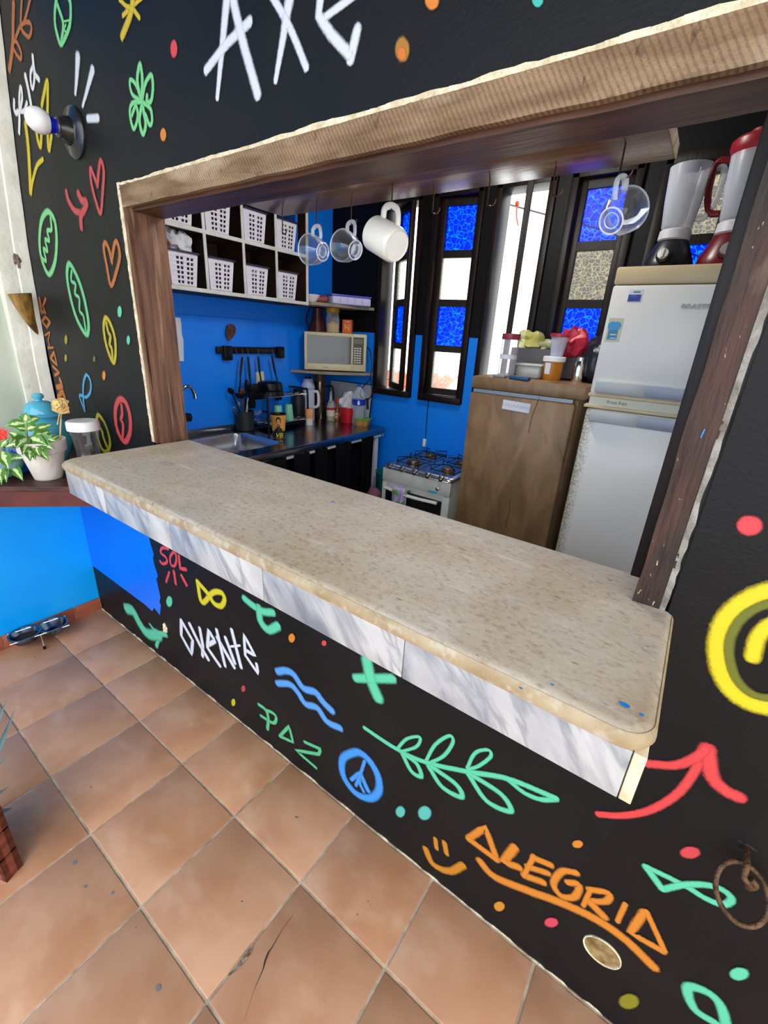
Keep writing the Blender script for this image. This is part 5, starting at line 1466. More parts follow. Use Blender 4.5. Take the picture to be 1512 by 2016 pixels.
# ---- things on the sink top
def base(u, v, z=TZ):
    q_ = A(u, v, z=z)
    if q_.y > 1.89:
        q_ = A(u, v, y=1.89); q_.z = z
    return q_
def lathe_thing(name, label, cat, loc, parts, group=None, seg=36):
    t = thing(name, label, cat, loc, group=group)
    for pn, prof, mt in parts:
        bm = NB(); lathe(bm, prof, seg, XF(loc)); obj(pn, bm, mt, t)
    return t
p = base(483, 846)
r1 = pm(p, 18)
hold = lathe_thing('utensil_holder', 'dark cylindrical holder crowded with cutlery by the basin', 'holder', p, [('cup', [(0, .001), (r1 * .9, .001), (r1 * .95, .004), (r1, .135), (r1 - .003, .135), (r1 * .9, .01), (0, .01)], MAT('charcoal_plastic', hexc('#2a2f33'), .45))])
m_spoonw = MAT('wooden_spoon', hexc('#8a5433'), .5, col2=hexc('#6d3f25'), nscale=12, stretch=(1, 1, .3))
def stick(name, lab, cat, u0, v0, u1, v1, rad, mat, head=None, hm=None):
    q0 = p + Vector((0, 0, .03)); xx = p.x
    a_, b_ = A(u0, v0, x=xx), A(u1, v1, x=xx + .01)
    t = thing(name, lab, cat, a_, group='utensils in the holder')
    low = a_ + (p + Vector((0, 0, .02)) - a_) * .75
    bm = NB(); tube(bm, [low, a_, b_], rad, 8, flat=.6); obj('shaft', bm, mat, t)
    if head:
        d = (b_ - a_).normalized(); M = basis(b_ + d * head[1] * .8, d, RIGHT)
        bm = NB(); bmesh.ops.create_uvsphere(bm, u_segments=16, v_segments=10, radius=1, matrix=M @ Matrix.Diagonal((head[0], head[0] * .35, head[1], 1))); obj('head', bm, hm or mat, t)
stick('wooden_spoon', 'brown wooden spoon standing in the dark holder', 'spoon', 480, 808, 477, 782, .006, m_spoonw, (.021, .036))
stick('black_fork', 'black plastic pasta fork standing in the dark holder', 'fork', 472, 808, 457, 775, .005, m_dark, (.022, .026))
stick('table_spoon', 'steel spoon leaning left in the dark holder', 'spoon', 468, 812, 463, 806, .003, m_metal, (.012, .018))
stick('table_spoon', 'steel spoon standing upright in the dark holder', 'spoon', 474, 812, 471, 800, .003, m_metal, (.012, .020))
stick('knife', 'knife with a white handle standing in the dark holder', 'knife', 486, 808, 489, 784, .008, m_whitep)
stick('black_spoon', 'large black serving spoon standing in the dark holder', 'spoon', 482, 806, 485, 765, .005, m_dark, (.018, .034))
stick('teal_fork', 'teal handled fork at the left rim of the holder', 'fork', 465, 814, 456, 803, .004, MAT('teal_handle', hexc('#3e8f94'), .4))

# dish rack
rkx0, rkx1 = -0.52, -0.24
f0, f1 = base(531, 850), base(604, 836)
rkx1 = (f0.x + f1.x) / 2; rkx0 = rkx1 - .21
ry0, ry1 = f0.y, f1.y
rack = thing('dish_rack', 'black two-tier dish rack with chrome rods on the steel counter', 'dish rack', ((rkx0 + rkx1) / 2, (ry0 + ry1) / 2, TZ))
zt = A(560, 780, x=rkx1).z; zl = A(585, 827, x=rkx1).z
for yv in (ry0, ry1):
    bm = NB(); tube(bm, spline([(rkx1, yv, TZ), (rkx1, yv, zt + .01), (rkx1 - .03, yv, zt + .035), (rkx0 + .03, yv, zt + .035), (rkx0, yv, zt + .01), (rkx0, yv, TZ)], 5), .008, 10); obj('side_frame', bm, m_darkm, rack)
for zv in (zl, zt):
    for i in range(6):
        xv = rkx0 + (rkx1 - rkx0) * i / 5
        bm = NB(); tube(bm, [(xv, ry0, zv), (xv, ry1, zv)], .0032 if i == 5 else .0022, 8); obj('rod', bm, m_chrome, rack)
bm = NB(); box(bm, (rkx0, ry0 + .006, zl - .028), (rkx1 - .004, ry1 - .006, zl - .022)); obj('drip_tray', bm, m_dark, rack)
def on_tier(u, v, zv, dx=-.06): return Vector((rkx1 + dx, A(u, v, x=rkx1 + dx).y, zv))
q = on_tier(532, 775, zt + .004, -.08)
lathe_thing('black_bowl', 'black pot turned upside down on top of the dish rack', 'pot', q, [('pot_body', [(.092, 0), (.095, .004), (.084, .085), (.070, .094), (0, .096)], m_dark), ('pot_rim', [(.092, 0), (.099, .001), (.099, .006), (.093, .006)], m_darkm)])
q = on_tier(580, 790, zt + .004, -.10)
pan = thing('frying_pan', 'black frying pan propped at the left of the dish rack', 'pan', base(508, 835) + Vector((-.05, 0, .1)))
Mp = basis(A(506, 778, x=-.47), (.25, -.25, .93), (.8, .6, 0))
bm = NB(); lathe(bm, [(0, 0), (.062, 0), (.068, .006), (.078, .045), (.075, .045), (.064, .008), (0, .004)], 36, Mp); obj('pan_body', bm, m_dark, pan)
bm = NB(); tube(bm, [Mp @ Vector((.07, 0, .035)), Mp @ Vector((.17, 0, .05))], .010, 10, flat=.6); obj('pan_handle', bm, m_dark, pan)
q = Vector((rkx1 - .14, A(584, 800, x=rkx1 - .14).y, TZ))
lathe_thing('black_shaker', 'matte black bottle with a glossy cap standing inside the rack', 'bottle', q + Vector((0, .02, 0)), [('bottle_body', [(0, 0), (.05, 0), (.052, .004), (.052, .19), (.045, .205), (0, .207)], MAT('matte_black', (.013, .014, .015), .5)), ('cap', [(.040, .203), (.042, .25), (.036, .256), (0, .257)], m_darkm)])
m_mint = MAT('mint_plastic', hexc('#7fc4a6'), .4, col2=hexc('#74bb9c'), nscale=6)
for (u, v, lab) in ((548, 823, 'mint green tumbler upside down on the rack, nearer the basin'), (569, 826, 'mint green tumbler upside down on the rack, farther from the basin')):
    q = on_tier(u, v, zl + .003, -.035)
    lathe_thing('plastic_tumbler', lab, 'tumbler', q, [('wall', [(.036, 0), (.034, .002), (.026, .112), (.024, .115), (0, .115)], m_mint)], 'mint tumblers')
q = Vector((f0.x - .03, base(506, 838).y, TZ + .015)); q = base(506, 838) + Vector((0, 0, .02))
cupb = lathe_thing('blue_mug', 'blue printed mug resting beside the dish rack', 'mug', q, [('mug_body', [(0, 0), (.04, 0), (.042, .004), (.042, .10), (.039, .10), (.039, .006), (0, .006)], MAT('blue_print_mug', hexc('#2a4fae'), .35, col2=hexc('#6fa0d8'), nscale=30, ramp=(.45, .55)))])
bm = NB(); tube(bm, spline([q + Vector((.03, .03, .085)), q + Vector((.05, .06, .08)), q + Vector((.05, .065, .04)), q + Vector((.03, .035, .02))], 5), .007, 8); obj('mug_handle', bm, m_dark, cupb)
q = base(521, 832) + Vector((0, 0, .025))
lathe_thing('printed_mug', 'yellow and red patterned mug on the rack edge', 'mug', q, [('mug_body', [(0, 0), (.034, 0), (.036, .004), (.036, .09), (.033, .09), (.033, .006), (0, .006)], MAT('patchwork_print', hexc('#e0b62c'), .4, col2=hexc('#7a2f28'), nscale=38, ramp=(.47, .53)))])
bm = NB(); box(bm, (-.02, -.02, 0), (.02, .02, .001))
bm.free()
# portrait cup standing in front
q = base(549, 861)
rc_ = pm(q, 15.5); hc = pm(q, 46)
cup = thing('portrait_cup', 'orange plastic cup printed with a bearded man in a black shirt', 'cup', q)
m_or = MAT('orange_cup', hexc('#d99a3c'), .4)
bm = NB(); lathe(bm, [(0, .001), (rc_ * .70, .001), (rc_ * .72, .004), (rc_ * .97, hc)], 40, XF(q)); obj('cup_wall', bm, m_or, cup)
bm = NB(); lathe(bm, [(rc_ * .96, hc - .002), (rc_ * 1.03, hc - .001), (rc_ * 1.03, hc + .003), (rc_ * .94, hc + .003), (rc_ * .9, hc - .01), (0, hc - .03)], 40, XF(q)); obj('dark_rim', bm, m_dark, cup)
ang = math.atan2((CAM - q).y, (CAM - q).x)
def cup_patch(name, s0, s1, t0, t1, mat, lift, shape=None):
    """print wrapped on the cup: s across (-1..1), t up (0..1)"""
    bm = NB(); n = 12; rows = []
    for j in range(n + 1):
        row = []
        for i in range(n + 1):
            s_, t_ = s0 + (s1 - s0) * i / n, t0 + (t1 - t0) * j / n
            if shape:
                sm, tm = (s0 + s1) / 2, (t0 + t1) / 2
                hs = math.sqrt(max(0, 1 - ((t_ - tm) / ((t1 - t0) / 2)) ** 2)); s_ = sm + (s_ - sm) * (0.02 + .98 * hs)
            r = (rc_ * .72 + rc_ * .25 * t_) + lift; a_ = ang + s_ * .95
            row.append(q + Vector((r * math.cos(a_), r * math.sin(a_), .004 + t_ * (hc - .004))))
        rows.append(row)
    grid(bm, rows); obj(name, bm, mat, cup)
m_shirt, m_skin = MAT('print_black', (.012, .011, .011), .4), MAT('print_skin', hexc('#c79068'), .45)
cup_patch('printed_shirt', -1.5, 1.5, 0.0, .30, m_shirt, .0008)
cup_patch('printed_shirt_shoulders', -.62, .62, .18, .46, m_shirt, .001, True)
cup_patch('printed_hair', -.36, .36, .56, .93, m_shirt, .0012, True)
cup_patch('printed_face', -.27, .27, .44, .84, m_skin, .0016, True)
cup_patch('printed_beard', -.25, .25, .40, .60, MAT('print_beard', hexc('#3a2018'), .5), .0019, True)
cup_patch('printed_smile', -.09, .09, .515, .55, m_whitep, .0022, True)
cup_patch('printed_eye', -.15, -.06, .665, .69, m_shirt, .0021, True); cup_patch('printed_eye', .06, .15, .665, .69, m_shirt, .0021, True)
m_py = MAT('print_yellow', hexc('#e8cf3a'), .4)
MT = basis(q + Vector((math.cos(ang) * (rc_ * .75 + .0022), math.sin(ang) * (rc_ * .75 + .0022), hc * .14)), (math.cos(ang), math.sin(ang), 0), Vector((0, 0, 1)).cross(Vector((math.cos(ang), math.sin(ang), 0))))
TXT('printed_letters', 'VB', rc_ * .8, MT, m_py, cup, .0003, shear=.3)
# orange-white tumbler right of the rack
q = base(609, 836)
lathe_thing('orange_tumbler', 'orange and white printed tumbler beside the right rack leg', 'tumbler', q, [('tumbler_base', [(0, 0), (.027, 0), (.029, .05)], MAT('tumbler_white', hexc('#dcd6cc'), .4)), ('tumbler_band', [(.029, .05), (.034, .125), (.031, .125), (.027, .06)], MAT('tumbler_orange', hexc('#e0934e'), .4, col2=hexc('#e9b27c'), nscale=22))])
# white and brown thermoses
q = base(607, 826)
k = pm(q, 82) / .30
th = lathe_thing('white_thermos', 'white thermos jug with a side handle', 'thermos', q, [('flask', [(0, 0), (.044 * k, 0), (.046 * k, .004), (.046 * k, .195 * k), (.044 * k, .215 * k)], MAT('white_thermos_plastic', hexc('#c9d2ec'), .35)), ('shoulder', [(.044 * k, .213 * k), (.048 * k, .218 * k), (.048 * k, .235 * k), (.036 * k, .265 * k), (.033 * k, .285 * k), (0, .286 * k)], MAT('white_thermos_cap', hexc('#b9c3e0'), .35)), ('button', [(.022 * k, .285 * k), (.02 * k, .298 * k), (0, .299 * k)], m_dark)])
sd = (RIGHT * .95 - FWD * .2); sd.z = 0; sd.normalize()
bm = NB(); tube(bm, spline([q + sd * .042 * k + Vector((0, 0, .20 * k)), q + sd * .072 * k + Vector((0, 0, .195 * k)), q + sd * .074 * k + Vector((0, 0, .11 * k)), q + sd * .045 * k + Vector((0, 0, .09 * k))], 5), .010 * k, 10); obj('thermos_handle', bm, m_whitep, th)
q = base(630, 823)
k = pm(q, 86) / .32
th = lathe_thing('brown_thermos', 'bronze steel thermos behind the white one', 'thermos', q, [('flask', [(0, 0), (.042 * k, 0), (.044 * k, .004), (.044 * k, .235 * k), (.040 * k, .262 * k)], MAT('bronze_steel', hexc('#6d5a50'), .25, .9)), ('lid', [(.040 * k, .262 * k), (.041 * k, .315 * k), (.036 * k, .32 * k), (0, .32 * k)], MAT('brown_plastic', hexc('#4a372e'), .4))])
bm = NB(); tube(bm, spline([q + sd * .05 * k + Vector((0, 0, .23 * k)), q + sd * .092 * k + Vector((0, 0, .225 * k)), q + sd * .094 * k + Vector((0, 0, .13 * k)), q + sd * .05 * k + Vector((0, 0, .12 * k))], 5), .008 * k, 10); obj('thermos_handle', bm, m_dark, th)
# oil bottle, hot sauce
g_bot = FILM('bottle_glass', (0.85, 0.9, 0.88), 0.22, 0.05)
q = base(651, 828); k = pm(q, 56) / .26
lathe_thing('oil_bottle', 'small oil bottle with a red and white label', 'bottle', q, [('bottle_glass', [(0, 0), (.036 * k, 0), (.038 * k, .004), (.038 * k, .125 * k), (.030 * k, .155 * k), (.013 * k, .195 * k), (.012 * k, .24 * k)], g_bot), ('oil', [(0, .003), (.034 * k, .003), (.034 * k, .05 * k), (0, .05 * k)], MAT('olive_oil', hexc('#8f8a1e'), .2)), ('label', [(.0386 * k, .045 * k), (.0388 * k, .12 * k)], MAT('label_white', hexc('#d8cfc8'), .5)), ('label_band', [(.0392 * k, .10 * k), (.0392 * k, .122 * k)], MAT('label_red', hexc('#b03030'), .5)), ('cork', [(.012 * k, .238 * k), (.014 * k, .262 * k), (0, .263 * k)], m_metal)])
q = base(664, 827); k = pm(q, 42) / .2
lathe_thing('hot_sauce', 'slim hot sauce bottle with a red cap', 'bottle', q, [('bottle_glass', [(0, 0), (.024 * k, 0), (.025 * k, .09 * k), (.012 * k, .125 * k), (.011 * k, .17 * k)], MAT('sauce_brown', hexc('#8a4a1e'), .2)), ('cap', [(.013 * k, .165 * k), (.014 * k, .20 * k), (0, .201 * k)], MAT('red_cap', hexc('#d03a30'), .4)), ('label', [(.0255 * k, .02 * k), (.0256 * k, .075 * k)], MAT('label_amber', hexc('#b06a3a'), .5, col2=hexc('#e6d2b8'), nscale=60, ramp=(.5, .55)))])
q = base(684, 828); k = pm(q, 32) / .13
red = lathe_thing('red_pot', 'red plastic pot stuffed with a clear bag', 'pot', q, [('pot_wall', [(0, 0), (.05 * k, 0), (.053 * k, .004), (.066 * k, .12 * k), (.062 * k, .12 * k), (.05 * k, .01), (0, .01)], MAT('red_plastic', hexc('#c4182c'), .35))])
bm = NB(); crumple(bm, q + Vector((0, -.01, .155 * k)), (.055 * k, .055 * k, .075 * k), 9, .5, 1.9, flat_base=False); tag(origin_to(obj('plastic_bag', bm, m_bag), q + Vector((0, -.01, .09 * k))), 'crumpled clear bag rising out of the red pot', 'plastic bag')
# water bottle
q = base(705, 826); k = pm(q, 76) / .30
wb = lathe_thing('water_bottle', 'clear water bottle with a blue label and cap', 'bottle', q, [('bottle_wall', [(0, 0), (.042 * k, 0), (.048 * k, .01 * k), (.046 * k, .05 * k), (.042 * k, .09 * k), (.047 * k, .13 * k), (.05 * k, .20 * k), (.044 * k, .235 * k), (.018 * k, .275 * k), (.014 * k, .285 * k)], FILM('pet_plastic', (.75, .85, 1.0), .22, .06)), ('label', [(.0505 * k, .150 * k), (.0515 * k, .195 * k)], MAT('blue_label', hexc('#1b34b8'), .4)), ('cap', [(.015 * k, .283 * k), (.017 * k, .302 * k), (0, .303 * k)], MAT('blue_cap', hexc('#2050d0'), .4))])
dr = TOW(q); dr.z = 0; dr.normalize(); MD = basis(q + dr * .0525 * k + Vector((0, 0, .172 * k)), dr, Vector((0, 0, 1)).cross(dr))
bm = NB(); bm.faces.new([bm.verts.new(MD @ Vector(((.012 * k * math.sin(t)) * (0.35 + .65 * (1 - math.cos(t)) / 2) , .018 * k * math.cos(t), 0))) for t in [2 * math.pi * i / 20 for i in range(20)]]); obj('printed_drop', bm, m_whitep, wb)
# food box
q = base(714, 836); k = pm(q, 32) / .13
fbx = thing('food_box', 'small food box with a green lid at the counter end', 'food box', q, rz=.4)
M = XF(q, .4)
bm = NB(); rw = []
for sc_, z in ((.8, 0), (.86, .004), (1.0, .045)):
    rw.append([M @ Vector((x * sc_ * k, y * sc_ * k, z * k)) for x, y in rounded_corner(-.04, -.03, .02, math.pi, 1.5 * math.pi, 4) + rounded_corner(.04, -.03, .02, 1.5 * math.pi, 2 * math.pi, 4) + rounded_corner(.04, .03, .02, 0, .5 * math.pi, 4) + rounded_corner(-.04, .03, .02, .5 * math.pi, math.pi, 4)])
vs = grid(bm, rw, closed_u=True); bm.faces.new(vs[0]); bm.faces.new(vs[-1]); obj('tub', bm, MAT('food_tan', hexc('#c79a5e'), .4, col2=hexc('#a97c44'), nscale=30), fbx)
bm = NB(); box(bm, (-.066 * k, -.056 * k, .045 * k), (.066 * k, .056 * k, .056 * k), M, bev=.006 * k); obj('green_lid', bm, MAT('green_lid', hexc('#5f9a2a'), .4), fbx)
# grey cutting board leaning on the back wall
q = [A(653, 747, y=YB - .012), A(735, 757, y=YB - .012), A(731, 826, y=YB - .035), A(648, 820, y=YB - .035)]
zt2, zb2 = (q[0].z + q[1].z) / 2, TZ
cb = thing('cutting_board', 'pale grey cutting board with a black edge leaning against the wall', 'cutting board', ((q[2].x + q[3].x) / 2, YB - .05, TZ))
x0_, x1_ = (q[0].x + q[3].x) / 2, (q[1].x + q[2].x) / 2
Mc = basis(((x0_ + x1_) / 2, YB - .055, TZ), (0, .04 / (zt2 - zb2), 1), (1, 0, 0))
hb = zt2 - zb2
bm = NB(); box(bm, (-(x1_ - x0_) / 2, -.004, .002), ((x1_ - x0_) / 2, .004, hb), Mc, bev=.001); obj('black_edge', bm, m_dark, cb)
bm = NB(); box(bm, (-(x1_ - x0_) / 2 + .006, -.0055, .008), ((x1_ - x0_) / 2 - .006, -.003, hb - .006), Mc); obj('board_face', bm, MAT('pale_board', hexc('#aeb6c0'), .5, col2=hexc('#9aa3ae'), nscale=10), cb)

# ---- corner shelves
m_ply = MAT('raw_ply', hexc('#a79e88'), .75, col2=hexc('#8c8270'), nscale=10, bump=.2)
sa, sb_ = A(573, 735, x=XL), A(737, 742, y=YB)
MZ = 1.345
nrm_ = Vector((1, -1, 0)).normalized()
bm = NB()
cur = spline([(XL, sa.y, 0), ((XL * .62 + sb_.x * .38) + .06, sa.y * .62 + YB * .38 - .06, 0), ((XL * .3 + sb_.x * .7) + .05, sa.y * .3 + YB * .7 - .05, 0), (sb_.x, YB, 0)], 6)
prism(bm, [(XL + .001, YB - .001)] + [(max(c_.x, XL + .001), min(c_.y, YB - .001)) for c_ in cur], 'z', MZ - .018, MZ)
o = obj('corner_shelf', bm, m_ply); tag(origin_to(o, (XL + .1, YB - .1, MZ)), 'curved pale plywood corner shelf carrying the microwave', 'shelf')
sc2 = A(737, 608, y=YB)
UZ = 1.822
bm = NB(); prism(bm, [(XL + .001, 1.53), (KX + .02, 1.53), (sc2.x, YB - .001), (XL + .001, YB - .001)], 'z', UZ - .020, UZ)
o = obj('corner_shelf', bm, m_ply); tag(origin_to(o, (XL + .1, YB - .1, UZ)), 'upper plywood corner shelf carrying a white tray', 'shelf')
# things on the upper shelf
q = A(690, 590, z=UZ); q = Vector((-.33, 1.86, UZ))
tr = thing('ice_tray', 'white ribbed plastic tray with a blue lid on the upper shelf', 'tray', q, rz=math.radians(62))
M = XF(q, math.radians(62))
obj('tray_body', box(NB(), (-.15, -.075, 0), (.15, .075, .055), M, bev=.008), MAT('lilac_plastic', hexc('#c3c2ea'), .4), tr)
for i in range(5):
    bm = NB(); box(bm, (-.145 + i * .058, -.081, .004), (-.145 + i * .058 + .046, -.07, .05), M, bev=.004); obj('rib', bm, MAT('lilac_rib', hexc('#cfceef'), .4), tr)
    if i < 3:
        bm = NB(); box(bm, (.145, -.07 + i * .05, .004), (.156, -.07 + i * .05 + .04, .05), M, bev=.004); obj('rib', bm, MAT('lilac_rib2', hexc('#cfceef'), .4), tr)
obj('tray_lid', box(NB(), (-.156, -.08, .055), (.156, .08, .066), M, bev=.003), MAT('blue_violet_lid', hexc('#5a5fd8'), .35), tr)
q = Vector((KX - .05, 1.60, UZ))
lathe_thing('white_bowl', 'small white bowl on the upper shelf next to the cubby', 'bowl', q, [('bowl_wall', [(0, 0), (.03, 0), (.055, .03), (.062, .05), (.058, .05), (.05, .03), (0, .008)], m_whitep)])
bm = NB(); q2 = Vector((KX + .0, 1.66, UZ)); lathe(bm, [(0, -.05), (.02, -.05), (.024, -.02), (.027, .04), (.024, .04), (.02, -.02)], 24, basis(q2 + Vector((-.04, .03, .028)), (.35, .9, .05), (0, 0, 1))); tag(origin_to(obj('red_cup', bm, MAT('dusky_red', hexc('#9a4a48'), .4)), q2), 'dusky red cup lying on its side on the upper shelf', 'cup')

# ---- microwave
man = math.radians(45)
mn = Vector((math.sin(man), -math.cos(man), 0)); mr_ = Vector((math.cos(man), math.sin(man), 0))
# find the distance of the front plane that makes it 0.47 m wide
best = None
for i in range(200):
    p0 = Vector((-.45 + i * .004, 1.85 - i * .004, 1.4))
    a_, b_ = B(599, 695, mn, p0), B(721, 703, mn, p0)
    e_ = abs((b_ - a_).length - .475)
    if best is None or e_ < best[0]: best = (e_, p0, a_, b_)
_, p0, a_, b_ = best
mwc = (a_ + b_) / 2
W_ = .475; HM = .278; DM = .33
Mm = Matrix(((mr_.x, -mn.x, 0, mwc.x), (mr_.y, -mn.y, 0, mwc.y), (0, 0, 1, MZ + .006), (0, 0, 0, 1)))   # x right, y back, z up
mw = thing('microwave', 'cream microwave oven with a dark glass door on the corner shelf', 'microwave', M=Mm)
m_cream = MAT('aged_cream_plastic', hexc('#d8cda8'), .4, col2=hexc('#cfc39c'), nscale=6)
obj('case', box(NB(), (-W_ / 2, .03, 0), (W_ / 2, DM, HM), Mm, bev=.008), m_cream, mw)
fr_ = NB(); dw = W_ * .765
box(fr_, (-W_ / 2, 0, .004), (-W_ / 2 + .022, .034, HM - .002), Mm, bev=.004); box(fr_, (-W_ / 2 + dw - .006, .004, .004), (-W_ / 2 + dw, .034, HM - .002), Mm)
box(fr_, (-W_ / 2 + .02, 0.001, HM - .026), (-W_ / 2 + dw, .034, HM - .003), Mm, bev=.003); box(fr_, (-W_ / 2 + .02, 0.001, .004), (-W_ / 2 + dw, .034, .052), Mm, bev=.004)
door = obj('door', fr_, m_cream, mw)
obj('door_glass', box(NB(), (-W_ / 2 + .02, .006, .050), (-W_ / 2 + dw - .004, .03, HM - .024), Mm), MAT('dark_door_glass', hexc('#31393f'), .08, spec=.6), door)
obj('door_window', box(NB(), (-W_ / 2 + .075, .005, .072), (-W_ / 2 + dw - .055, .03, HM - .05), Mm), MAT('window_mesh', hexc('#3a474e'), .12, spec=.6), door)
TXT('maker_mark', 'Philco', .014, Mm @ Matrix.Translation((-.075, -.0005, .026)) @ Matrix.Rotation(math.pi / 2, 4, 'X'), MAT('grey_print', hexc('#6d6250'), .5), door)
pan_ = obj('control_panel', box(NB(), (-W_ / 2 + dw, .002, .004), (W_ / 2, .034, HM - .002), Mm, bev=.004), m_cream, mw)
obj('panel_face', box(NB(), (-W_ / 2 + dw + .008, .0008, .055), (W_ / 2 - .022, .01, HM - .024), Mm), MAT('panel_grey', hexc('#4a4a46'), .4), pan_)
obj('display', box(NB(), (-W_ / 2 + dw + .014, .0002, HM - .07), (W_ / 2 - .028, .01, HM - .036), Mm), MAT('lcd_grey', hexc('#6f6a58'), .3), pan_)
m_key = MAT('key_white', hexc('#cfcdc0'), .5)
for r in range(7):
    for c in range(3):
        x_ = -W_ / 2 + dw + .016 + c * .0195; z_ = .064 + r * .0175
        obj('key', box(NB(), (x_, -.0006, z_), (x_ + .015, .01, z_ + .010), Mm), m_key, pan_)
# power cord loop
bm = NB()
cp = [Mm @ Vector((W_ / 2 - .02, DM * .7, HM * .7)), A(728, 690, y=YB - .05), A(730, 740, y=YB - .06), A(712, 765, y=YB - .10), A(710, 780, y=YB - .12), A(722, 787, y=YB - .12), A(732, 775, y=YB - .1), A(729, 740, y=YB - .06)]
tube(bm, spline(cp, 8), .0045, 8); crd = obj('power_cord', bm, m_dark, mw)
bm = NB(); tube(bm, [A(722, 784, y=YB - .13), A(724, 806, y=YB - .13)], .012, 10, flat=.7); obj('plug', bm, m_dark, mw)
# on the microwave
TP = MZ + .006 + HM
def on_mw(dx, dy): v = Mm @ Vector((dx, dy, 0)); return Vector((v.x, v.y, TP))
q = on_mw(-.135, .10); k = pm(q, 46) / .18
jg = lathe_thing('coffee_pot', 'dark red tapered coffee jug with a filter ring on top', 'jug', q, [('jug_body', [(0, 0), (.062 * k, 0), (.062 * k, .006), (.034 * k, .150 * k), (.036 * k, .165 * k), (0, .165 * k)], MAT('dark_red_enamel', hexc('#4a1814'), .3)), ('filter_ring', [(.02 * k, .162 * k), (.060 * k, .168 * k), (.068 * k, .176 * k), (.060 * k, .176 * k), (.03 * k, .17 * k)], m_dark)])
bm = NB(); sd2 = -mr_; tube(bm, spline([q + sd2 * .06 * k + Vector((0, 0, .168 * k)), q + sd2 * .085 * k + Vector((0, 0, .08 * k)), q + sd2 * .06 * k + Vector((0, 0, .012 * k))], 6), .005, 8); obj('jug_handle', bm, m_dark, jg)
q = on_mw(-.02, .09); k = pm(q, 48) / .19
lathe_thing('spice_jar', 'glass jar of tan powder with a yellow lid', 'jar', q, [('glass_wall', [(0, 0), (.046 * k, 0), (.05 * k, .006), (.052 * k, .06 * k), (.052 * k, .10 * k), (.044 * k, .145 * k)], FILM('jar_glass', (.9, .93, .95), .18, .04)), ('powder', [(0, .004), (.046 * k, .004), (.048 * k, .05 * k), (.047 * k, .06 * k), (0, .085 * k)], MAT('tan_powder', hexc('#c9a257'), .8)), ('yellow_lid', [(.048 * k, .142 * k), (.052 * k, .144 * k), (.052 * k, .185 * k), (.046 * k, .19 * k), (0, .19 * k)], MAT('yellow_lid', hexc('#d59a1c'), .4))])
q = on_mw(.095, .085)
bxo = thing('tea_box', 'small orange cardboard box on the microwave', 'box', q, rz=man - .35)
M = XF(q, man - .35)
obj('carton', box(NB(), (-.036, -.024, 0), (.036, .024, .098), M, bev=.001), MAT('orange_card', hexc('#c9561f'), .5, col2=hexc('#d8692c'), nscale=14), bxo)
obj('front_print', box(NB(), (-.022, -.0248, .018), (.022, -.0238, .066), M), MAT('print_orange', hexc('#e8a06a'), .5, col2=hexc('#d3602a'), nscale=60, ramp=(.48, .52)), bxo)
TXT('front_letters', 'CHÁ', .02, M @ Matrix.Translation((0, -.0248, .082)) @ Matrix.Rotation(math.pi / 2, 4, 'X'), MAT('print_cream', hexc('#ecc9a0'), .5), bxo)

# ---- stove
sy0, sy1 = 1.385, 1.93
sx0, sx1 = A(754, 915, y=sy0).x, A(889, 943, y=sy0).x
SZ1 = (A(754, 915, y=sy0).z + A(889, 943, y=sy0).z) / 2
stove = thing('gas_stove', 'white four-burner gas stove with a steel top', 'stove', ((sx0 + sx1) / 2, (sy0 + sy1) / 2, 0))
m_enam = MAT('white_enamel', hexc('#cfd2cc'), .35, col2=hexc('#c2c5bf'), nscale=8)
obj('body', box(NB(), (sx0 + .004, sy0 + .01, .03), (sx1 - .004, sy1, SZ1 - .022), bev=.006), m_enam, stove)
obj('front_panel', box(NB(), (sx0, sy0, SZ1 - .11), (sx1, sy0 + .02, SZ1 - .024), bev=.006), m_enam, stove)
obj('side_column', box(NB(), (sx1 - .05, sy0 + .002, .05), (sx1, sy0 + .03, SZ1 - .115), bev=.006), m_enam, stove)
obj('side_column', box(NB(), (sx0, sy0 + .002, .05), (sx0 + .035, sy0 + .03, SZ1 - .115), bev=.006), m_enam, stove)
obj('oven_cavity', box(NB(), (sx0 + .03, sy0 + .0125, .12), (sx1 - .045, sy0 + .02, SZ1 - .112)), MAT('oven_black', (.008, .008, .009), .3), stove)
dr_ = obj('oven_door', box(NB(), (sx0 + .034, sy0 - .004, .12), (sx1 - .05, sy0 + .012, SZ1 - .15), bev=.004), MAT('oven_glass', (.012, .012, .015), .12, spec=.6), stove)
hd = NB(); tube(hd, spline([(sx0 + .04, sy0 - .018, SZ1 - .150), ((sx0 + sx1) / 2, sy0 - .045, SZ1 - .155), (sx1 - .07, sy0 - .018, SZ1 - .160)], 8), .017, 10, flat=.6); obj('door_handle', hd, m_enam, dr_)
bm = NB()
rw = []
for ins, z in ((.0, -.026), (-.004, -.02), (.0, -.010), (.012, -.001), (.05, 0), (.07, -.008)):
    rw.append([Vector((x, y, SZ1 + z)) for x, y in rounded_corner(sx0 + .03 + ins, sy0 + .03 + ins, .03, math.pi, 1.5 * math.pi, 5) + rounded_corner(sx1 - .03 - ins, sy0 + .03 + ins, .03, 1.5 * math.pi, 2 * math.pi, 5) + [(sx1 - ins, sy1 - ins), (sx0 + ins, sy1 - ins)]])
vs = grid(bm, rw, closed_u=True); bm.faces.new(vs[-1]); obj('steel_top', bm, MAT('stove_steel', (.55, .55, .57), .25, 1.0), stove)
m_knob = MAT('dark_knob_steel', (.22, .21, .2), .3, 1.0)
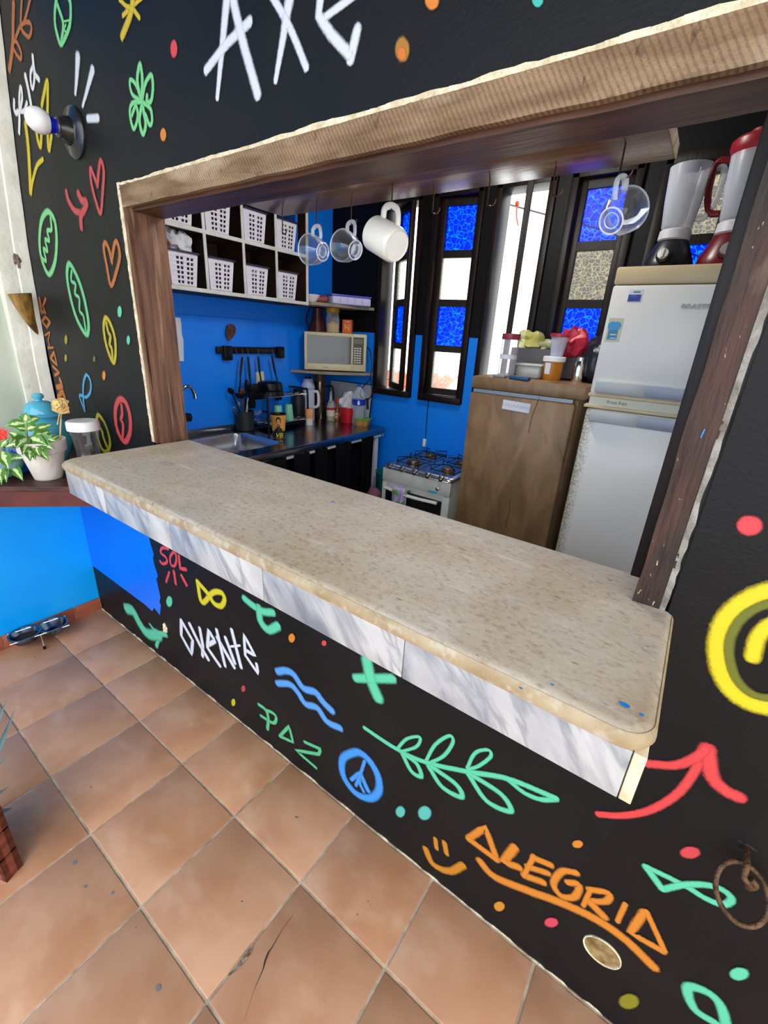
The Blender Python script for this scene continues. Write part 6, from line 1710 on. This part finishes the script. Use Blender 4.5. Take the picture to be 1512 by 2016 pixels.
for i in range(5):
    xk = sx0 + .055 + (sx1 - sx0 - .125) * i / 4
    Mk = basis((xk, sy0 + .012, SZ1 - .012), (0, -.75, .66), (1, 0, 0))
    bm = NB(); lathe(bm, [(0.020, 0), (.020, .008), (.016, .012), (.015, .024), (.011, .026), (0, .026)], 24, Mk); kn = obj('knob', bm, m_knob, stove)
    bm = NB(); box(bm, (-.003, -.015, .024), (.003, .015, .032), Mk, bev=.001); obj('grip_bar', bm, m_knob, kn)
xs_ = [sx0 + .12, sx1 - .12]; ys_ = [sy0 + .19, sy1 - .13]
for ix, xb in enumerate(xs_):
    for iy, yb2 in enumerate(ys_):
        rb2 = .036 if (ix + iy) % 2 else .045
        bm = NB(); lathe(bm, [(rb2 + .012, SZ1 - .008), (rb2 + .010, SZ1 - .002), (rb2, SZ1), (rb2, SZ1 + .010), (rb2 - .004, SZ1 + .014), (0, SZ1 + .015)], 28, XF((xb, yb2, 0))); bn = obj('burner', bm, MAT('burner_metal', hexc('#7a6a58'), .4, .7, col2=hexc('#4a3a30'), nscale=40), stove)
        gr = NB()
        for a_ in range(4):
            t_ = a_ * math.pi / 2 + math.pi / 4; d_ = Vector((math.cos(t_), math.sin(t_), 0)); c_ = Vector((xb, yb2, 0))
            tube(gr, [c_ + d_ * .115 + Vector((0, 0, SZ1 - .004)), c_ + d_ * .112 + Vector((0, 0, SZ1 + .032)), c_ + d_ * .03 + Vector((0, 0, SZ1 + .034))], .0032, 6)
        tube(gr, [Vector((xb + .115 * math.cos(t_ + math.pi / 4), yb2 + .115 * math.sin(t_ + math.pi / 4), SZ1 + .004)) for t_ in [i * math.pi / 2 for i in range(4)]], .003, 6, closed=True)
        obj('grate', gr, m_grate, stove)
bm = NB(); Mk = basis((sx1 - .085, sy0 - .001, SZ1 - .075), (0, -1, 0), (1, 0, 0)); lathe(bm, [(.012, 0), (.012, .004), (.007, .007), (0, .007)], 20, Mk); obj('oven_button', bm, m_metal, stove)
obj('blue_tape', box(NB(), (sx1 - .145, sy0 - .0015, SZ1 - .108), (sx1 - .085, sy0 - .0002, SZ1 - .094)), MAT('cyan_tape', hexc('#3fa8c8'), .5), stove)
# towel on the oven handle
bm = NB(); rows = []
x0_, x1_ = sx0 + .115, sx0 + .225
for j in range(15):
    t_ = j / 14; row = []
    ang_ = min(1, t_ * 3) * math.pi
    for i in range(15):
        s_ = i / 14; wv = .008 * math.sin(s_ * 15 + t_ * 2)
        if t_ < .33: pz = SZ1 - .138 + .022 * math.sin(ang_); py = sy0 - .036 + .022 * math.cos(ang_) * 1.0
        else: pz = SZ1 - .138 - (t_ - .33) * .30; py = sy0 - .058 - .004 * t_
        row.append(Vector((x0_ + (x1_ - x0_) * s_ + .006 * math.sin(4 * t_), py + wv * (.3 + t_), pz)))
    rows.append(row)
grid(bm, rows)
m_tow = MAT('lilac_towel', hexc('#b9abd6'), .9, col2=hexc('#a897c8'), nscale=16, bump=.3)
overlay(m_tow, hexc('#4c9a3a'), 17, .56, .03, seed=3); overlay(m_tow, hexc('#e2d23a'), 15, .63, .03, seed=6)
o = obj('dish_towel', bm, m_tow); so = o.modifiers.new('th', 'SOLIDIFY'); so.thickness = .003
tag(origin_to(o, ((x0_ + x1_) / 2, sy0 - .04, SZ1 - .14)), 'lilac towel with green and yellow print over the oven handle', 'towel')
# pipe and plug by the wall behind the stove, teal bin, pink cloth
bm = NB(); xw = A(842, 800, y=YB - .008).x
tube(bm, [(xw, YB - .006, A(842, 787, y=YB).z), (xw + .004, YB - .006, A(842, 868, y=YB).z)], .003, 6)
wc = obj('wall_cable', bm, m_dark); tag(origin_to(wc, (xw, YB - .006, 1.1)), 'thin dark cord running down the blue wall behind the stove', 'cord')
zz_ = A(841, 872, y=YB).z
obj('wall_plug', box(NB(), (xw - .010, YB - .02, zz_ - .03), (xw + .014, YB - .001, zz_ + .03), bev=.003), m_whitep, wc)
q = Vector((max(A(752, 935, y=1.86).x, .115), 1.88, 0))
lathe_thing('teal_bin', 'teal plastic bin standing between the sink and the stove', 'bin', q, [('bin_wall', [(0, 0), (.07, 0), (.10, .62), (.105, .63), (.095, .63), (.07, .02), (0, .02)], MAT('teal_plastic', hexc('#1d6a72'), .4))])
q = Vector((A(735, 975, y=1.5).x, 1.5, 0)); zt_ = A(735, 958, y=1.5).z
bm = NB(); crumple(bm, q + Vector((0, 0, zt_ * .5)), (.09, .09, zt_ * .52), 4, .12, 1.5); tag(origin_to(obj('pink_sack', bm, MAT('dusky_pink_sack', hexc('#7a4a5e'), .8, col2=hexc('#5c3346'), nscale=12, bump=.3)), q), 'dusky pink sack on the floor left of the stove', 'sack')

# ---- brown wood-look fridge
by0 = 1.32
bx0, bx1 = (A(925, 770, y=by0).x + A(897, 1010, y=by0).x) / 2, A(1137, 785, y=by0).x
BZ = A(1040, 775, y=by0).z
bf = thing('brown_fridge', 'old refrigerator wrapped in worn brown wood film', 'refrigerator', ((bx0 + bx1) / 2, by0 + .3, 0))
m_film = MAT('wood_film', hexc('#8f7150'), .45, col2=hexc('#755a3e'), nscale=5, stretch=(2.2, 2.2, .7), bump=.1, bscale=18, dist=.8, detail=8)
overlay(m_film, hexc('#3c2a1a'), 5, .58, .10, stretch=(2, 2, .5), rot=(0, .45, 0), seed=2, strength=.5, dist=.6, detail=8)
overlay(m_film, hexc('#a98a62'), 7, .60, .12, stretch=(1.5, 1.5, .5), seed=6, strength=.35, detail=8)
obj('cabinet', box(NB(), (bx0 + .006, by0 + .05, .02), (bx1, 1.95, BZ), bev=.008), m_film, bf)
obj('door', box(NB(), (bx0, by0, .06), (bx1 - .004, by0 + .048, BZ - .022), bev=.014), m_film, bf)
obj('gap_strip', box(NB(), (bx0 + .012, by0 + .012, BZ - .024), (bx1 - .02, by0 + .06, BZ - .006)), MAT('grey_strip', hexc('#8d949a'), .4, .5), bf)
BT = A(1040, 750, y=by0).z
obj('top_panel', box(NB(), (bx0 + .002, by0 - .006, BZ - .004), (bx1 + .03, 1.96, BT), bev=.012), m_film, bf)
for nm_, pts_ in (('film_tear', ((1062, 782), (1055, 800), (1048, 818), (1044, 835), (1040, 852), (1032, 851))), ('film_tear', ((1003, 985), (1004, 1005), (999, 1022), (995, 1040)))):
    bm = NB(); pp_ = [A(u_, v_, y=by0 - .0008) for u_, v_ in pts_]
    for a_, b_ in zip(pp_, pp_[1:]):
        bm.faces.new([bm.verts.new(q_) for q_ in (a_ + Vector((.0012, 0, 0)), b_ + Vector((.0012, 0, .0004)), b_ - Vector((.0012, 0, .0004)), a_ - Vector((.0012, 0, 0)))])
    obj(nm_, bm, MAT('tear_dark', hexc('#24170d'), .8), bf)
Mv = Matrix.Translation((A(1016, 800, y=by0).x, by0 - .0012, A(1016, 800, y=by0).z)) @ Matrix.Rotation(math.radians(2), 4, 'Y')
tp = obj('paper_label', box(NB(), (-.070, -.0004, -.023), (.070, .0006, .023), Mv), m_paper, bf)
TXT('handwriting', 'VOLUNTARIO', .0215, Mv @ Matrix.Translation((0, -.0006, -.001)) @ Matrix.Rotation(math.pi / 2, 4, 'X'), MAT('blue_grey_ink', hexc('#5a6080'), .6), tp, .0002, ofs=-.0006, space=1.05)
# things on its top
def on_b(u, v, dz=0): return A(u, v, z=BT) + Vector((0, 0, dz))
q = on_b(995, 742); q = Vector((q.x - .0, q.y, BT)); k = pm(q, 78) / .30; 
lathe_thing('canister', 'tall clear canister with a red lid on the brown fridge', 'canister', q, [('canister_wall', [(0, 0), (.058 * k, 0), (.060 * k, .006), (.062 * k, .27 * k)], FILM('smoky_plastic', (.62, .60, .66), .42, .12)), ('paper_band', [(.0615 * k, .13 * k), (.0622 * k, .16 * k)], m_paper), ('red_lid', [(.064 * k, .265 * k), (.066 * k, .27 * k), (.064 * k, .305 * k), (0, .306 * k)], MAT('dull_red_lid', hexc('#8f2f3c'), .4))])
q = on_b(1110, 735); crx = Vector((1.24, 1.78, BT))
gz = A(1080, 688, y=1.68).z - BT
cr_ = thing('grey_crate', 'dark grey crate full of bags at the back of the brown fridge', 'crate', crx)
m_cr = MAT('grey_crate_plastic', hexc('#5a595c'), .5)
for lo, hi in (((-.20, -.12, 0), (.22, -.112, gz)), ((-.20, .112, 0), (.22, .12, gz)), ((-.20, -.12, 0), (-.192, .12, gz)), ((.212, -.12, 0), (.22, .12, gz)), ((-.20, -.12, 0), (.22, .12, .006))):
    obj('crate_side', box(NB(), lo, hi, XF(crx)), m_cr, cr_)
for (dx, sz, u, v, colr, nm, lab, sd_) in ((-.13, (.075, .07, .06), 0, 0, '#c9c26a', 'yellow_bag', 'yellowish plastic bag bulging out of the crate', 3), (-.03, (.055, .07, .035), 0, 0, '#b9b890', 'clear_bag', 'pale crumpled bag in the middle of the crate', 6), (.05, (.05, .06, .03), 0, 0, '#3fb4b8', 'turquoise_bag', 'turquoise plastic bag at the crate rim', 8)):
    c_ = crx + Vector((dx, -.02, gz + sz[2] * .5)); bm = NB(); crumple(bm, c_, sz, sd_, .45, 1.9)
    tag(origin_to(obj(nm, bm, FILM(nm + '_film', hexc(colr), .75, .3)), c_), lab, 'plastic bag')
c_ = A(1130, 675, y=1.66); bm = NB(); crumple(bm, c_, (.07, .05, .075), 12, .55, 1.7, flat_base=False); tag(origin_to(obj('red_bag', bm, MAT('red_plastic_bag', hexc('#a5122c'), .35, col2=hexc('#c9304a'), nscale=20)), c_), 'shiny red plastic bag hanging over the crate corner', 'plastic bag')
q = on_b(1084, 748); k = pm(q, 44) / .135
tb = lathe_thing('orange_tub', 'orange tub with a white lid on the brown fridge', 'tub', q, [('tub_wall', [(0, 0), (.050 * k, 0), (.052 * k, .004), (.058 * k, .11 * k)], MAT('orange_plastic', hexc('#b8741c'), .35)), ('white_lid', [(.060 * k, .105 * k), (.064 * k, .107 * k), (.064 * k, .130 * k), (.058 * k, .135 * k), (0, .135 * k)], m_whitep)])
dr = TOW(q); dr.z = 0; dr.normalize(); al_ = math.atan2(dr.y, dr.x)
bm = NB(); lathe(bm, [(.0545 * k, .035 * k), (.0585 * k, .10 * k)], 8, XF(q), a0=al_ - .9, a1=al_ - .25); obj('paper_label', bm, m_paper, tb)
zl_ = .135 * k
q2 = q + Vector((.004, .01, zl_)); k = pm(q2, 42) / .13
lathe_thing('plastic_cup', 'clear tapered cup with a red lid standing on the orange tub', 'cup', q2, [('cup_wall', [(0, 0), (.034 * k, 0), (.036 * k, .003), (.050 * k, .115 * k)], FILM('frosted_plastic', (.75, .78, .95), .45, .2)), ('red_lid', [(.052 * k, .11 * k), (.056 * k, .112 * k), (.056 * k, .127 * k), (.05 * k, .13 * k), (0, .13 * k)], MAT('crimson_lid', hexc('#a8203a'), .4))])
q = on_b(1048, 738) + Vector((.0, .10, 0))
gb = thing('tea_carton', 'dark green tea carton lying behind the clear tub', 'box', q)
zz2 = pm(q, 24)
c0_ = Vector((q.x, q.y, BT + .085))
obj('carton', box(NB(), (q.x - .075, q.y - .03, BT), (q.x + .075, q.y + .03, BT + .125), bev=.002), MAT('dark_green_card', hexc('#1d3a28'), .45, col2=hexc('#2f5a34'), nscale=26), gb)
obj('red_logo', box(NB(), (q.x - .066, q.y - .031, BT + .10), (q.x - .036, q.y - .0295, BT + .118), bev=.0004), MAT('logo_red', hexc('#b03a3a'), .5), gb)
q = on_b(1042, 744); M = XF(q)
ct = thing('clear_tub', 'low clear food tub on the brown fridge', 'food box', q)
obj('tub_wall', box(NB(), (-.062, -.05, 0), (.062, .05, .062), M, bev=.012), FILM('milky_plastic', (.7, .72, .68), .5, .2), ct)
obj('tub_lid', box(NB(), (-.070, -.057, .062), (.070, .057, .072), M, bev=.004), FILM('milky_lid', (.75, .78, .75), .6, .2), ct)
q = on_b(1028, 747); bm = NB(); box(bm, (-.05, -.02, 0), (.05, .02, .016), XF(q + Vector((0, -.04, 0)), -.1), bev=.004); tag(origin_to(obj('blue_case', bm, MAT('dark_teal_plastic', hexc('#1f4f72'), .4)), q), 'flat blue case lying at the front of the brown fridge', 'case')
q = on_b(988, 743); bm = NB(); box(bm, (-.035, -.018, 0), (.035, .018, .014), XF(q + Vector((0, -.03, 0)), -.15), bev=.005); tag(origin_to(obj('grey_case', bm, MAT('grey_plastic', hexc('#8a8480'), .4)), q), 'small grey case lying left of the blue case', 'case')
q = on_b(1135, 752); k = pm(q, 50) / .17
lathe_thing('steel_shaker', 'shiny steel shaker on the right of the brown fridge', 'shaker', q, [('shaker_body', [(0, 0), (.036 * k, 0), (.040 * k, .01), (.040 * k, .11 * k), (.03 * k, .135 * k)], MAT('polished_steel', (.8, .78, .7), .12, 1.0)), ('shaker_cap', [(.03 * k, .135 * k), (.03 * k, .155 * k), (0, .165 * k)], m_metal)])
c_ = A(1175, 720, y=1.62); bm = NB(); crumple(bm, Vector((c_.x, c_.y, BT + .10)), (.075, .09, .135), 15, .35, 1.7); tag(origin_to(obj('black_bag', bm, MAT('black_nylon', (.012, .013, .02), .35, bump=.4, bscale=12)), (c_.x, c_.y, BT)), 'black nylon bag squeezed between the two fridges', 'bag')

# ---- white two-door fridge
wy0 = 1.20
wx0 = (A(1210, 540, y=wy0).x + A(1097, 1070, y=wy0).x) / 2
wx1 = wx0 + .635
WZ = A(1215, 525, y=wy0).z
zfb = A(1165, 776, y=wy0).z
wf = thing('white_fridge', 'white two-door frost-free refrigerator behind the right post', 'refrigerator', ((wx0 + wx1) / 2, wy0 + .33, 0))
m_fr = MAT('fridge_white', hexc('#efece4'), .3, col2=hexc('#e9e6de'), nscale=3)
overlay(m_fr, hexc('#a08a50'), 26, .62, .06, seed=2, strength=.0)
m_beige = MAT('yellowed_beige', hexc('#d9c49c'), .4, col2=hexc('#cfb88e'), nscale=5)
obj('cabinet', box(NB(), (wx0 + .004, wy0 + .06, .03), (wx1 - .004, 1.92, WZ - .004), bev=.006), m_fr, wf)
obj('top_cap', box(NB(), (wx0, wy0 + .002, WZ - .062), (wx1, wy0 + .2, WZ), bev=.008), m_beige, wf)
fd = obj('freezer_door', box(NB(), (wx0, wy0, zfb + .004), (wx1, wy0 + .055, WZ - .064), bev=.010), m_fr, wf)
zg = A(1165, 803, y=wy0).z
obj('control_strip', box(NB(), (wx0 + .004, wy0 + .006, zg + .012), (wx1, wy0 + .05, zfb - .006)), MAT('control_cream', hexc('#d8d6c0'), .4), wf)
obj('beige_trim', box(NB(), (wx0 - .004, wy0 - .002, zfb - .008), (wx1, wy0 + .05, zfb + .006), bev=.003), m_beige, wf)
obj('beige_trim', box(NB(), (wx0 - .012, wy0 - .002, zg + .001), (wx1, wy0 + .05, zg + .014), bev=.003), m_beige, wf)
m_rustf = MAT('fridge_white_rusty', hexc('#f0ede6'), .3, col2=hexc('#ebe8e1'), nscale=3)
# rust-brown mildew gathers along the hinge-side edge of the lower door
_nt = m_rustf.node_tree; _b = _nt.nodes['Principled BSDF']
_tc = _nt.nodes.new('ShaderNodeTexCoord'); _sx = _nt.nodes.new('ShaderNodeSeparateXYZ'); _nt.links.new(_tc.outputs['Object'], _sx.inputs[0])
_mr = _nt.nodes.new('ShaderNodeMapRange'); _mr.inputs['From Min'].default_value = -.3175; _mr.inputs['From Max'].default_value = -.245; _mr.inputs['To Min'].default_value = 1.0; _mr.inputs['To Max'].default_value = 0.0
_nt.links.new(_sx.outputs['X'], _mr.inputs['Value'])
_ns = _nt.nodes.new('ShaderNodeTexNoise'); _ns.inputs['Scale'].default_value = 110; _ns.inputs['Detail'].default_value = 8; _nt.links.new(_tc.outputs['Object'], _ns.inputs['Vector'])
_mu = _nt.nodes.new('ShaderNodeMath'); _mu.operation = 'MULTIPLY'; _nt.links.new(_mr.outputs['Result'], _mu.inputs[0]); _nt.links.new(_ns.outputs['Fac'], _mu.inputs[1])
_m2 = _nt.nodes.new('ShaderNodeMapRange'); _m2.inputs['From Min'].default_value = .18; _m2.inputs['From Max'].default_value = .55; _m2.inputs['To Max'].default_value = .85
_nt.links.new(_mu.outputs[0], _m2.inputs['Value'])
_mx = _nt.nodes.new('ShaderNodeMix'); _mx.data_type = 'RGBA'; _mx.inputs[7].default_value = c4(hexc('#7d6a35'))
_nt.links.new(_b.inputs['Base Color'].links[0].from_socket, _mx.inputs[6]); _nt.links.new(_m2.outputs['Result'], _mx.inputs[0]); _nt.links.new(_mx.outputs[2], _b.inputs['Base Color'])
rd = obj('fridge_door', box(NB(), (wx0, wy0, .10), (wx1, wy0 + .055, zg - .002), bev=.010), m_rustf, wf)
m_h1, m_h2 = MAT('handle_pale', hexc('#b9bcbc'), .4), MAT('handle_blue_grey', hexc('#9ba4b4'), .4)
xm = A(1258, 790, y=wy0).x
for nm, zlo, zhi, par in (('upper_handle', zfb + .010, zfb + .058, fd), ('lower_handle', zg - .055, zg - .006, rd)):
    hb_ = obj(nm, box(NB(), (wx0 + .018, wy0 - .018, zlo), (xm + .02, wy0 + .004, zhi), bev=.008), m_h1, par)
    obj(nm + '_grip', box(NB(), (xm + .012, wy0 - .0205, zlo + .001), (wx1 - .02, wy0 + .004, zhi - .001), bev=.008), m_h2, par)
RX = Matrix.Rotation(math.pi / 2, 4, 'X')
bp_ = A(1340, 602, y=wy0)
TXT('maker_letters', 'BRASTEMP', .0215, Matrix.Translation((bp_.x, wy0 - .001, bp_.z)) @ RX @ Matrix.Diagonal((1.2, .82, 1, 1)), MAT('badge_grey', hexc('#8a8682'), .35, .5), fd, .001, 'LEFT', .15, 1.02, .0004)
bp_ = A(1192, 803, y=wy0 + .005)
TXT('frost_free_print', 'frost free', .020, Matrix.Translation((bp_.x, wy0 + .0055, (zg + zfb) / 2 + .003)) @ RX, MAT('print_grey', hexc('#5a5a52'), .5), wf, .0003, 'LEFT')
def sticker(name, u0, v0, u1, v1, mat, parent, lift=.0006):
    a_, b_ = A(u0, v0, y=wy0), A(u1, v1, y=wy0)
    return obj(name, box(NB(), (min(a_.x, b_.x), wy0 - lift, min(a_.z, b_.z)), (max(a_.x, b_.x), wy0 + .001, max(a_.z, b_.z))), mat, parent)
s_ = sticker('sticker', 1240, 570, 1262, 594, m_whitep, fd)
sticker('sticker_blue_half', 1238, 580, 1260, 593.5, MAT('sticker_blue', hexc('#1a2f9a'), .4, col2=hexc('#4a5ab8'), nscale=70, ramp=(.5, .6)), fd, .001)
sticker('sticker_lines', 1248, 573, 1261, 576.5, MAT('sticker_green', hexc('#6a9a8a'), .5), fd, .001)
s_ = sticker('sticker', 1200, 626, 1218, 673, MAT('sticker_cream', hexc('#c9cba8'), .4), fd)
s2 = A(1208, 648, y=wy0); sw = .026
sticker('sticker_teal_field', 1198.5, 648, 1213, 669, MAT('sticker_teal', hexc('#1f7fa8'), .4), fd, .001)
for dx in (-.008, .009):
    bm = NB(); lathe(bm, [(.016, 0), (.016, .0004), (0, .0005)], 20, basis((s2.x + dx, wy0 - .0008, s2.z + .012), (0, -1, 0), (1, 0, 0))); obj('sticker_blue_blob', bm, MAT('sticker_cyan', hexc('#2a95cf'), .4), fd)
sticker('sticker_white_line', 1201, 657.5, 1213, 660, m_whitep, fd, .0014); sticker('sticker_white_line', 1201, 665, 1212, 667, m_whitep, fd, .0014)

# ---- blenders on the white fridge
def blender(x, y, label, colb, lidc, s, face):
    p_ = Vector((x, y, WZ)); M = XF(p_, face)
    t = thing('blender', label, 'blender', M=M, group='blenders on the white fridge')
    mb = MAT('blender_base_' + lidc, colb, .3)
    mj = FILM('blender_jar_' + lidc, (.60, .62, .68), .42, .25)
    bm = NB(); lathe(bm, [(0, 0), (.105 * s, 0), (.108 * s, .008 * s), (.100 * s, .05 * s), (.078 * s, .10 * s), (.066 * s, .128 * s), (.06 * s, .135 * s), (0, .136 * s)], 36, M @ Matrix.Diagonal((1, .92, 1, 1))); bb_ = obj('motor_base', bm, mb, t)
    Mk = M @ basis((0, -.092 * s, .062 * s), (0, -1, .42), (1, 0, 0))
    bm = NB(); lathe(bm, [(.031 * s, -.004), (.031 * s, .006 * s), (.026 * s, .010 * s), (.024 * s, .012 * s)], 30, Mk); obj('dial_ring', bm, MAT('dial_dark_' + lidc, tuple(c * .5 for c in colb), .35), bb_)
    bm = NB(); lathe(bm, [(.024 * s, .004), (.022 * s, .020 * s), (0, .021 * s)], 30, Mk); box(bm, (-.004 * s, -.02 * s, .018 * s), (.004 * s, .02 * s, .027 * s), Mk); obj('dial', bm, MAT('dial_silver_' + lidc, (.55, .54, .52), .3, .8), bb_)
    bm = NB(); lathe(bm, [(.058 * s, .134 * s), (.066 * s, .14 * s), (.064 * s, .175 * s), (.058 * s, .18 * s)], 36, M); obj('jar_collar', bm, MAT('collar_' + lidc, (.55, .54, .55) if lidc == 'none' else (.6, .58, .6), .4), t)
    bm = NB(); lathe(bm, [(.055 * s, .18 * s), (.062 * s, .19 * s), (.074 * s, .29 * s), (.082 * s, .40 * s), (.084 * s, .425 * s), (.081 * s, .425 * s), (.078 * s, .40 * s), (.07 * s, .29 * s), (.058 * s, .192 * s)], 36, M); jo = obj('jar', bm, mj, t)
    for a_ in (.6, 2.2, 3.8, 5.4):
        bm = NB(); d_ = Vector((math.cos(a_), math.sin(a_), 0)); tube(bm, [M @ (d_ * .062 * s + Vector((0, 0, .20 * s))), M @ (d_ * .0815 * s + Vector((0, 0, .40 * s)))], .0028 * s, 6); obj('jar_rib', bm, mj, jo)
    hs = 1 if lidc == 'none' else -1
    bm = NB(); tube(bm, [M @ q_ for q_ in spline([Vector((hs * .080 * s, 0, .40 * s)), Vector((hs * .125 * s, 0, .395 * s)), Vector((hs * .128 * s, 0, .30 * s)), Vector((hs * .105 * s, 0, .225 * s)), Vector((hs * .068 * s, 0, .215 * s))], 6)], .010 * s, 10, flat=1.3)
    obj('jar_handle', bm, mj if lidc == 'none' else MAT('handle_' + lidc, colb, .35), jo)
    if lidc != 'none':
        bm = NB(); lathe(bm, [(.070 * s, .385 * s), (.088 * s, .418 * s), (.092 * s, .43 * s), (.092 * s, .45 * s), (.080 * s, .462 * s), (.04 * s, .466 * s), (.038 * s, .485 * s), (0, .487 * s)], 36, M); obj('lid', bm, MAT('lid_red', hexc('#8c1a22'), .35), t)
    return t
by = 1.42
b_a, b_b = A(1308, 520, y=by), A(1412, 505, y=by)
blender(b_a.x + .01, by, 'blender with a black base and frosted jar, left of the pair', (.012, .013, .014), 'none', .85, -.15)
blender(b_b.x + .03, by - .02, 'blender with a red base and red lid, right of the pair', hexc('#640a12'), 'red', .90, -.05)

# ---- outside the windows
m_house = MAT('neighbour_wall', hexc('#d8d4cc'), .8, col2=hexc('#c4beb4'), nscale=2)
nh = thing('neighbour_house', 'pale neighbouring house with an orange tiled roof beyond the windows', 'house', (-4.5, 7, -2))
obj('house_wall', box(NB(), (-7, 6.5, -2), (-2.5, 9, -.05)), m_house, nh)
m_rt = MAT('orange_roof_tile', hexc('#c46a3c'), .7, col2=hexc('#a5532c'), nscale=8)
for r in range(5):
    for i in range(14):
        xc = -7 + i * .32
        bm = NB(); lathe(bm, [(.15, 0), (.13, .62)], 6, basis((xc, 6.2 + r * .5, -.05 + r * .18), (0, .94, .34), (1, 0, 0)), a0=0, a1=math.pi); obj('roof_tile', bm, m_rt, nh)
bm = NB(); ca, cb_ = A(985, 398, y=2.6), A(1095, 428, y=2.6); cd_ = (cb_ - ca).normalized(); tube(bm, [ca - cd_ * 6, ca, cb_, cb_ + cd_ * 6], .006, 8); tag(origin_to(obj('cable', bm, MAT('grey_cable', hexc('#70747a'), .5)), A(1040, 414, y=2.6)), 'grey cable crossing outside the tall open window', 'cable')

c_ = A(1018, 402, y=2.58); bm = NB(); crumple(bm, c_, (.016, .012, .02), 3, .2, flat_base=False); tube(bm, spline([c_, A(1017, 425, y=2.58), A(1020, 444, y=2.58)], 4), .010, 8, flat=.5)
tag(origin_to(obj('orange_strap', bm, MAT('orange_strap', hexc('#d0583a'), .6)), c_), 'small orange strap tied to the cable outside the window', 'strap')
